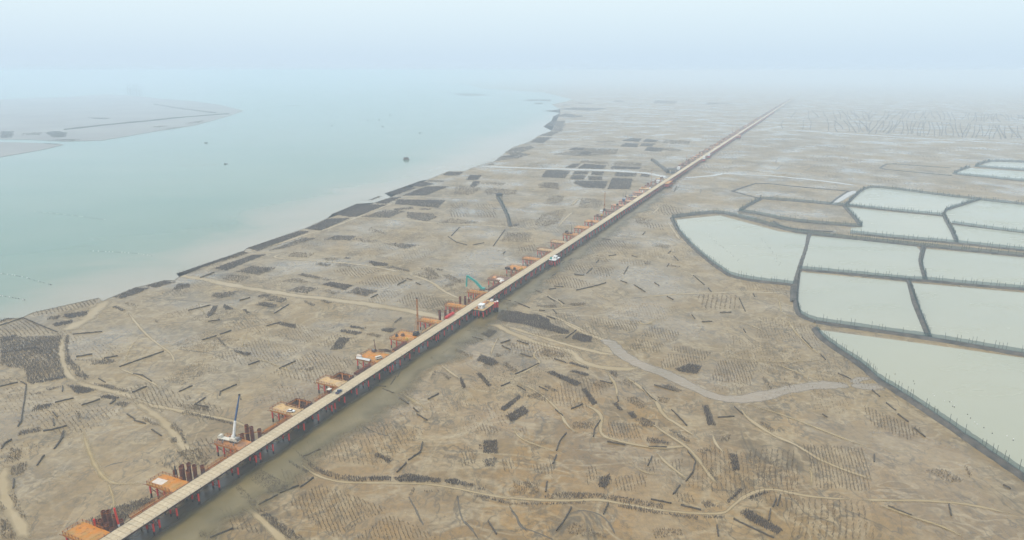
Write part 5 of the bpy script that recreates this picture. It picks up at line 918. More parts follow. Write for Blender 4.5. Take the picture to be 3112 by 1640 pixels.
def copy_thing(root, loc, rz=None, label=None, group=None):
    r = root.copy()
    COL.objects.link(r)
    r.location = loc
    if rz is not None: r.rotation_euler = (0, 0, rz)
    if label: r['label'] = label
    if group: r['group'] = group
    for ch in list(root.children):
        c = ch.copy()
        COL.objects.link(c)
        c.parent = r
        for g in list(ch.children):
            d = g.copy()
            COL.objects.link(d)
            d.parent = c
    return r

# ------------------------------------------------------------------ materials
class Mat:
    def __init__(s, name, color, rough=0.7, metal=0.0, spec=0.5):
        s.m = bpy.data.materials.new(name)
        s.m.use_nodes = True
        s.n, s.l = s.m.node_tree.nodes, s.m.node_tree.links
        s.b = s.n['Principled BSDF']
        s.b.inputs['Base Color'].default_value = (*color, 1)
        s.b.inputs['Roughness'].default_value = rough
        s.b.inputs['Metallic'].default_value = metal
        s.b.inputs['Specular IOR Level'].default_value = spec
        s.tc = s.n.new('ShaderNodeTexCoord')
    def noise(s, scale, detail=4, rough=0.55, vec=None, dist=0.0, coord='Object', stretch=None):
        t = s.n.new('ShaderNodeTexNoise')
        t.inputs['Scale'].default_value = scale
        t.inputs['Detail'].default_value = detail
        t.inputs['Roughness'].default_value = rough
        t.inputs['Distortion'].default_value = dist
        src = s.tc.outputs[coord] if vec is None else vec
        if stretch:
            mp = s.n.new('ShaderNodeMapping')
            mp.inputs['Scale'].default_value = stretch[0]
            mp.inputs['Rotation'].default_value = (0, 0, stretch[1])
            s.l.new(src, mp.inputs[0]); src = mp.outputs[0]
        s.l.new(src, t.inputs['Vector'])
        return t.outputs['Fac']
    def ramp(s, src, stops):
        r = s.n.new('ShaderNodeValToRGB')
        e = r.color_ramp.elements
        while len(e) < len(stops): e.new(0.5)
        for el, (p, c) in zip(e, stops):
            el.position = p
            el.color = (c, c, c, 1) if not isinstance(c, tuple) else (*c, 1)
        s.l.new(src, r.inputs[0])
        return r.outputs[0]
    def mix(s, fac, a, b, mode='MIX'):
        m = s.n.new('ShaderNodeMix')
        m.data_type = 'RGBA'
        m.blend_type = mode
        for sock, v in ((m.inputs[0], fac), (m.inputs[6], a), (m.inputs[7], b)):
            if isinstance(v, tuple): sock.default_value = (*v, 1)
            elif isinstance(v, (int, float)): sock.default_value = v
            else: s.l.new(v, sock)
        return m.outputs[2]
    def math(s, op, a, b=None, c=None):
        m = s.n.new('ShaderNodeMath')
        m.operation = op
        for sock, v in zip(m.inputs, (a, b, c)):
            if v is None: continue
            if isinstance(v, (int, float)): sock.default_value = v
            else: s.l.new(v, sock)
        return m.outputs[0]
    def color(s, sock): s.l.new(sock, s.b.inputs['Base Color']); return s
    def rough(s, sock): s.l.new(sock, s.b.inputs['Roughness']); return s
    def bump(s, sock, strength, dist):
        b = s.n.new('ShaderNodeBump')
        b.inputs['Strength'].default_value = strength
        b.inputs['Distance'].default_value = dist
        s.l.new(sock, b.inputs['Height'])
        s.l.new(b.outputs[0], s.b.inputs['Normal'])
        return s

def speckled(name, a, b, scale, rough=0.8, metal=0.0, stops=(0.35, 0.65), coord='Object', spec=0.4):
    M = Mat(name, a, rough, metal, spec)
    M.color(M.mix(M.ramp(M.noise(scale, 5, coord=coord), [(stops[0], 0.0), (stops[1], 1.0)]), a, b))
    return M

def make_mud():
    M = Mat('mud', (0.2, 0.17, 0.13), 0.6)
    big = M.noise(0.006, 6, 0.6)
    med = M.noise(0.03, 6, 0.68, stretch=((0.5, 2.4, 1), 0.25))
    fine = M.noise(0.35, 5, 0.65)
    c = M.mix(M.ramp(big, [(0.3, 0.0), (0.7, 1.0)]), MUD_A, MUD_B)
    c = M.mix(M.ramp(med, [(0.38, 0.0), (0.68, 0.7)]), c, MUD_C)
    c = M.mix(M.ramp(M.noise(0.05, 6, 0.7, stretch=((0.4, 2.0, 1), -0.15)), [(0.52, 0.0), (0.72, 0.35)]), c, SILT_C)
    # an iron-brown tongue of silt on the near flats right of the trestle
    sx = M.n.new('ShaderNodeSeparateXYZ')
    M.l.new(M.tc.outputs['Object'], sx.inputs[0])
    dx = M.math('DIVIDE', M.math('ADD', sx.outputs['X'], -25.0), 260.0)
    dy = M.math('DIVIDE', M.math('ADD', sx.outputs['Y'], -290.0), 190.0)
    rr = M.math('ADD', M.math('ADD', M.math('MULTIPLY', dx, dx), M.math('MULTIPLY', dy, dy)), M.math('MULTIPLY', M.math('SUBTRACT', M.noise(0.012, 5), 0.5), 1.6))
    c = M.mix(M.ramp(rr, [(0.0, 0.85), (1.0, 0.0)]), c, (0.305, 0.166, 0.036))
    # old plots: parcels of slightly different wetness, with furrowed rims
    for sc, rot, amt in ((0.020, 0.43, 0.30), (0.042, 0.50, 0.26)):
        mp = M.n.new('ShaderNodeMapping')
        mp.inputs['Rotation'].default_value = (0, 0, rot)
        mp.inputs['Scale'].default_value = (1.0, 0.62, 1.0)
        M.l.new(M.tc.outputs['Object'], mp.inputs[0])
        vo = M.n.new('ShaderNodeTexVoronoi')
        vo.distance = 'CHEBYCHEV'
        vo.inputs['Scale'].default_value = sc
        vo.inputs['Randomness'].default_value = 0.8
        M.l.new(mp.outputs[0], vo.inputs['Vector'])
        sc_ = M.n.new('ShaderNodeSeparateColor')
        M.l.new(vo.outputs['Color'], sc_.inputs[0])
        gate = M.ramp(M.noise(0.0035, 3), [(0.36, 0.15), (0.6, 1.0)])
        c = M.mix(M.math('MULTIPLY', M.ramp(sc_.outputs[0], [(0.45, 0.0), (0.95, amt * 1.6)]), gate), c, MUD_D)
        c = M.mix(M.math('MULTIPLY', M.ramp(sc_.outputs[1], [(0.5, 0.0), (0.95, amt * 1.2)]), gate), c, SILT_C)
        wv = M.n.new('ShaderNodeTexWave')
        wv.inputs['Scale'].default_value = 0.55
        wv.inputs['Distortion'].default_value = 1.5
        M.l.new(mp.outputs[0], wv.inputs['Vector'])
        rows = M.math('MULTIPLY', M.ramp(wv.outputs['Fac'], [(0.55, 0.0), (0.9, 0.5)]), M.ramp(sc_.outputs[2], [(0.45, 0.0), (0.7, 1.0)]))
        c = M.mix(M.math('MULTIPLY', rows, gate), c, MUD_D)
    # shallow runnels: meandering contour lines of slow noise, paler with silt
    for sc, wdt, amt, st in ((0.009, 0.020, 0.8, ((1, 1.7, 1), 0.5)), (0.02, 0.036, 0.75, ((1.5, 1, 1), 1.9)), (0.045, 0.06, 0.7, ((1, 1.6, 1), 0.2))):
        n = M.noise(sc, 3, 0.5, dist=1.2, stretch=st)
        d = M.math('ABSOLUTE', M.math('SUBTRACT', n, 0.5))
        line = M.ramp(d, [(0.0, 1.0), (wdt, 0.0)])
        gate = M.ramp(M.noise(sc * 0.6, 2), [(0.40, 0.0), (0.58, amt)])
        c = M.mix(M.math('MULTIPLY', line, gate), c, SILT_C)
    # thin dark cracks and worm casts
    for sc, wdt, amt in ((0.022, 0.018, 0.8), (0.05, 0.03, 0.75), (0.11, 0.05, 0.6)):
        n = M.noise(sc, 4, 0.55, dist=0.6, stretch=((1.6, 1, 1), 0.9))
        d = M.math('ABSOLUTE', M.math('SUBTRACT', n, 0.47))
        line = M.ramp(d, [(0.0, 1.0), (wdt, 0.0)])
        gate = M.ramp(M.noise(sc * 0.5, 2), [(0.46, 0.0), (0.58, amt)])
        c = M.mix(M.math('MULTIPLY', line, gate), c, MUD_D)
    spots = M.ramp(M.noise(0.9, 3, 0.7), [(0.66, 0.0), (0.74, 0.6)])
    sg = M.ramp(M.noise(0.02, 3), [(0.48, 0.0), (0.62, 1.0)])
    c = M.mix(M.math('MULTIPLY', spots, sg), c, MUD_D)
    c = M.mix(M.ramp(fine, [(0.3, 0.5), (0.7, 0.0)]), c, MUD_D)
    M.color(c)
    M.rough(M.ramp(M.noise(0.012, 5), [(0.36, 0.16), (0.5, 0.5), (0.66, 0.78)]))
    M.bump(M.noise(0.5, 6, 0.65), 0.5, 0.25)
    return M.m

MUD_A, MUD_B, MUD_C, MUD_D, SILT_C = (0.300, 0.187, 0.058), (0.335, 0.232, 0.102), (0.212, 0.139, 0.050), (0.076, 0.054, 0.024), (0.40, 0.305, 0.17)
m_mud = make_mud()
m_silt = speckled('wet_silt', (0.355, 0.265, 0.14), (0.295, 0.207, 0.09), 0.035, 0.42).m
m_faint = speckled('faint_silt', (0.385, 0.285, 0.14), (0.33, 0.23, 0.088), 0.08, 0.5).m
m_crack = speckled('dark_runnel_mud', (0.07, 0.055, 0.036), (0.12, 0.095, 0.06), 0.1, 0.5).m

def water(name, a, b, scale, rough, bump, bscale):
    M = speckled(name, a, b, scale, rough)
    M.b.inputs['IOR'].default_value = 1.33
    M.rough(M.ramp(M.noise(scale * 3, 4, stretch=((1, 2.5, 1), 0.4)), [(0.4, rough * .6), (0.65, rough * 1.9)]))
    M.bump(M.noise(bscale, 4), bump, 0.05)
    return M
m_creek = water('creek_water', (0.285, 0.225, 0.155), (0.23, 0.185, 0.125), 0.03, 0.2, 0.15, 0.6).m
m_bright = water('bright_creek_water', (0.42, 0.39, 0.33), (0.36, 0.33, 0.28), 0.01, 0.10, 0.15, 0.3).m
m_pond = water('pond_water', (0.375, 0.36, 0.265), (0.31, 0.315, 0.24), 0.004, 0.16, 0.12, 0.35).m
def vary_pond(mat):
    n, l = mat.node_tree.nodes, mat.node_tree.links
    oi = n.new('ShaderNodeObjectInfo')
    mx = n.new('ShaderNodeMix'); mx.data_type = 'RGBA'
    src = n['Principled BSDF'].inputs['Base Color'].links[0].from_socket
    ml = n.new('ShaderNodeMath'); ml.operation = 'MULTIPLY'; ml.inputs[1].default_value = .75
    l.new(oi.outputs['Random'], ml.inputs[0]); l.new(ml.outputs[0], mx.inputs[0])
    l.new(src, mx.inputs[6]); mx.inputs[7].default_value = (0.29, 0.295, 0.205, 1)
    l.new(mx.outputs[2], n['Principled BSDF'].inputs['Base Color'])
vary_pond(m_pond)
def make_sea():
    M = Mat('sea_water', (0.2, 0.25, 0.24), 0.14)
    M.b.inputs['IOR'].default_value = 1.33
    sp = M.n.new('ShaderNodeSeparateXYZ')
    M.l.new(M.tc.outputs['Object'], sp.inputs[0])
    # distance offshore of the waterline decides how much silt the water carries
    d = M.math('ADD', M.math('MULTIPLY', sp.outputs['X'], -0.9735), M.math('MULTIPLY', sp.outputs['Y'], 0.2286))
    d = M.math('ADD', d, M.math('MULTIPLY', M.math('SUBTRACT', M.noise(0.004, 5, dist=0.8), 0.5), 260.0))
    f = M.ramp(M.math('DIVIDE', M.math('SUBTRACT', d, 465.0), 380.0), [(0.0, 1.0), (0.14, 0.75), (0.3, 0.2), (0.6, 0.0)])
    c = M.mix(M.ramp(M.noise(0.0022, 5, stretch=((1, 2.5, 1), 0.2)), [(0.35, 0.0), (0.65, 1.0)]), (0.062, 0.155, 0.098), (0.118, 0.19, 0.125))
    M.color(M.mix(f, c, (0.29, 0.255, 0.185)))
    M.bump(M.noise(0.25, 4, stretch=((1, 3, 1), 0.4)), 0.12, 0.08)
    return M.m
def soft_bank(mat, lo, hi, nscale, namp):
    """thin film that gives out raggedly towards its banks"""
    n, l = mat.node_tree.nodes, mat.node_tree.links
    at = n.new('ShaderNodeAttribute'); at.attribute_name = 'bank'
    tcn = n.new('ShaderNodeTexCoord')
    nz = n.new('ShaderNodeTexNoise'); nz.inputs['Scale'].default_value = nscale; nz.inputs['Detail'].default_value = 5
    l.new(tcn.outputs['Object'], nz.inputs['Vector'])
    m1 = n.new('ShaderNodeMath'); m1.operation = 'MULTIPLY_ADD'
    l.new(nz.outputs['Fac'], m1.inputs[0]); m1.inputs[1].default_value = namp; l.new(at.outputs['Fac'], m1.inputs[2])
    rp = n.new('ShaderNodeMapRange'); rp.inputs[1].default_value = lo + namp * .5; rp.inputs[2].default_value = hi + namp * .5
    l.new(m1.outputs[0], rp.inputs[0])
    tr = n.new('ShaderNodeBsdfTransparent'); mx = n.new('ShaderNodeMixShader')
    l.new(rp.outputs[0], mx.inputs[0]); l.new(tr.outputs[0], mx.inputs[1]); l.new(n['Principled BSDF'].outputs[0], mx.inputs[2])
    l.new(mx.outputs[0], n['Material Output'].inputs['Surface'])
m_sea = make_sea()
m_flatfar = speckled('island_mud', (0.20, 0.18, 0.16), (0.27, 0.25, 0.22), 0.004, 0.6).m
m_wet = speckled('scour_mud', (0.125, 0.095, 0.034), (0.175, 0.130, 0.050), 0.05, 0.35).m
m_wet_shade = speckled('pool_mud_deck_shade', (0.075, 0.068, 0.050), (0.125, 0.10, 0.058), 0.08, 0.28).m  # wet mud, its colour darkened further for shade and reflection under the deck
for mt, lo, hi, ns, na in ((m_silt, .12, .75, .09, 1.0), (m_faint, .2, 1.1, .1, .9), (m_crack, .1, .5, .3, .6), (m_creek, .12, .35, .08, .3), (m_bright, .1, .3, .02, .3), (m_wet, .1, .75, .06, .7), (m_wet_shade, .1, .8, .07, .7)):
    soft_bank(mt, lo, hi, ns, na)
m_stake = speckled('oyster_stake', (0.050, 0.040, 0.036), (0.098, 0.077, 0.060), 0.4, 0.85).m
m_stake_pale = speckled('bare_stake', (0.085, 0.060, 0.036), (0.15, 0.108, 0.065), 0.4, 0.85).m
m_fence = speckled('stake_fence', (0.060, 0.046, 0.031), (0.10, 0.078, 0.054), 0.6, 0.85).m
m_dike = speckled('dike_earth', (0.045, 0.045, 0.040), (0.11, 0.095, 0.075), 0.15, 0.85).m
m_pole = speckled('net_pole', (0.03, 0.05, 0.045), (0.05, 0.06, 0.05), 0.7, 0.8).m
def make_deck():
    M = Mat('deck_concrete', (0.5, 0.4, 0.26), 0.85)
    oi = M.n.new('ShaderNodeObjectInfo')
    c = M.mix(oi.outputs['Random'], (0.53, 0.43, 0.28), (0.46, 0.37, 0.235))
    c = M.mix(M.ramp(M.noise(0.5, 5, 0.65), [(0.45, 0.0), (0.75, 0.7)]), c, (0.34, 0.23, 0.12))
    # wheel tracks worn dusty along the slabs
    sp = M.n.new('ShaderNodeSeparateXYZ')
    M.l.new(M.tc.outputs['Object'], sp.inputs[0])
    tr = M.ramp(M.math('ABSOLUTE', M.math('SUBTRACT', M.math('ABSOLUTE', sp.outputs['Y']), 1.6)), [(0.0, 0.45), (0.9, 0.0)])
    M.color(M.mix(tr, c, (0.36, 0.28, 0.17)))
    return M.m
m_deck = make_deck()
m_dkfar = speckled('deck_concrete_far', (0.55, 0.44, 0.28), (0.42, 0.33, 0.20), 0.05, 0.85).m
def stained(name, a, b, dk):
    """drill mud spilled and tracked over plate: two wet tones with dark oily patches"""
    M = Mat(name, a, 0.75)
    c = M.mix(M.ramp(M.noise(0.16, 5, 0.6, coord='Object'), [(0.42, 0.0), (0.6, 1.0)]), a, b)
    c = M.mix(M.ramp(M.noise(0.5, 5, 0.7), [(0.55, 0.0), (0.68, 0.85)]), c, dk)
    M.color(c)
    M.rough(M.ramp(M.noise(0.4, 3), [(0.4, 0.35), (0.6, 0.85)]))
    return M.m
m_orange = stained('orange_drill_mud', (0.50, 0.175, 0.006), (0.35, 0.185, 0.04), (0.11, 0.045, 0.012))
m_cream = stained('dusty_plate', (0.54, 0.34, 0.13), (0.40, 0.27, 0.14), (0.22, 0.09, 0.035))
m_brown = stained('brown_plate', (0.50, 0.20, 0.05), (0.27, 0.15, 0.085), (0.12, 0.06, 0.035))
m_dark = speckled('dark_plate', (0.13, 0.075, 0.05), (0.22, 0.12, 0.07), 0.4, 0.8).m
m_rust = speckled('rusty_steel', (0.20, 0.060, 0.028), (0.095, 0.032, 0.02), 0.7, 0.85).m
m_rustlt = speckled('orange_rust', (0.46, 0.165, 0.02), (0.25, 0.085, 0.02), 0.7, 0.85).m
m_grey = speckled('grey_steel', (0.12, 0.115, 0.11), (0.20, 0.19, 0.18), 0.6, 0.6).m
m_black = speckled('dark_steel', (0.03, 0.028, 0.028), (0.06, 0.055, 0.05), 0.6, 0.6).m
m_girder = speckled('girder_steel', (0.055, 0.045, 0.042), (0.10, 0.06, 0.045), 0.3, 0.7).m
m_white = speckled('white_paint', (0.76, 0.75, 0.72), (0.62, 0.60, 0.55), 0.8, 0.35).m
m_ivory = speckled('ivory_paint', (0.66, 0.60, 0.48), (0.50, 0.45, 0.36), 0.8, 0.45).m
m_blue = speckled('blue_paint', (0.05, 0.10, 0.20), (0.035, 0.07, 0.15), 0.8, 0.35).m
m_teal = speckled('teal_paint', (0.03, 0.36, 0.30), (0.03, 0.26, 0.22), 0.8, 0.45).m
m_redpaint = speckled('red_paint', (0.62, 0.03, 0.02), (0.48, 0.03, 0.02), 0.8, 0.5).m
m_yellow = speckled('yellow_paint', (0.55, 0.34, 0.04), (0.40, 0.24, 0.04), 0.8, 0.5).m
m_glass = Mat('dark_glass', (0.02, 0.025, 0.03), 0.08).m
m_rubber = Mat('rubber', (0.02, 0.02, 0.02), 0.85).m
m_tarp = speckled('pale_tarp', (0.62, 0.53, 0.44), (0.52, 0.42, 0.33), 0.5, 0.7).m
m_cage = speckled('rebar', (0.06, 0.04, 0.03), (0.12, 0.06, 0.035), 0.9, 0.8).m

def make_pile():
    """red anticorrosion paint above the tide line, dark stained steel below it"""
    M = Mat('red_pile', (0.5, 0.03, 0.02), 0.55)
    sp = M.n.new('ShaderNodeSeparateXYZ')
    M.l.new(M.tc.outputs['Object'], sp.inputs[0])
    z = M.math('ADD', sp.outputs['Z'], M.math('MULTIPLY', M.math('SUBTRACT', M.noise(0.8, 3), 0.5), 1.6))
    f = M.ramp(M.math('DIVIDE', z, 8.0), [(0.2, 0.0), (0.32, 1.0)])
    red = M.mix(M.ramp(M.noise(0.6, 4), [(0.4, 0.0), (0.65, 1.0)]), (0.72, 0.03, 0.02), (0.52, 0.035, 0.022))
    M.color(M.mix(f, (0.045, 0.03, 0.028), red))
    return M.m
m_pile = make_pile()

def make_net():
    M = Mat('teal_net', (0.05, 0.15, 0.15), 0.8)
    tr = M.n.new('ShaderNodeBsdfTransparent')
    mx = M.n.new('ShaderNodeMixShader')
    mx.inputs[0].default_value = 0.6
    M.l.new(tr.outputs[0], mx.inputs[1])
    M.l.new(M.b.outputs[0], mx.inputs[2])
    M.l.new(mx.outputs[0], M.n['Material Output'].inputs['Surface'])
    M.color(M.mix(M.ramp(M.noise(0.3, 3), [(0.35, 0.0), (0.65, 1.0)]), (0.022, 0.072, 0.078), (0.04, 0.10, 0.10)))
    return M.m
m_net = make_net()

# ------------------------------------------------------------------ the setting
def sheet(name, poly, z, mat, kind='structure', label=None):
    me = bpy.data.meshes.new(name)
    bm = bmesh.new()
    vs = [bm.verts.new((x, y, z)) for x, y in poly]
    f = bm.faces.new(vs)
    bmesh.ops.triangulate(bm, faces=[f])
    for f in bm.faces:
        if f.normal.z < 0: f.normal_flip()
    bm.to_mesh(me)
    bm.free()
    me.materials.append(mat)
    return link(bpy.data.objects.new(name, me), kind=kind, label=label)

E_ = 27000
sheet('mudflat', [(-E_, -1500), (E_, -1500), (E_, E_), (-E_, E_)], 0.0, m_mud)

# haze: one closed box of thin even air round everything
hb = MB()
HX, HY0, HY1, HZ0, HZ1 = E_ + 500, -2000, E_ + 500, -1.0, 203.0
hb.add([(-HX, HY0, HZ0), (HX, HY0, HZ0), (HX, HY1, HZ0), (-HX, HY1, HZ0), (-HX, HY0, HZ1), (HX, HY0, HZ1), (HX, HY1, HZ1), (-HX, HY1, HZ1)],
       [(3, 2, 1, 0), (4, 5, 6, 7), (0, 1, 5, 4), (1, 2, 6, 5), (2, 3, 7, 6), (3, 0, 4, 7)], None)
m_haze = bpy.data.materials.new('haze')
m_haze.use_nodes = True
hn, hl = m_haze.node_tree.nodes, m_haze.node_tree.links
hn.clear()
ho = hn.new('ShaderNodeOutputMaterial')
hv = hn.new('ShaderNodeVolumePrincipled')
hv.inputs['Density'].default_value = HAZE_DENSITY
hv.inputs['Color'].default_value = (*HAZE_COLOR, 1)
hl.new(hv.outputs[0], ho.inputs['Volume'])
hb.mats[0] = m_haze
hb.build('haze', kind='stuff')

# sea, island
sea_poly = [(-E_ + 10, 300)] + SHORE + [(-3500, 20000), (-E_ + 10, 20000)]
sheet('sea', sea_poly, 0.30, m_sea)
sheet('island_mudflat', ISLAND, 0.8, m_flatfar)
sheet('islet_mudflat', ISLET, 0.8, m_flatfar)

def resample(p, step):
    out = []
    for (x0, y0), (x1, y1) in zip(p, p[1:]):
        n = max(1, int(math.hypot(x1 - x0, y1 - y0) / step))
        out += [(x0 + (x1 - x0) * i / n, y0 + (y1 - y0) * i / n) for i in range(n)]
    return out + [p[-1]]

def smooth(p, it=2):
    for _ in range(it):
        if len(p) < 3: return p
        q = [p[0]]
        for a, b in zip(p, p[1:]):
            q += [(a[0] * .75 + b[0] * .25, a[1] * .75 + b[1] * .25), (a[0] * .25 + b[0] * .75, a[1] * .25 + b[1] * .75)]
        p = q + [p[-1]]
    return p

def normals(p):
    out = []
    for i in range(len(p)):
        a, b = p[max(0, i - 1)], p[min(len(p) - 1, i + 1)]
        d = math.hypot(b[0] - a[0], b[1] - a[1]) or 1
        out.append((-(b[1] - a[1]) / d, (b[0] - a[0]) / d))
    return out

def strip(name, path, width, z, mat, wob=0.3, step=6.0, ends=True, **tags):
    p = resample(smooth(path), step)
    nn = normals(p)
    vs, fs, ac = [], [], []
    a = b = 0.0
    for i, ((x, y), (nx, ny)) in enumerate(zip(p, nn)):
        a = a * 0.7 + rnd.uniform(-wob, wob) * 0.6
        b = b * 0.7 + rnd.uniform(-wob, wob) * 0.6
        t = min(1.0, (min(i, len(p) - 1 - i) + 0.3) / 5.0) if ends else 1.0
        l, r = width * .62 * (1 + a), width * .62 * (1 + b)
        vs += [(x - nx * l, y - ny * l, z), (x, y, z), (x + nx * r, y + ny * r, z)]
        ac += [0.0, t, 0.0]
        if i:
            k = 3 * i
            fs += [(k - 3, k, k + 1, k - 2), (k - 2, k + 1, k + 2, k - 1)]
    m = MB()
    m.add(vs, [f[::-1] for f in fs], mat)
    me = m.mesh(name)
    at = me.attributes.new('bank', 'FLOAT', 'POINT')
    at.data.foreach_set('value', ac)
    o = bpy.data.objects.new(name, me)
    return link(o, **tags)

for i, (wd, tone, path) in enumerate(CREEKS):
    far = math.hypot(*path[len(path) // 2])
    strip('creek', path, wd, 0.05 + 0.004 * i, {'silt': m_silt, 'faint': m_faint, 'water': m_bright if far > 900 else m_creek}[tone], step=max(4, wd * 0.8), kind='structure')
for i, path in enumerate(RUNNELS):
    far = math.hypot(*path[0])
    strip('runnel', path, max(0.9, far / 650), 0.02 + 0.0006 * i, m_crack, wob=0.6, step=max(3, far / 150), kind='structure')

# scoured wet mud under and beside the trestle, inner strip tinted with deck shade
ANG = math.atan2(0.91034, 0.41386)
UX, UY = math.cos(ANG), math.sin(ANG)
def B(s, n, z=0.0):
    """s metres along the trestle, n metres to its right"""
    return (s * UX + n * UY, s * UY - n * UX, z)
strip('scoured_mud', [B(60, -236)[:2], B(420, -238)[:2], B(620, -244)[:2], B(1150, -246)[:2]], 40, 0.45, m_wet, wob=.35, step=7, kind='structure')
strip('scoured_mud', [B(60, -249)[:2], B(1400, -250)[:2]], 15, 0.47, m_wet_shade, wob=.3, step=6, kind='structure')

# ponds and dikes
for p in PONDS:
    sheet('pond_water', p, 0.8, m_pond)

def dike(path, w, h):
    p = resample(smooth(path, 1), 5.0)
    nn = normals(p)
    vs, fs = [], []
    for i, ((x, y), (nx, ny)) in enumerate(zip(p, nn)):
        j = [rnd.uniform(-.35, .35) for _ in range(6)]
        for off, z, k in ((-w / 2 - 1.2, -0.2, 0), (-w * .22, h, 1), (w * .22, h, 2), (w / 2 + 1.2, -0.2, 3)):
            o = off + j[k]
            vs.append((x + nx * o, y + ny * o, z + (rnd.uniform(-.15, .15) if z > 0 else 0)))
        if i:
            b = 4 * i
            fs += [(b - 4 + k, b - 3 + k, b + 1 + k, b + k) for k in range(3)]
    m = MB()
    m.add(vs, [f[::-1] for f in fs], m_dike)
    return m.build('dike', kind='structure')

for w, h, net, lab, path in DIKES:
    w *= .68
    dike(path, w, h)
    if not net: continue
    root = thing('net_fence', 'teal net fence on poles ' + lab, 'net fence', (path[0][0], path[0][1], 0), group='net fences round the ponds')
    p = resample(smooth(path, 1), 2.2)
    x0, y0 = path[0]
    far = math.hypot(*path[len(path) // 2])
    off = w * 0.1
    nn = normals(p)
    pan, pol = MB(), MB()
    vs = []
    for i, ((x, y), (nx, ny)) in enumerate(zip(p, nn)):
        bx, by = x - x0 + nx * off, y - y0 + ny * off
        vs += [(bx, by, h - .2), (bx + rnd.uniform(-.15, .15), by, h + 2.9 + rnd.uniform(-.25, .25))]
        hh = h + 4.6 + rnd.uniform(-.7, 1.8)
        r = max(0.13, far / 4800)
        lean = rnd.uniform(-.25, .25)
        if rnd.random() < .5:
            pol.tube((bx, by, h - .6), (bx + lean, by + rnd.uniform(-.2, .2), hh), r, m_pole, 3, caps=False)
    pan.add(vs, [(2 * i, 2 * i + 2, 2 * i + 3, 2 * i + 1) for i in range(len(p) - 1)], m_net)
    pan.build('net', root)
    pol.build('poles', root, kind='stuff')

# ------------------------------------------------------------------ stake beds
def in_poly(px, py, poly):
    c = np.zeros(len(px), bool)
    n = len(poly)
    for i in range(n):
        x0, y0 = poly[i]; x1, y1 = poly[(i + 1) % n]
        if y0 == y1: continue
        c ^= ((y0 > py) != (y1 > py)) & (px < (x1 - x0) * (py - y0) / (y1 - y0) + x0)
    return c

def edge_dist(px, py, poly):
    d = np.full(len(px), 1e9)
    n = len(poly)
    for i in range(n):
        ax, ay = poly[i]; bx, by = poly[(i + 1) % n]
        ex, ey = bx - ax, by - ay
        t = np.clip(((px - ax) * ex + (py - ay) * ey) / (ex * ex + ey * ey + 1e-9), 0, 1)
        d = np.minimum(d, np.hypot(px - ax - t * ex, py - ay - t * ey))
    return d

def stakes(name, px, py, w, h, mat, z=0.0, **tags):
    """one mesh of thin three-sided tapering stakes"""
    n = len(px)
    a = nrng.uniform(0, 6.28, n)
    hh = h * nrng.uniform(0.65, 1.25, n)
    lx, ly = nrng.normal(0, .12, n) * h, nrng.normal(0, .12, n) * h
    V = np.zeros((n, 6, 3), np.float32)
    for k in range(3):
        ang = a + k * 2.0944
        V[:, k, 0] = px + np.cos(ang) * w * .6; V[:, k, 1] = py + np.sin(ang) * w * .6; V[:, k, 2] = z - .15
        V[:, k + 3, 0] = px + lx + np.cos(ang) * w * .4; V[:, k + 3, 1] = py + ly + np.sin(ang) * w * .4; V[:, k + 3, 2] = z + hh
    base = (np.arange(n) * 6)[:, None]
    quads = np.array([(0, 1, 4, 3), (1, 2, 5, 4), (2, 0, 3, 5)])
    F = np.concatenate([(base + q[None, :]) for q in quads], 1).reshape(-1)
    T = (base + np.array([3, 4, 5])[None, :]).reshape(-1)
    me = bpy.data.meshes.new(name)
    me.vertices.add(n * 6)
    me.vertices.foreach_set('co', V.reshape(-1))
    nq = n * 3
    me.loops.add(len(F) + len(T))
    me.loops.foreach_set('vertex_index', np.concatenate([F, T]).astype(np.int32))
    me.polygons.add(nq + n)
    starts = np.concatenate([np.arange(nq) * 4, nq * 4 + np.arange(n) * 3]).astype(np.int32)
    me.polygons.foreach_set('loop_start', starts)
    me.update(calc_edges=True)
    me.validate()
    me.materials.append(mat)
    return link(bpy.data.objects.new(name, me), **tags)

def bed_points(poly, dens, rowed, sp):
    P = np.array(poly)
    c = P.mean(0)
    D = math.hypot(*c)
    if rowed:
        th = math.atan2(c[1], c[0]) + (0.16 if rowed == 1 else 0.05)
        rs, ss = (3.4 * sp if rowed == 1 else 5.2 * sp), 0.75 * sp
    else:
        e = P[1] - P[0]
        th = math.atan2(e[1], e[0])
        rs, ss = 1.15 * sp, 0.8 * sp
    ux, uy = math.cos(th), math.sin(th)
    q = np.stack([(P - c) @ (ux, uy), (P - c) @ (-uy, ux)], 1)
    lo, hi = q.min(0), q.max(0)
    u = np.arange(lo[0], hi[0], ss); v = np.arange(lo[1], hi[1], rs)
    if len(u) * len(v) == 0: return np.zeros(0), np.zeros(0)
    U_, V_ = np.meshgrid(u, v)
    wave = 0.35 * rs * np.sin(U_ * 0.07 + c[0])
    U_ = (U_ + nrng.normal(0, .22 * ss, U_.shape)).ravel()
    V_ = (V_ + wave + nrng.normal(0, (.10 if rowed else .2) * rs, V_.shape)).ravel()
    px = c[0] + U_ * ux - V_ * uy; py = c[1] + U_ * uy + V_ * ux
    k = in_poly(px, py, poly)
    px, py = px[k], py[k]
    if len(px) == 0: return px, py
    d = edge_dist(px, py, poly)
    fade = np.clip(d / (1.8 * sp), 0.4 if dens > .8 else 0.25, 1)
    # clumps thin out in irregular patches
    s1 = 0.5 + 0.5 * np.sin(px * .11 / sp + 1.7 * np.sin(py * .07 / sp)) * np.sin(py * .13 / sp + c[1])
    keep = (0.75 if rowed else dens) * fade * (0.65 + 0.6 * s1 if dens < .8 else 0.85 + 0.25 * s1)
    k = nrng.random(len(px)) < keep
    return px[k], py[k]

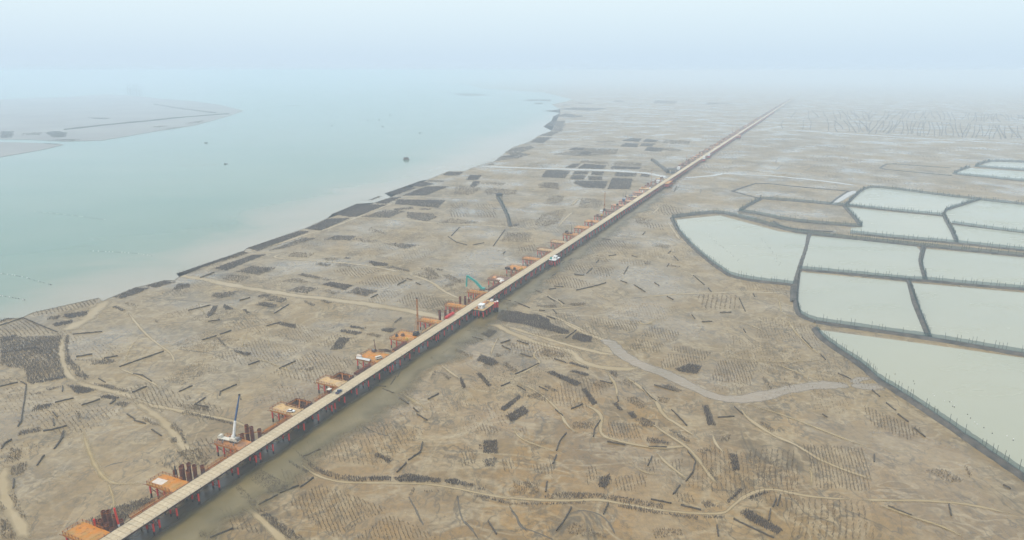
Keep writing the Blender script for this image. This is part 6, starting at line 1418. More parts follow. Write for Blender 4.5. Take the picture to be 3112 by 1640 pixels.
def lay_bed(dens, rowed, label, poly, z=0.0, group='oyster stake beds on the mudflat'):
    c = np.array(poly).mean(0)
    D = math.hypot(*c)
    sp = max(0.5, D / 800)
    px, py = bed_points(poly, dens, rowed, sp)
    if len(px) < 2: return
    w = (0.19 if rowed else (0.34 if dens > .8 else 0.25)) * max(sp, .55) / 0.7
    h = (0.75 if rowed else 0.85) * (1 + (sp - 0.5) * .45)
    root = thing('oyster_bed', label, 'oyster bed', (c[0], c[1], z), group=group)
    return stakes('stakes', px - c[0], py - c[1], w, h, m_stake if dens >= .55 else m_stake_pale, 0.0, parent=root, kind='stuff')
for b in BEDS: lay_bed(*b)
for b in ISLAND_BEDS: lay_bed(*b, z=0.8, group='stake beds on the hazy island')

# stake fences and far net rows: low walls of stakes with a ragged top
def fence(name, path, w, h, mat, step, z=0.0, **tags):
    p = resample(path, step)
    x0, y0 = p[0]
    nn = normals(p)
    vs, fs = [], []
    for i, ((x, y), (nx, ny)) in enumerate(zip(p, nn)):
        jx = rnd.uniform(-.2, .2) * w
        hh = h * rnd.uniform(.75, 1.2)
        for o, zz in ((-w / 2, -.2), (-w * .35, hh), (w * .35, hh * rnd.uniform(.85, 1.1)), (w / 2, -.2)):
            vs.append((x - x0 + nx * (o + jx), y - y0 + ny * (o + jx), zz))
        if i:
            b = 4 * i
            fs += [(b + k, b + 1 + k, b - 3 + k, b - 4 + k) for k in range(3)]
    e = len(vs) - 4
    fs += [(0, 1, 2, 3), (e + 3, e + 2, e + 1, e)]
    m = MB()
    m.add(vs, fs, mat)
    return m.build(name, None, (x0, y0, z), **tags)
for lab, path in FENCES:
    D = math.hypot(*path[0])
    fence('stake_fence', path, max(0.6, D / 800), 0.75 + D / 4000, m_fence, max(1.0, D / 400), label=lab, cat='stake fence', group='stake fences on the mudflat')
for path in FAR_ROWS:
    D = math.hypot(*path[0])
    fence('net_row', path, 2.4, 1.6, m_fence, 25.0, label='faint wavy net row in the far comb beyond the pale creek, right of the trestle', cat='net row', group='far wavy net rows right of the trestle')
for path, lab in zip(ISLAND_DIKES, ('long dark embankment along the near side of the hazy island', 'shorter dark embankment on the far side of the hazy island tip')):
    fence('embankment', path, 16, 4, m_fence, 60.0, z=0.8, label=lab, cat='embankment')
# countless old stake rows over the flats, too many and too small to tell apart
PX, PY = [], []
for side, n0, n1, smax in ((-1, -275, -900, 3000), (1, -238, 900, 2600)):
    s = 150.0
    while s < smax:
        ds = rnd.uniform(28, 60) * (1 + s / 2500)
        n = n0
        while (n > n1 if side < 0 else n < n1):
            dn = rnd.uniform(22, 55) * (1 + s / 2500)
            if rnd.random() < 0.45:
                q = [B(s + rnd.uniform(0, 6), n)[:2], B(s + ds - rnd.uniform(2, 12), n + rnd.uniform(-5, 5))[:2], B(s + ds - rnd.uniform(2, 12), n + side * (dn - rnd.uniform(3, 12)))[:2], B(s + rnd.uniform(0, 6), n + side * (dn - rnd.uniform(3, 12)))[:2]]
                c = np.array(q).mean(0)
                land = -0.9735 * c[0] + 0.2286 * c[1] < 462 - (30 if s > 900 else 0)
                wet = any(in_poly(c[:1], c[1:2], p)[0] for p in PONDS)
                if land and not wet and c[1] > 280 and abs(c[0]) < c[1] * .9:
                    D = math.hypot(*c)
                    sp = max(0.65, D / 800)
                    ax, ay = bed_points(q, .35, 1 if rnd.random() < .75 else 0, sp)
                    k = nrng.random(len(ax)) < rnd.choice((.35, .6, .9))
                    PX.append(ax[k]); PY.append(ay[k])
            n += side * dn
        s += ds
PX, PY = np.concatenate(PX), np.concatenate(PY)
DD = np.hypot(PX, PY)
for lo, hi in ((0, 700), (700, 1400), (1400, 9999)):
    k = (DD >= lo) & (DD < hi)
    stakes('stake_rows', PX[k], PY[k], .18 * max(1, lo / 600), .6 * max(1, lo / 800), m_stake_pale, 0.0, kind='stuff', label='countless faint rows of old oyster stakes over the mudflat')
# ------------------------------------------------------------------ the trestle
N0 = -250.4                      # centre line of the deck, in metres right of the camera's parallel
DECK = 8.0
def L(s, n, z=DECK):
    return B(s, n, z)
trestle = thing('trestle_bridge', 'long straight steel trestle with cream deck running across the mudflat into the haze', 'trestle bridge', B(0, N0, 0), ANG)
S0, S1 = 90.0, 7200.0
HW = 4.1
# deck slabs: the 300 nearest one by one, the rest joined
pan = [MB().box((0, 0, 0), (2.33, 2 * HW - rnd.uniform(0, .1), 0.3), m_deck) for _ in range(4)]
pan_me = [p.mesh('deck_slab') for p in pan]
for i in range(300):
    o = bpy.data.objects.new('deck_slab', pan_me[rnd.randrange(4)])
    o.location = (S0 + 2.5 * (i + .5), rnd.uniform(-.06, .06), DECK - 0.15 + rnd.uniform(-.012, .012))
    o.rotation_euler = (0, 0, rnd.uniform(-.003, .003))
    link(o, trestle)
sF = S0 + 750
far = MB()
s = sF
while s < S1:
    far.box((s + 30, 0, DECK - .15), (59.7, 2 * HW, .3), m_dkfar); s += 60
far.build('far_deck_slabs', trestle, kind='stuff')
for y in (-3.6, -1.2, 1.2, 3.6):
    MB().box(((S0 + S1) / 2, y, DECK - .72), (S1 - S0, .32, .8), m_girder).build('girder', trestle)
for y in (-HW - .12, HW + .12):
    MB().box(((S0 + S1) / 2, y, DECK - .12), (S1 - S0, .2, .42), m_girder).build('edge_beam', trestle)
# pile bents every 12 m; double bents every 60 m
cap_me = MB().box((0, 0, 0), (.5, 9.2, .5), m_girder).mesh('cap_beam')
pile_me = MB().tube((0, 0, -1), (0, 0, 6.2), .42, m_pile, 8, caps=False).mesh('pile')
br = MB()
for a, b in ((-3.5, 0.0), (0.0, 3.5)):
    br.bar((0, a, 5.6), (0, b, 2.6), .16, .16, m_rust).bar((0, b, 5.6), (0, a, 2.6), .16, .16, m_rust)
br.bar((0, -3.5, 2.6), (0, 3.5, 2.6), .2, .2, m_rust)
br_me = br.mesh('cross_brace')
lb_me = MB().bar((0, 0, 5.4), (3, 0, 3.0), .18, .18, m_rust).bar((3, 0, 5.4), (0, 0, 3.0), .18, .18, m_rust).mesh('side_brace')
farb = MB()
npile = 0
j = 0
s = 226 - 12 * 11
while s < 3600:
    dbl = (round((s - 226) / 12) % 5 == 0)
    for ds in ((0, 3) if dbl else (0,)):
        if npile < 300:
            for me, nm in ((cap_me, 'cap_beam'), (br_me, 'cross_brace')):
                o = bpy.data.objects.new(nm, me)
                o.location = (s + ds, 0, 6.45 if nm == 'cap_beam' else 0)
                link(o, trestle)
            for y in (-4.15, 0, 4.0):
                o = bpy.data.objects.new('pile', pile_me)
                o.location = (s + ds, y, 0)
                link(o, trestle); npile += 1
        else:
            farb.box((s + ds, 0, 6.45), (.5, 8.4, .5), m_girder)
            for y in (-4.15, 0, 4.0):
                farb.tube((s + ds, y, -.5), (s + ds, y, 6.2), .42, m_pile, 5, caps=False)
    if dbl and s < 1000:
        for y in (-3.5, 3.5):
            o = bpy.data.objects.new('side_brace', lb_me)
            o.location = (s, y, 0)
            link(o, trestle)
    s += 12
farb.build('far_piles', trestle, kind='stuff')
# railings: posts and two thin rails on either side
for side in (-1, 1):
    y = side * (HW + .1)
    rail = MB()
    for z in (.55, 1.1):
        rail.box(((S0 + 1500) / 2, y, DECK + z), (1500 - S0, .05, .05), m_grey)
    ro = rail.build('railing', trestle)
    post_me = MB().box((0, 0, .62), (.10, .10, 1.24), m_black).mesh('post')
    ppos = MB()
    for i in range(150):
        o = bpy.data.objects.new('post', post_me)
        o.location = (S0 + 6 * i, y, DECK)
        link(o, ro)
    for i in range(150, 240):
        ppos.box((S0 + 6 * i, y, DECK + .62), (.12, .12, 1.24), m_black)
    ppos.build('far_posts', ro, kind='stuff')

# ------------------------------------------------------------------ drilling platforms left of the deck, 40 m apart
PY0, PY1 = HW + .5, HW + 17.9         # local y range of a platform
def platform(k, length, top, label, detail=True, zdark=False, z=DECK):
    s = 184 + 40 * (k - 2)
    root = thing('drilling_platform', label, 'platform', B(s, N0, 0), ANG, 'drilling platforms along the trestle')
    m = MB()
    # plate laid as strips with uneven rims
    ny = 6
    for i in range(ny):
        y0 = PY0 + (PY1 - PY0) * i / ny
        y1 = PY0 + (PY1 - PY0) * (i + 1) / ny
        m.box((length / 2 + rnd.uniform(-.15, .15), (y0 + y1) / 2, z - .2 + rnd.uniform(-.02, .02)), (length, y1 - y0 - .03, .3), top)
    m.build('deck_plate', root)
    yc, yw = (PY0 + PY1) / 2, PY1 - PY0
    edge = m_dark if zdark else m_rustlt
    for x in (0.1, length - .1):
        MB().box((x, yc, z - .75), (.3, yw, .8), edge).build('edge_beam', root)
    MB().box((length / 2, PY1 - .1, z - .75), (length - .6, .3, .8), edge).build('edge_beam', root)
    for x in (.8, length - .8):
        for y in (PY0 + 2.2, PY0 + 7.0, PY0 + 11.8, PY1 - .9):
            o = bpy.data.objects.new('pile', pile_me)
            o.location = (x, y, .4)
            link(o, root)
        b = MB()
        for a, c in ((PY0 + 2.2, PY0 + 7.0), (PY0 + 7.0, PY0 + 11.8), (PY0 + 11.8, PY1 - .9)):
            b.bar((x, a, 6.0), (x, c, 2.9), .18, .18, m_rust).bar((x, c, 6.0), (x, a, 2.9), .18, .18, m_rust)
        b.bar((x, PY0 + 2.2, 4.4), (x, PY1 - .9, 4.4), .2, .2, m_rust)
        b.build('cross_brace', root)
    if detail:
        r = MB()
        for (xa, ya), (xb, yb) in (((.1, PY0 + 3), (.1, PY1)), ((.1, PY1), (length - .1, PY1)), ((length - .1, PY1), (length - .1, PY0 + 4))):
            n = max(2, int(math.hypot(xb - xa, yb - ya) / 2.0))
            for i in range(n + 1):
                t = i / n
                r.box((xa + (xb - xa) * t, ya + (yb - ya) * t, z + .6), (.14, .14, 1.3), m_rust)
            for zz in (.6, 1.1):
                r.bar((xa, ya, z + zz), (xb, yb, z + zz), .11, .11, m_rustlt)
        r.build('railing', root)
        for x in (.3, length * .6):
            MB().tube((x, PY1 - 1, z - 1.0), (x - .3, PY1 + rnd.uniform(2.0, 3.2), z - 1.2), .13, m_rust, 6).build('outrigger_pipe', root)
    return root

def platform_far(k, top, label):
    s = 184 + 40 * (k - 2)
    ln = rnd.choice((9, 12, 16))
    m = MB()
    yc, yw = (PY0 + PY1) / 2, PY1 - PY0
    m.box((ln / 2, yc, DECK - .2), (ln, yw, .4), top)
    m.box((ln / 2, yc, DECK - .8), (ln - .4, yw - .4, .8), m_dark)
    for x in (.8, ln - .8):
        for y in (PY0 + 2.2, PY0 + 9, PY1 - .9):
            m.tube((x, y, -.5), (x, y, 6.8), .45, m_pile, 5, caps=False)
    # drilling gear heaped on it
    for _ in range(3):
        h = rnd.uniform(1, 3.5)
        m.box((rnd.uniform(2, ln - 2), rnd.uniform(PY0 + 3, PY1 - 2), DECK + h / 2), (rnd.uniform(1.5, 4), rnd.uniform(1.5, 4), h), rnd.choice((m_dark, m_brown, m_grey, m_rust)), rnd.uniform(0, 3), .8)
    return m.build('drilling_platform', None, B(s, N0, 0), ANG, label=label, cat='platform', group='hazy far drilling platforms')

PLAT = [
 (1, 9, m_orange, 'orange muddy steel platform with a railed edge, lowest in the row by the trestle'),
 (2, 9, m_orange, 'orange steel platform with a pale tarp patch, second from the lower end of the trestle'),
 (3, 9, m_brown, 'rusty steel platform on red piles carrying the white mobile crane'),
 (4, 9, m_cream, 'dusty steel platform on red piles with the white car parked on it'),
 (5, 9, m_cream, 'bare tan steel platform on red piles beside the blue pickup'),
 (6, 15, m_orange, 'wide orange muddy platform with grey pipes and a white van on it'),
 (7, 16, m_orange, 'bright orange muddy platform with dark pumps, just before the tall rig'),
 (8, 7, m_orange, 'narrow orange platform right behind the tall piling rig'),
 (9, 7, m_orange, 'narrow orange platform opposite the white hut on the right side'),
 (10, 6, m_orange, 'narrow orange platform just in front of the green excavator'),
 (11, 14, m_dark, 'dark platform with pale heaps, first beyond the green excavator'),
 (12, 15, m_orange, 'orange platform with dark drums at its outer corner, second beyond the green excavator'),
 (13, 9, m_orange, 'clean orange platform opposite the second white hut'),
 (14, 8, m_cream, 'tan platform on dark piles, first beyond the second white hut'),
 (15, 8, m_cream, 'tan platform on dark piles, second beyond the second white hut'),
 (16, 12, m_orange, 'platform half covered by a dark machine and half bright orange'),
 (17, 14, m_orange, 'hazy orange platform between the dark machine and the second rig'),
 (18, 13, m_orange, 'rust orange platform with yellow gear, just short of the white cabin platform'),
 (19, 12, m_dark, 'dark platform with a white cabin, just short of the second tall rig'),
 (20, 12, m_dark, 'dark crowded platform at the foot of the second tall rig'),
 (21, 13, m_brown, 'rust brown crowded platform, first beyond the second tall rig'),
 (22, 13, m_brown, 'rust brown crowded platform with the blue box, beyond the second tall rig'),
 (23, 12, m_cream, 'pale platform with a grey dome shaped tent, third beyond the second tall rig'),
 (24, 12, m_brown, 'brown platform just beyond the grey dome shaped tent'),
]
for k, ln, top, lab in PLAT:
    platform(k, ln, top, lab, detail=k < 17, zdark=k > 10)
for k in range(25, 29):
    platform_far(k, rnd.choice((m_brown, m_dark, m_cream)), 'hazy brown platform in the short row just before the widened crossing')
for k in range(32, 36):
    platform_far(k, m_dark, 'hazy dark green platform near the jetty, past the widened crossing')
for k in range(36, 128):
    platform_far(k, rnd.choice((m_dark, m_brown, m_cream) if k < 70 else (m_dark, m_brown)), 'hazy brown platform in the long row that fades away past the green jetty')

# side walkways along the left edge of the deck between platforms
for k, ln, top, lab in PLAT[:16]:
    s0, s1 = 184 + 40 * (k - 2) + ln + (10 if k < 6 else 4), 184 + 40 * (k - 1) - .3
    w = MB().box(((s0 + s1) / 2, HW + 1.3, DECK - .25), (s1 - s0, 2.0, .25), m_rustlt)
    w.tube((s0, HW + 1.5, DECK + .1), (s1, HW + 1.5, DECK + .1), .3, m_rustlt if k % 3 else m_brown, 8)
    wo = w.build('side_walkway', trestle)
    r = MB()
    n = int((s1 - s0) / 2.5)
    for i in range(n + 1):
        r.box((s0 + (s1 - s0) * i / n, HW + 2.25, DECK + .4), (.14, .14, 1.6), m_rust)
    for zz in (.5, 1.0):
        r.box(((s0 + s1) / 2, HW + 2.25, DECK + zz), (s1 - s0, .12, .12), m_rustlt)
    r.build('railing', wo)

# ------------------------------------------------------------------ steel casings
def casing_mesh(r, h, mat, pale=0.0):
    m = MB()
    n = 12
    vs = []
    for rr, z in ((r, -1), (r, h), (r * .88, h), (r * .88, h - 2.5)):
        vs += [(rr * math.cos(6.2832 * i / n), rr * math.sin(6.2832 * i / n), z) for i in range(n)]
    fs = []
    for a in range(3):
        fs += [(a * n + i, a * n + (i + 1) % n, (a + 1) * n + (i + 1) % n, (a + 1) * n + i) for i in range(n)]
    fs.append(tuple(3 * n + i for i in range(n)))
    m.add(vs, fs, mat)
    return m.mesh('steel_casing')
def casing(s, n, r, h, label, group, mat=None):
    o = bpy.data.objects.new('steel_casing', casing_mesh(r, h, mat or m_rust))
    o.location = B(s, n, 0)
    o.rotation_euler = (rnd.uniform(-.02, .02), rnd.uniform(-.02, .02), rnd.uniform(0, 6))
    collar = MB().tube((0, 0, h - 1.0), (0, 0, h - .8), r * 1.07, m_rustlt, 12).mesh('collar')
    link(o, None, label, 'steel casing', group)
    link(bpy.data.objects.new('collar', collar), o)
G1 = 'rusty casings beside the lowest platform'
for s, n, h, d in ((154.5, -266.8, 9.2, 'at the outer near corner'), (158.5, -266.6, 11.2, 'at the outer far corner'), (154.6, -263.2, 10.6, 'second from outside in the near row'), (158.6, -263.0, 12.6, 'tallest, in the far row'), (154.8, -259.6, 9.6, 'third from outside in the near row'), (158.8, -259.3, 11.4, 'third from outside in the far row'), (155.0, -256.8, 8.6, 'nearest the deck in the near row'), (159.2, -256.6, 9.4, 'nearest the deck in the far row')):
    casing(s, n, 0.95, h, 'rusty steel casing of the lowest cluster, ' + d, G1)
G2 = 'rusty casings beside the platform with the pale tarp'
for s, n, h, d in ((195.5, -267.0, 9.8, 'low outer one in the near row'), (199.5, -267.2, 10.2, 'low outer one in the far row'), (195.6, -262.8, 12.8, 'tall one in the near row'), (199.6, -262.6, 12.2, 'tall one in the far row'), (196.0, -258.6, 11.6, 'inner one in the near row'), (200.0, -258.8, 12.0, 'inner one in the far row'), (202.5, -256.6, 11.0, 'single one against the deck')):
    casing(s, n, 0.95, h, 'rusty steel casing beyond the pale tarp, ' + d, G2)
G3 = 'rusty casings behind the mobile crane'
for s, n, h, d in ((233.8, -262.5, 10.4, 'short one right behind the boom'), (237.8, -263.4, 13.4, 'tall outer one'), (238.2, -260.0, 13.0, 'tall middle one'), (239.5, -256.4, 11.6, 'one nearest the deck')):
    casing(s, n, 1.05, h, 'rusty steel casing behind the mobile crane, ' + d, G3)
G4 = 'dark casings beside the tall rig platform'
for i, (s, n, h) in enumerate(((440.0, -262.8, 12.5), (443.0, -259.6, 12.3), (446.0, -257.0, 11.5))):
    casing(s, n, 1.0, h, 'dark steel casing in the row past the tall rig, ' + ('outermost', 'middle one', 'nearest the deck')[i], G4)
G5 = 'dark casings past the platform opposite the white hut'
for i, (s, n, h) in enumerate(((478.0, -265.5, 12.0), (481.0, -262.0, 11.8), (479.0, -257.5, 10.5))):
    casing(s, n, 1.0, h, 'dark steel casing short of the green excavator, ' + ('outermost', 'middle one', 'nearest the deck')[i], G5)
# loose painted test piles
o = MB().tube((0, 0, -1), (-.4, .1, 9), .36, m_white, 8).tube((-.4, .1, 9), (-.9, .2, 17.0), .42, m_redpaint, 8).build('guide_pile', None, B(157.6, -255.3, 0), ANG, label='tall bright red guide pile leaning over the lowest casings, white at its foot', cat='guide pile', group='guide piles among the casings')
o = MB().tube((0, 0, -1), (0, 0, 8.0), .32, m_white, 8).tube((0, 0, 8.0), (-.2, 0, 11.4), .4, m_redpaint, 8).build('guide_pile', None, B(153.2, -264.6, 0), ANG, label='shorter red and white guide pile at the edge of the lowest platform', cat='guide pile', group='guide piles among the casings')
o = MB().tube((0, 0, -1), (0, 0, 8.6), .3, m_ivory, 8).tube((0, 0, 8.6), (0, 0, 13.2), .34, m_black, 8).build('guide_pile', None, B(194.2, -265.0, 0), ANG, label='thin dark topped guide pile beside the pale tarp platform', cat='guide pile', group='guide piles among the casings')
# horizontal guide beams across the crane's casings
MB().bar((0, 0, 0), (6, -7.5, 0.2), .35, .4, m_rustlt).build('guide_beam', None, B(233.6, -265.4, 9.4), ANG, label='rusty guide beam lying across the casings behind the crane', cat='steel beam')

# ------------------------------------------------------------------ cofferdams
def cofferdam(s0, s1, n0, n1, label):
    root = thing('cofferdam', label, 'cofferdam', B(s0, n1, 0), ANG, 'sheet pile cofferdams beside the trestle')
    ln, wd, H = s1 - s0, n1 - n0, 8.3
    def wall(a, b):
        a, b = Vector(a), Vector(b)
        d = (b - a); n = int(d.length / .55); d.normalize(); q = Vector((-d.y, d.x, 0))
        m = MB()
        for i in range(n):
            c = a + d * ((i + .5) * (b - a).length / n) + q * (.14 if i % 2 else -.14)
            m.box((c.x, c.y, H / 2 - .5 + rnd.uniform(-.15, .2)), (.60, .16, H + 1), m_rust if i % 3 else m_dark, math.atan2(d.y, d.x))
        m.build('sheet_pile_wall', root)
    wall((0, 0, 0), (ln, 0, 0)); wall((0, wd, 0), (ln, wd, 0)); wall((0, .2, 0), (0, wd - .2, 0)); wall((ln, .2, 0), (ln, wd - .2, 0))
    for z in (H - .7, H - 3.2):
        w = MB()
        for a, b in (((0, .4), (ln, .4)), ((0, wd - .4), (ln, wd - .4)), ((.4, .4), (.4, wd - .4)), ((ln - .4, .4), (ln - .4, wd - .4))):
            w.bar((*a, z), (*b, z), .4, .4, m_rustlt if z > 6 else m_dark)
        w.build('waler', root)
    MB().tube((.3, wd * .15, H - .6), (ln - .3, wd * .78, H - .6), .32, m_rustlt, 8).build('strut', root)
    MB().tube((ln * .55, .3, H - .6), (ln - .3, wd * .3, H - .6), .28, m_rustlt, 8).build('strut', root)
    MB().box((ln / 2, wd / 2, 1.0), (ln - .6, wd - .6, .3), m_black).build('pit_floor', root)
    r = MB()
    for i in range(9):
        for y in (-.4, wd + .4):
            r.box((ln * i / 8, y, H + .6), (.1, .1, 1.5), m_rust)
    for i in range(7):
        for x in (-.4, ln + .4):
            r.box((x, wd * i / 6, H + .6), (.1, .1, 1.5), m_rust)
    r.build('guard_posts', root)
    return root
cofferdam(271.8, 281.2, -268.0, -256.4, 'rusty open sheet pile cofferdam beyond the white car')
cofferdam(311.8, 321.0, -268.0, -256.4, 'rusty open sheet pile cofferdam beyond the bare tan platform')

# ------------------------------------------------------------------ vehicles
def wheel_part(root, x, y, z, r, w):
    wo = MB().tube((x, y - w / 2, z), (x, y + w / 2, z), r, m_rubber, 12).build('wheel', root)
    MB().tube((x, y - w / 2 - .02, z), (x, y + w / 2 + .02, z), r * .55, m_grey, 10).build('rim', wo)

def prism(profile, width, mat, inset=0.0):
    """side profile (x, z) extruded across y, top narrower by inset"""
    m = MB()
    n = len(profile)
    zmax = max(p[1] for p in profile); zmin = min(p[1] for p in profile)
    vs = []
    for sgn in (-1, 1):
        for x, z in profile:
            t = (z - zmin) / max(zmax - zmin, 1e-3)
            vs.append((x, sgn * (width / 2 - inset * t), z))
    fs = [tuple(range(n)), tuple(range(2 * n - 1, n - 1, -1))]
    fs += [((i + 1) % n, i, n + i, n + (i + 1) % n) for i in range(n)]
    m.add(vs, fs, mat)
    return m

def car(loc, rz, label, paint, kind):
    root = thing('pickup' if kind == 'pickup' else ('van' if kind == 'van' else 'car'), label, 'car' if kind == 'car' else kind, loc, rz)
    if kind == 'car':
        prism([(-2.2, .35), (-2.25, .8), (-2.05, 1.0), (1.1, 1.02), (2.05, .82), (2.2, .6), (2.15, .35)], 1.8, paint, .08).build('body', root)
        prism([(-1.85, 1.0), (-1.3, 1.48), (.25, 1.5), (1.05, 1.0)], 1.62, m_glass, .16).build('windows', root)
        MB().box((-.5, 0, 1.52), (1.6, 1.22, .05), paint).build('roof', root)
        hl_x = 2.16
    elif kind == 'van':
        prism([(-2.4, .4), (-2.45, 1.9), (-2.3, 2.1), (1.3, 2.1), (2.1, 1.25), (2.45, 1.1), (2.45, .4)], 1.85, paint, .12).build('body', root)
        prism([(1.42, 2.02), (2.12, 1.28), (2.16, 1.3), (1.5, 2.06)], 1.5, m_glass).build('windscreen', root)
        for sg in (-1, 1):
            MB().box((-.4, sg * .88, 1.65), (3.0, .06, .45), m_glass).build('window', root)
        hl_x = 2.46
    else:
        prism([(-2.6, .5), (-2.6, 1.05), (2.1, 1.08), (2.6, .95), (2.65, .5)], 1.85, paint, .05).build('body', root)
        prism([(-.6, 1.05), (-.45, 1.72), (.75, 1.74), (1.4, 1.08)], 1.7, m_glass, .14).build('windows', root)
        MB().box((.12, 0, 1.75), (1.15, 1.4, .06), paint).build('roof', root)
        MB().box((-1.6, 0, 1.08), (1.7, 1.5, .06), m_black).build('cargo_bed', root)
        hl_x = 2.62
    for sg in (-1, 1):
        MB().box((hl_x - .02, sg * .62, .78), (.08, .35, .16), m_white).build('headlight', root)
        MB().box((-hl_x - .04, sg * .7, .85), (.08, .25, .2), m_redpaint).build('taillight', root)
    for x in (-1.4, 1.4):
        for sg in (-1, 1):
            wheel_part(root, x, sg * .82, .34, .34, .24)
    return root
car(B(266.8, -259.3, 8.02), ANG - math.radians(72), 'white saloon car parked on the dusty platform before the cofferdam', m_white, 'car')
car(B(297.6, -249.9, 8.02), ANG + math.radians(6), 'blue pickup truck driving on the cream deck near the tan platform', m_blue, 'pickup')
car(B(349.6, -257.3, 8.02), ANG - math.radians(30), 'white van parked on the wide orange platform near the deck', m_ivory, 'van')

# mobile crane on the third platform
def mobile_crane():
    root = thing('mobile_crane', 'white truck crane with raised blue tipped boom on the rusty platform', 'mobile crane', B(228.5, -266.0, 8.0), ANG + math.radians(-84))
    MB().box((0, 0, 1.15), (11.5, 2.4, .5), m_ivory).build('chassis', root)
    cab = prism([(-6.6, .9), (-6.7, 2.2), (-6.3, 2.9), (-4.9, 2.9), (-4.8, .9)], 2.4, m_ivory, .1).build('cab', root)
    MB().box((-6.58, 0, 2.35), (.12, 2.0, .6), m_glass, ry=-.3).build('windscreen', cab)
    for x in (-5.4, -3.6, 1.2, 2.6, 4.0):
        for sg in (-1, 1):
            wheel_part(root, x, sg * 1.05, .58, .58, .4)
    up = MB().box((3.2, 0, 2.0), (4.6, 2.6, 1.1), m_ivory)
    up.box((5.1, 0, 2.2), (1.4, 2.5, 1.5), m_grey)
    up.build('turret', root)
    oc = prism([(.5, 1.7), (.4, 3.0), (.8, 3.4), (2.0, 3.4), (2.2, 1.7)], 1.2, m_white, .08)
    oc.v = [(x, y + 1.3, z) for x, y, z in oc.v]
    oc.build('operator_cab', root)
    for x in (-2.4, 4.6):
        for sg in (-1, 1):
            MB().box((x, sg * 2.0, .95), (.35, 1.9, .3), m_grey).box((x, sg * 2.9, .4), (.5, .5, .9), m_grey).build('outrigger', root)
    # boom in the platform's frame, leaning along the trestle
    inv = Matrix.Rotation(math.radians(84), 4, 'Z')
    def loc(ds, left, z): return inv @ Vector((ds, left, z))
    b0, b1, b2 = loc(.3, -2.5, 2.6), loc(2.6, -2.5, 11.0), loc(7.4, -2.5, 23.6)
    base = MB().bar(b0, b1, .85, .95, m_white)
    base.bar(b0 * .88 + b1 * .12, b1 * .98 + b2 * .02, .75, .85, m_white)
    base.build('lower_boom', root)
    upb = MB().bar(b1, b1 * .35 + b2 * .65, .66, .75, m_blue).bar(b1 * .37 + b2 * .63, b2, .5, .58, m_blue)
    ub = upb.build('upper_boom', root)
    MB().box(b2 + Vector((0, 0, .3)), (.9, .6, .8), m_black).build('boom_head', ub)
    hk = b2 + inv @ Vector((.7, 0, 0))
    MB().tube(hk, hk - Vector((0, 0, 2.2)), .08, m_black, 5).box(hk - Vector((0, 0, 2.5)), (.5, .35, .8), m_black).build('hook_block', root)
    MB().tube(loc(1.8, -2.5, 2.2), b0 * .55 + b1 * .45, .22, m_grey, 8).build('lift_cylinder', root)
    return root
mobile_crane()

def box_hut(s, n, size, label, wall, roof, z=DECK, rz=0.0, dark=True):
    root = thing('site_hut', label, 'hut', B(s, n, z), ANG + rz)
    lx, ly, h = size
    MB().box((0, 0, h / 2), (lx, ly, h), wall).build('wall', root)
    MB().box((0, 0, h + .12), (lx + .4, ly + .4, .24), roof).build('roof', root)
    MB().box((lx * .1, -ly / 2 - .03, 1.0), (.9, .08, 2.0), m_grey).build('door', root)
    for x in (-lx * .3, lx * .35):
        MB().box((x, -ly / 2 - .03, h * .6), (.9, .08, .8), m_glass).build('window', root)
        MB().box((x, ly / 2 + .03, h * .6), (.9, .08, .8), m_glass).build('window', root)
    MB().box((-lx / 2 - .03, 0, h * .6), (.08, .8, .8), m_glass).build('window', root)
    return root
box_hut(295.2, -255.0, (2.2, 1.8, 2.3), 'tiny dark booth with pale roof on the deck edge beside the blue pickup', m_rust, m_ivory, z=8.02)

# gear on the wide orange platform
r_ = thing('pipe_bundle', 'long grey pipes stacked along the near edge of the wide orange platform', 'pipes', B(344.3, -266.0, 8.0), ANG + math.pi / 2)
for i, (y, z) in enumerate(((-.7, .35), (0, .35), (.7, .35), (-.35, .95), (.35, .95))):
    MB().tube((-5.6 + rnd.uniform(-.3, .3), y, z), (5.4, y, z), .34, m_grey if i % 2 else m_white, 10).build('pipe', r_)
t_ = thing('storage_tank', 'pale rounded tank at the outer corner of the wide orange platform', 'tank', B(346.0, -270.6, 8.0), ANG + math.pi / 2)
MB().tube((-1.6, 0, 1.1), (1.6, 0, 1.1), 1.0, m_tarp, 14).build('shell', t_)
for x in (-1, 1): MB().box((x, 0, .25), (.3, 1.6, .5), m_grey).build('saddle', t_)

def rebar_cage(s, n, label, ln=7.0, r=.9, z=DECK, rz=0.0):
    root = thing('rebar_cage', label, 'rebar cage', B(s, n, z), ANG + rz)
    bars = MB()
    for i in range(14):
        a = 6.2832 * i / 14
        bars.bar((-ln / 2, r * math.cos(a), r + r * math.sin(a) + .1), (ln / 2, r * math.cos(a), r + r * math.sin(a) + .1), .10, .10, m_cage)
    bars.build('long_bars', root)
    h = MB()
    for i in range(12):
        x = -ln / 2 + ln * i / 11
        for j in range(12):
            a, b = 6.2832 * j / 12, 6.2832 * (j + 1) / 12
            h.bar((x, r * 1.03 * math.cos(a), r + r * math.sin(a) + .1), (x, r * 1.03 * math.cos(b), r + r * math.sin(b) + .1), .09, .09, m_cage)
    h.build('hoops', root)
rebar_cage(361.0, -261.5, 'dark rebar cage lying at the far edge of the wide orange platform', rz=math.pi / 2 + .3)
rebar_cage(362.0, -258.6, 'second dark rebar cage lying beside the deck at the wide orange platform', 5.5, .8, rz=math.pi / 2 - .2)

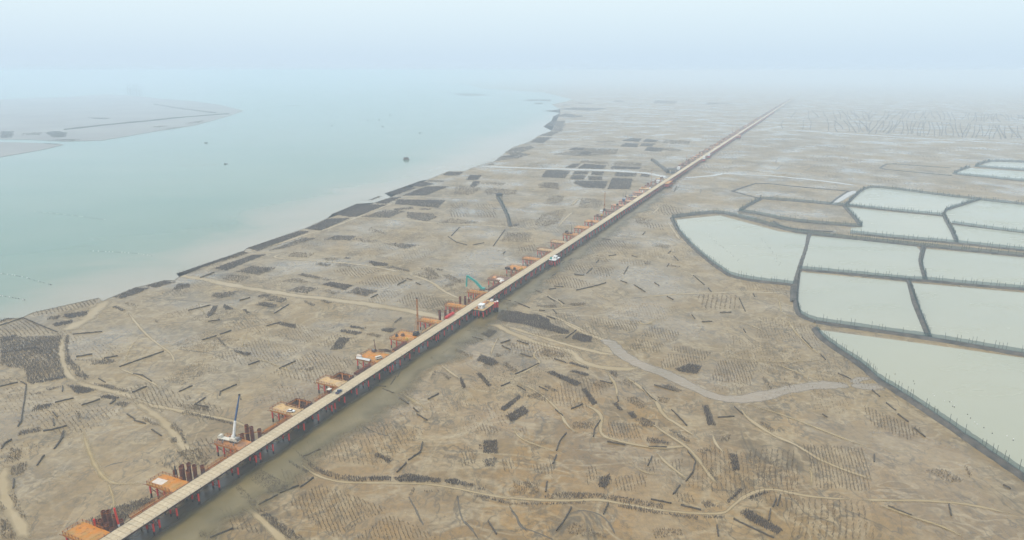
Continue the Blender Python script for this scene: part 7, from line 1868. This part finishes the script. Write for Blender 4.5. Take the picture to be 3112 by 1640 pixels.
def drill(s, n, h, label, mat_mast, rz=0.0, z=DECK, lean=0.0, name='drill_rig', cat='drill rig'):
    root = thing(name, label, cat, B(s, n, z), ANG + rz)
    MB().box((0, 0, .35), (4.2, 2.6, .5), m_dark).build('skid_base', root)
    MB().box((-1.3, .2, 1.3), (1.5, 1.8, 1.5), m_grey).build('engine_box', root)
    MB().bar((1.2, 0, .5), (1.2 + lean, 0, h), .32, .32, mat_mast).build('mast', root)
    MB().bar((-1.2, .8, .6), (1.1 + lean * .6, 0, h * .62), .14, .14, mat_mast).bar((-1.2, -.8, .6), (1.1 + lean * .6, 0, h * .62), .14, .14, mat_mast).build('back_stay', root)
    MB().tube((.2, -.9, 1.2), (.2, .9, 1.2), .45, m_black, 10).build('winch', root)
    MB().box((1.2 + lean, 0, h), (.7, .5, .4), m_black).build('crown_block', root)
    return root
drill(359.0, -267.3, 8.6, 'small drill with a thin dark red mast on the wide orange platform', m_rust, lean=-1.4)

def pump(s, n, label, mat, size=(2.6, 1.6, 1.6), rz=.3, z=DECK):
    root = thing('mud_pump', label, 'pump', B(s, n, z), ANG + rz)
    lx, ly, h = size
    MB().box((0, 0, .15), (lx + .5, ly + .3, .3), m_dark).build('skid', root)
    MB().box((-lx * .15, 0, .3 + h / 2), (lx * .65, ly, h), mat, 0, .85).build('engine_cover', root)
    MB().tube((lx * .2, 0, .7), (lx * .5, 0, .7), .45, m_grey, 10).build('pump_head', root)
    MB().tube((-lx * .3, 0, h + .2), (-lx * .3, 0, h + 1.0), .1, m_black, 6).build('exhaust', root)
    return root
pump(388.8, -269.2, 'dark pump sunk in orange mud at the outer side of the muddy platform', m_black)
pump(391.6, -266.0, 'second dark pump further in on the muddy orange platform', m_dark, (3.0, 2.0, 1.5), 1.1)
pump(385.0, -258.0, 'yellowish compressor on the muddy orange platform close to the deck', m_yellow, (3.4, 2.2, 2.0), .6)

# heaps of rusty pipes and plates beside the deck
def pipe_stack(s0, s1, n, label, mat, r=.42, rows=(3, 2), z=DECK):
    root = thing('pipe_stack', label, 'pipes', B((s0 + s1) / 2, n, z), ANG)
    for k, c in enumerate(rows):
        for i in range(c):
            y = (i - (c - 1) / 2) * 2 * r
            MB().tube((-(s1 - s0) / 2 + rnd.uniform(0, .5), y, r + k * r * 1.75), ((s1 - s0) / 2 - rnd.uniform(0, .5), y, r + k * r * 1.75), r, mat, 10).build('pipe', root)
    return root
pipe_stack(241.5, 251.5, -255.9, 'stack of tan brown pipes along the deck edge past the crane', m_rustlt, .36, z=DECK - .3)
pipe_stack(252.5, 261.0, -256.0, 'rusty orange pipes along the deck edge short of the white car', m_rustlt, .3, (2, 1), z=DECK - .3)
pipe_stack(322.5, 338.0, -256.6, 'long pile of dark brown pipes along the deck before the wide orange platform', m_rust, .5, z=DECK - .4)
pipe_stack(365.0, 381.0, -256.4, 'brown pipes along the deck before the muddy orange platform', m_rust, .45, z=DECK - .4)
pipe_stack(402.0, 423.0, -255.9, 'cream pipes along the deck edge just past the tall rig', m_cream, .35, (2, 1), z=DECK - .3)
pipe_stack(435.0, 447.5, -254.6, 'bright red heap of pipes on the left edge of the deck past the tall rig', m_redpaint, .55, (2, 2), z=DECK + .05)
pipe_stack(488.0, 505.0, -255.8, 'orange brown pipes along the deck before the green excavator', m_rustlt, .42, z=DECK - .3)
pipe_stack(514.0, 536.0, -256.2, 'brown pipes along the deck between the excavator and the dark platform', m_rust, .5, z=DECK - .3)

# piling rigs with tall twin leaders
def piling_rig(s, n, h, label, rz, lean=0.0, mat=None):
    mat = mat or m_rustlt
    root = thing('piling_rig', label, 'piling rig', B(s, n, DECK), ANG + rz)
    for sg in (-1, 1):
        MB().box((0, sg * 1.4, .5), (4.6, .7, 1.0), m_black, 0, .92).build('crawler_track', root)
    MB().box((-.6, 0, 1.9), (4.4, 2.8, 1.7), m_black, 0, .9).build('machine_house', root)
    MB().box((1.5, 1.0, 1.9), (1.3, 1.0, 1.8), m_yellow).build('operator_cab', root)
    for sg in (-1, 1):
        MB().bar((2.6, sg * .45, -.4), (2.6 + lean, sg * .45, h), .32, .34, mat).build('leader', root)
    t = MB()
    n_ = int(h / 1.6)
    for i in range(1, n_):
        z = h * i / n_
        x = 2.6 + lean * i / n_
        t.bar((x, -.45, z), (x, .45, z), .14, .14, mat)
        t.bar((x, -.45, z), (x + lean / n_, .45, z + h / n_), .1, .1, mat)
    t.build('lacing', root)
    MB().box((2.6 + lean, 0, h + .2), (1.0, 1.3, .5), m_black).build('crown_block', root)
    MB().bar((-1.6, .9, 2.6), (2.4 + lean * .6, .3, h * .6), .16, .16, mat).bar((-1.6, -.9, 2.6), (2.4 + lean * .6, -.3, h * .6), .16, .16, mat).build('back_stay', root)
    MB().box((2.9 + lean * .3, 0, h * .3), (.8, .9, 2.4), m_black).build('hammer', root)
    return root
piling_rig(397.0, -257.6, 27.5, 'tall piling rig with twin rust brown leaders beside the deck past the muddy platform', 0.0)
piling_rig(905.0, -270.4, 25.0, 'second tall piling rig with a brown mast over the dark crowded platforms', 0.2)
drill(1121.0, -256.0, 32.0, 'third, faint tall rig just short of the widened crossing', m_brown, lean=-2.0, name='piling_rig', cat='piling rig')
drill(1516.0, -272.0, 17.0, 'hazy drill mast leaning over the platforms past the green jetty', m_brown, lean=-4.0)
drill(1560.0, -271.0, 12.0, 'short hazy drill mast just past the leaning one beyond the green jetty', m_brown)
drill(2291.0, -275.0, 31.0, 'nearer of the two faint tall masts far along the platform row', m_brown)
drill(2415.0, -276.0, 30.0, 'leaning farther one of the two faint tall masts far along the row', m_brown, lean=-12.0)
drill(751.0, -264.0, 9.5, 'drill with a thin mast on the half orange platform', m_black)
drill(992.0, -268.0, 10.0, 'drill with a thin mast beside the blue box platform', m_black, lean=-1.0)
drill(1020.0, -271.5, 9.0, 'thin drill mast on the platform with the blue box', m_black)
pump(752.5, -270.0, 'dark machine at the outer end of the half orange platform', m_black, (5.0, 3.2, 2.6), 0)
pump(748.0, -267.5, 'lower dark machine beside the thin mast on the half orange platform', m_dark, (4.0, 3.0, 1.8), .8)

# green excavator
def excavator():
    root = thing('excavator', 'teal green excavator with arched boom beyond the narrow orange platform', 'excavator', B(512.5, -261.8, DECK), ANG + math.radians(105))
    for sg in (-1, 1):
        MB().box((0, sg * 1.3, .55), (4.8, .75, 1.1), m_black, 0, .9).build('crawler_track', root)
    MB().box((-.6, 0, 1.75), (3.8, 2.9, 1.3), m_teal, 0, .93).build('machine_house', root)
    MB().box((-2.4, 0, 1.7), (.9, 2.8, 1.2), m_grey).build('counterweight', root)
    cb = MB().box((.8, .95, 2.4), (1.6, 1.0, 1.9), m_teal, 0, .9).build('operator_cab', root)
    MB().box((1.58, .95, 2.6), (.08, .8, 1.0), m_glass).build('windscreen', cb)
    bm_ = MB().bar((1.2, -.2, 2.2), (6.0, -.2, 7.6), 1.6, 2.1, m_teal).bar((5.6, -.2, 7.3), (13.2, -.2, 12.4), 1.3, 1.7, m_teal)
    bm_.build('boom', root)
    MB().bar((13.6, -.2, 12.9), (14.4, -.2, 4.2), 1.1, 1.2, m_teal).build('stick', root)
    MB().box((14.3, -.2, 3.4), (1.3, 1.2, 1.5), m_teal, 0, .7).build('bucket', root)
    MB().tube((1.6, -.2, 2.4), (4.9, -.2, 5.4), .22, m_grey, 6).build('lift_cylinder', root)
excavator()
MB().bar((-4, 0, .2), (4, 0, .2), .6, .5, m_dark).bar((-3, 1.2, .2), (4, 1.4, .5), .5, .4, m_dark).build('steel_beams', None, B(516.0, -258.6, 7.9), ANG + 1.2, label='dark steel beams heaped beside the green excavator', cat='steel beams')

# ------------------------------------------------------------------ platforms right of the deck
def right_platform(s0, s1, n1, label, top, piles, z=DECK):
    root = thing('side_platform', label, 'platform', B(s0, N0, 0), ANG, 'side platforms right of the deck')
    ln, y0, y1 = s1 - s0, -HW - .5, N0 - n1
    MB().box((ln / 2, (y0 + y1) / 2, z - .2), (ln, abs(y1 - y0), .36), top).build('deck_plate', root)
    for x in (.2, ln - .2):
        MB().box((x, (y0 + y1) / 2, z - .8), (.3, abs(y1 - y0), .8), m_girder).build('edge_beam', root)
    MB().box((ln / 2, y1 + .15, z - .8), (ln - .8, .3, .8), m_girder).build('edge_beam', root)
    nx = max(2, int(ln / 6))
    for i in range(nx + 1):
        for y in (y0 - 1.5, (y0 + y1) / 2, y1 + .5):
            o = bpy.data.objects.new('pile', pile_me)
            o.location = (.6 + (ln - 1.2) * i / nx, y, .35)
            link(o, root)
    b = MB()
    for i in range(nx):
        xa, xb = .6 + (ln - 1.2) * i / nx, .6 + (ln - 1.2) * (i + 1) / nx
        b.bar((xa, y1 + .5, 6), (xb, y1 + .5, 2.6), .2, .2, m_rust).bar((xb, y1 + .5, 6), (xa, y1 + .5, 2.6), .2, .2, m_rust)
    b.build('cross_brace', root)
    return root
right_platform(464.8, 490.5, -236.6, 'broad side platform with white hut and red piles, right of the deck', m_cream, 4)
box_hut(470.4, -241.2, (5.2, 4.0, 3.0), 'white flat roofed hut on the first side platform right of the deck', m_white, m_white)
pump(467.2, -243.6, 'brown generator in front of the white hut on the first side platform', m_brown, (2.6, 1.8, 1.5), .2)
hp = thing('sand_heap', 'long brown heap behind the white hut on the first side platform', 'sand heap', B(481.0, -243.6, 8.0), ANG)
mh = MB(); vs_ = []; 
for i in range(9):
    for j in range(6):
        u, v = i / 8 * 2 - 1, j / 5 * 2 - 1
        hh = max(0, (1 - abs(u) ** 2.2) * (1 - abs(v) ** 2)) * 1.9 + rnd.uniform(0, .15)
        vs_.append((u * 6.2, v * 2.3, hh))
mh.add(vs_, [(i * 6 + j, (i + 1) * 6 + j, (i + 1) * 6 + j + 1, i * 6 + j + 1) for i in range(8) for j in range(5)], m_brown)
mh.build('heap', hp)
pump(488.6, -240.4, 'white machine at the outer far corner of the first side platform', m_white, (3.4, 1.8, 1.6), -.4)
for i, (s, n, d) in enumerate(((484.6, -235.9, 'nearest'), (486.6, -234.6, 'middle'), (488.4, -235.6, 'farthest'))):
    o = MB().tube((0, 0, -1), (0, 0, 4.4), .85, m_black, 12).tube((0, 0, 4.4), (0, 0, 9.2), .9, m_redpaint, 12).build('mooring_pile', None, B(s, n, 0), ANG, label='%s of three fat red piles at the corner of the first side platform' % d, cat='mooring pile', group='fat red piles at the first side platform')
    MB().tube((0, 0, 9.2), (0, 0, 9.45), .8, m_white, 12).build('cap', o)
right_platform(631.5, 645.5, -238.4, 'small red sided platform with a white hut, right of the deck', m_white, 3)
box_hut(637.6, -240.8, (4.6, 3.4, 2.8), 'white hut on the small second side platform right of the deck', m_white, m_white)
pump(635.4, -244.6, 'teal generator beside the white hut on the second side platform', m_teal, (2.8, 1.8, 1.8), .2)
right_platform(1174, 1212, -239.0, 'orange widened crossing on dark red piles at the hazy deck', m_orange, 5)
right_platform(1556, 1574, -240.5, 'hazy side platform with the nearer small white hut past the jetty', m_white, 3)
box_hut(1568, -243.4, (7, 4, 4), 'nearer of two tiny white huts right of the far deck', m_white, m_white)
right_platform(1624, 1642, -240.5, 'hazy side platform with the farther small white hut past the jetty', m_white, 3)
box_hut(1633, -243.4, (7, 4, 4), 'farther of two tiny white huts right of the far deck', m_white, m_white)
right_platform(2150, 2190, -236.0, 'faint broad side platform right of the deck before the twin masts', m_brown, 4)

# things on the middle platforms
def heap(s, n, sx, sy, h, mat, label, cat, name, z=DECK):
    m = MB()
    root = thing(name, label, cat, B(s, n, z), ANG + rnd.uniform(-.4, .4))
    vs = []
    for i in range(8):
        for j in range(6):
            u, v = i / 7 * 2 - 1, j / 5 * 2 - 1
            e = max(0, (1 - u * u) * (1 - v * v)) ** .6
            vs.append((u * sx + rnd.uniform(-.1, .1), v * sy + rnd.uniform(-.1, .1), e * h * rnd.uniform(.75, 1.15)))
    m.add(vs, [(i * 6 + j, (i + 1) * 6 + j, (i + 1) * 6 + j + 1, i * 6 + j + 1) for i in range(7) for j in range(5)], mat)
    m.build('heap', root)
heap(187.6, -268.0, 2.0, 3.2, .12, m_tarp, 'pale flat tarp spread on the second orange platform', 'tarp', 'tarp')
heap(544.0, -257.6, 2.4, 1.6, 1.5, m_white, 'white covered heap at the deck side of the dark platform', 'covered heap', 'covered_heap')
heap(549.0, -262.0, 3.0, 3.4, 1.2, m_tarp, 'cream heap in the middle of the dark platform', 'covered heap', 'covered_heap')
heap(540.0, -257.0, 1.6, 1.2, 1.6, m_ivory, 'ivory covered heap at the near corner of the dark platform', 'covered heap', 'covered_heap')
heap(552.0, -268.5, 2.6, 2.6, 1.6, m_brown, 'brown heap at the outer side of the dark platform', 'sand heap', 'sand_heap')
for i, (s, n) in enumerate(((582.0, -271.0), (584.5, -269.6), (582.6, -268.0))):
    MB().tube((0, 0, 0), (0, 0, 2.1), 1.1, m_black, 12).tube((0, 0, 2.1), (0, 0, 2.2), 1.16, m_dark, 12).build('drum', None, B(s, n, 8.0), ANG, label='dark drum at the outer corner of the orange platform past the excavator, ' + ('outermost', 'farther in', 'nearest the deck')[i], cat='drum', group='dark drums past the excavator')
pump(585.0, -263.2, 'dark pump in the middle of the orange platform with drums', m_black, (3.0, 2.4, 1.6), .3)
pump(586.0, -256.5, 'olive machine at the deck side of the orange platform with drums', m_yellow, (3.2, 2.2, 2.0), .9)
pump(866.0, -262.0, 'yellow machine short of the white cabin platform', m_yellow, (3.6, 2.2, 2.0), .5)
pump(864.5, -267.5, 'dark machine at the outer side of the platform with the yellow machine', m_dark, (4.0, 3.0, 2.2), .5)
box_hut(889.5, -269.6, (4.4, 3.0, 2.8), 'small white cabin on the dark platform before the second rig', m_white, m_white)
pump(826.0, -263.0, 'brown machine on the hazy orange platform past the half orange one', m_brown, (4.0, 2.6, 1.8), .5)
pump(948.0, -264.0, 'dark machine on the first platform beyond the second rig', m_black, (5.0, 3.4, 2.2), .3)
box_hut(986.0, -265.0, (6.0, 3.0, 2.8), 'blue box container on the platform beyond the second rig', m_blue, m_blue)
heap(1030.0, -266.0, 4.0, 3.4, 3.0, m_grey, 'grey dome shaped tent on the pale hazy platform', 'tent', 'dome_tent')
pump(1070.0, -258.0, 'white machine at the deck edge before the widened crossing', m_white, (4.0, 2.6, 2.4), .3)
pump(1109.0, -255.0, 'white machine close to the faint third rig', m_white, (4.0, 2.6, 2.4), .3)
box_hut(1181.0, -258.5, (6, 4, 4), 'white cabin left of the widened crossing', m_white, m_white)
box_hut(1363.0, -259.0, (7, 5, 5), 'bright white cabin at the green jetty left of the deck', m_white, m_white)

# green jetty with a fence running off to the left
jt = thing('jetty', 'dark green jetty on piles left of the hazy deck', 'jetty', B(1352, N0, 0), ANG)
MB().box((14, HW + 14, DECK - .4), (28, 27, .8), m_dike).build('deck_plate', jt)
for x in (2, 14, 26):
    for y in (HW + 6, HW + 16, HW + 26):
        MB().tube((x, y, -.5), (x, y, DECK - .8), .7, m_black, 6).build('pile', jt)
fence('pipe_causeway', [B(1362, -279)[:2], B(1440, -310)[:2], B(1540, -352)[:2]], 7, 4.5, m_dike, 12, label='dark pipe causeway slanting left from the green jetty', cat='causeway')

# ------------------------------------------------------------------ on the water
def boat(x, y, ln, label, rz, cabin=True):
    root = thing('boat', label, 'boat', (x, y, .35), rz, 'boats on the hazy water')
    w = ln * .28
    h = MB()
    secs = [(-.5, .75, 1.0), (-.25, 1.0, .85), (.15, 1.0, .85), (.38, .6, 1.1), (.5, .06, 1.5)]
    vs = []
    for t, ww, sh in secs:
        vs += [(t * ln, -w / 2 * ww, sh * .12 * ln), (t * ln, -w / 2 * ww * .6, -.2), (t * ln, w / 2 * ww * .6, -.2), (t * ln, w / 2 * ww, sh * .12 * ln)]
    fs = []
    for i in range(4):
        fs += [(i * 4 + k, i * 4 + k + 1, i * 4 + k + 5, i * 4 + k + 4) for k in range(3)] + [(i * 4 + 3, i * 4, i * 4 + 4, i * 4 + 7)]
    fs += [(0, 3, 2, 1)]
    h.add(vs, fs, m_black)
    h.build('hull', root)
    if cabin:
        MB().box((-.18 * ln, 0, .2 * ln), (.3 * ln, w * .7, .18 * ln), m_grey).build('cabin', root)
bl = ['small dark boat with a pale wake off the near shore', 'tiny dark boat in mid channel, below and left of the row of faint boats', 'left one of the close pair of tiny faint boats', 'right one of the close pair of tiny faint boats', 'tiny faint boat above the close pair', 'tiny faint boat just below the close pair', 'tiny boat nearest the far right shore', 'tiny boat just right of the island tip', 'faint barge at the haze line beyond the island tip', 'faint boat just off the island tip', 'small faint boat near the waterline of the island tip', 'small dark boat in mid water with a wake, farthest left', 'faint boat in front of the island shore', 'faint boat in the blue band left of the near boats']
for i, (x, y) in enumerate(BOATS):
    if i == 11: continue
    boat(x, y, 7 + math.hypot(x, y) / 1500, bl[i], rnd.uniform(-.4, .4) + (0 if i else .2))
strip('wake', [(BOATS[0][0] - 4, BOATS[0][1] - 1), (BOATS[0][0] - 40, BOATS[0][1] - 12), (BOATS[0][0] - 85, BOATS[0][1] - 26)], 4.5, 0.36, m_creek, kind='structure')
hb_ = thing('houseboat', 'dark floating hut on a raft alone on the pale water', 'houseboat', (HOUSEBOAT[0][0], HOUSEBOAT[0][1], .35), .1)
MB().box((0, 0, .5), (15, 8, 1.0), m_black).build('raft', hb_)
MB().box((0, 0, 2.8), (11, 6, 3.6), m_dark).build('wall', hb_)
rf = prism([(-6.2, 4.6), (-6.2, 4.8), (6.2, 4.8), (6.2, 4.6)], 7, m_black); rf.box((0, 0, 5.2), (10.5, 4.5, .8), m_black, 0, .7); rf.build('roof', hb_)
for x in (-3, 0, 3): MB().box((x, -3.03, 2.9), (1.2, .1, 1.2), m_glass).build('window', hb_)
rf_ = MB()
for i in range(12): rf_.box((-32 + i * 5.8, rnd.uniform(-3, 3), .5), (5.4, 6, 1.2), m_black)
rf_.build('floating_raft', None, (RAFT[0][0] + 32, RAFT[0][1], .3), 0, label='long dark floating raft far out on the pale water', cat='raft')
fl = ['far wide field of thin stakes standing in the water behind the houseboat', 'field of stakes in the water off the dark shoreline beds', 'nearest field of stakes in the shallow water off the channel mouth', 'faint right hand field of stakes in the water by the houseboat']
for p, lb in zip(SEA_FIELDS, fl):
    c = np.array(p).mean(0)
    sp = max(2.6, math.hypot(*c) / 330)
    px, py = bed_points(p, .6, 1, sp)
    root = thing('stake_field', lb, 'stake field', (c[0], c[1], .3))
    stakes('stakes', px - c[0], py - c[1], .14 * sp / 2.6, .5, m_stake_pale, 0, parent=root, kind='stuff')
bn = ['upper left line of small floats on the teal water', 'lower left line of small floats on the teal water', 'long line of small floats toward the channel mouth', 'upper faint line of small floats on the teal water']
for p, lb in zip(BUOYS, bn):
    q = resample(smooth(p), 3.4)
    root = thing('float_line', lb, 'float line', (q[0][0], q[0][1], .3))
    m = MB()
    for x, y in q:
        if rnd.random() < .85:
            m.tube((x - q[0][0], y - q[0][1], -.1), (x - q[0][0], y - q[0][1], .55), .34, m_white if rnd.random() < .35 else m_black, 6)
    m.build('floats', root, kind='stuff')
for p, lb in zip(POND_FLOATS, ('upper line of small floats across the lowest pond', 'lower line of small floats across the lowest pond', 'line of small floats on the left side of the five-sided pond', 'line of small floats on the right side of the five-sided pond')):
    q = resample(smooth(p), 3.0)
    root = thing('float_line', lb, 'float line', (q[0][0], q[0][1], .8))
    m = MB()
    for x, y in q:
        if rnd.random() < .6:
            fx, fy = x - q[0][0] + rnd.uniform(-2, 2), y - q[0][1] + rnd.uniform(-2, 2)
            m.tube((fx, fy, -.1), (fx, fy, .4), .26, m_white if rnd.random() < .4 else m_black, 6)
    m.build('floats', root, kind='stuff')
# little hut on stilts at the head of the lone net fence
nb = thing('stilt_hut', 'small dark stilt hut at the far end of the lone net fence on the mudflat', 'hut', (NETBOX[0][0], NETBOX[0][1], 0), .3)
MB().box((0, 0, 5), (9, 6, 4), m_dike).build('wall', nb)
MB().box((0, 0, 7.2), (10, 7, .5), m_black).build('roof', nb)
for x in (-4, 4):
    for y in (-2.5, 2.5): MB().tube((x, y, -.3), (x, y, 3), .3, m_black, 6).build('leg', nb)
# harbour cranes on the hazy island
def port_crane(x, y, h, label):
    root = thing('harbour_crane', label, 'harbour crane', (x, y, .8), .4, 'harbour cranes on the hazy island')
    for sx in (-9, 9):
        for sy in (-7, 7):
            MB().bar((sx, sy, 0), (sx * .7, sy * .7, h * .55), 2.2, 2.2, m_grey).build('leg', root)
    MB().box((0, 0, h * .56), (22, 16, 3), m_grey).build('portal_beam', root)
    MB().bar((-9, 0, h * .6), (30, 0, h), 2.4, 2.4, m_grey).build('boom', root)
    MB().bar((-3, 0, h * .56), (-5, 0, h * .95), 2, 2, m_grey).build('mast', root)
    MB().bar((-5, 0, h * .95), (20, 0, h * .9), 1, 1, m_grey).build('stay', root)
for i, (x, y) in enumerate(CRANES):
    port_crane(x, y, (95, 80, 88, 74, 60)[i], ('leftmost', 'second from the left', 'middle', 'second from the right', 'rightmost')[i] + ' of the faint harbour cranes on the hazy island')
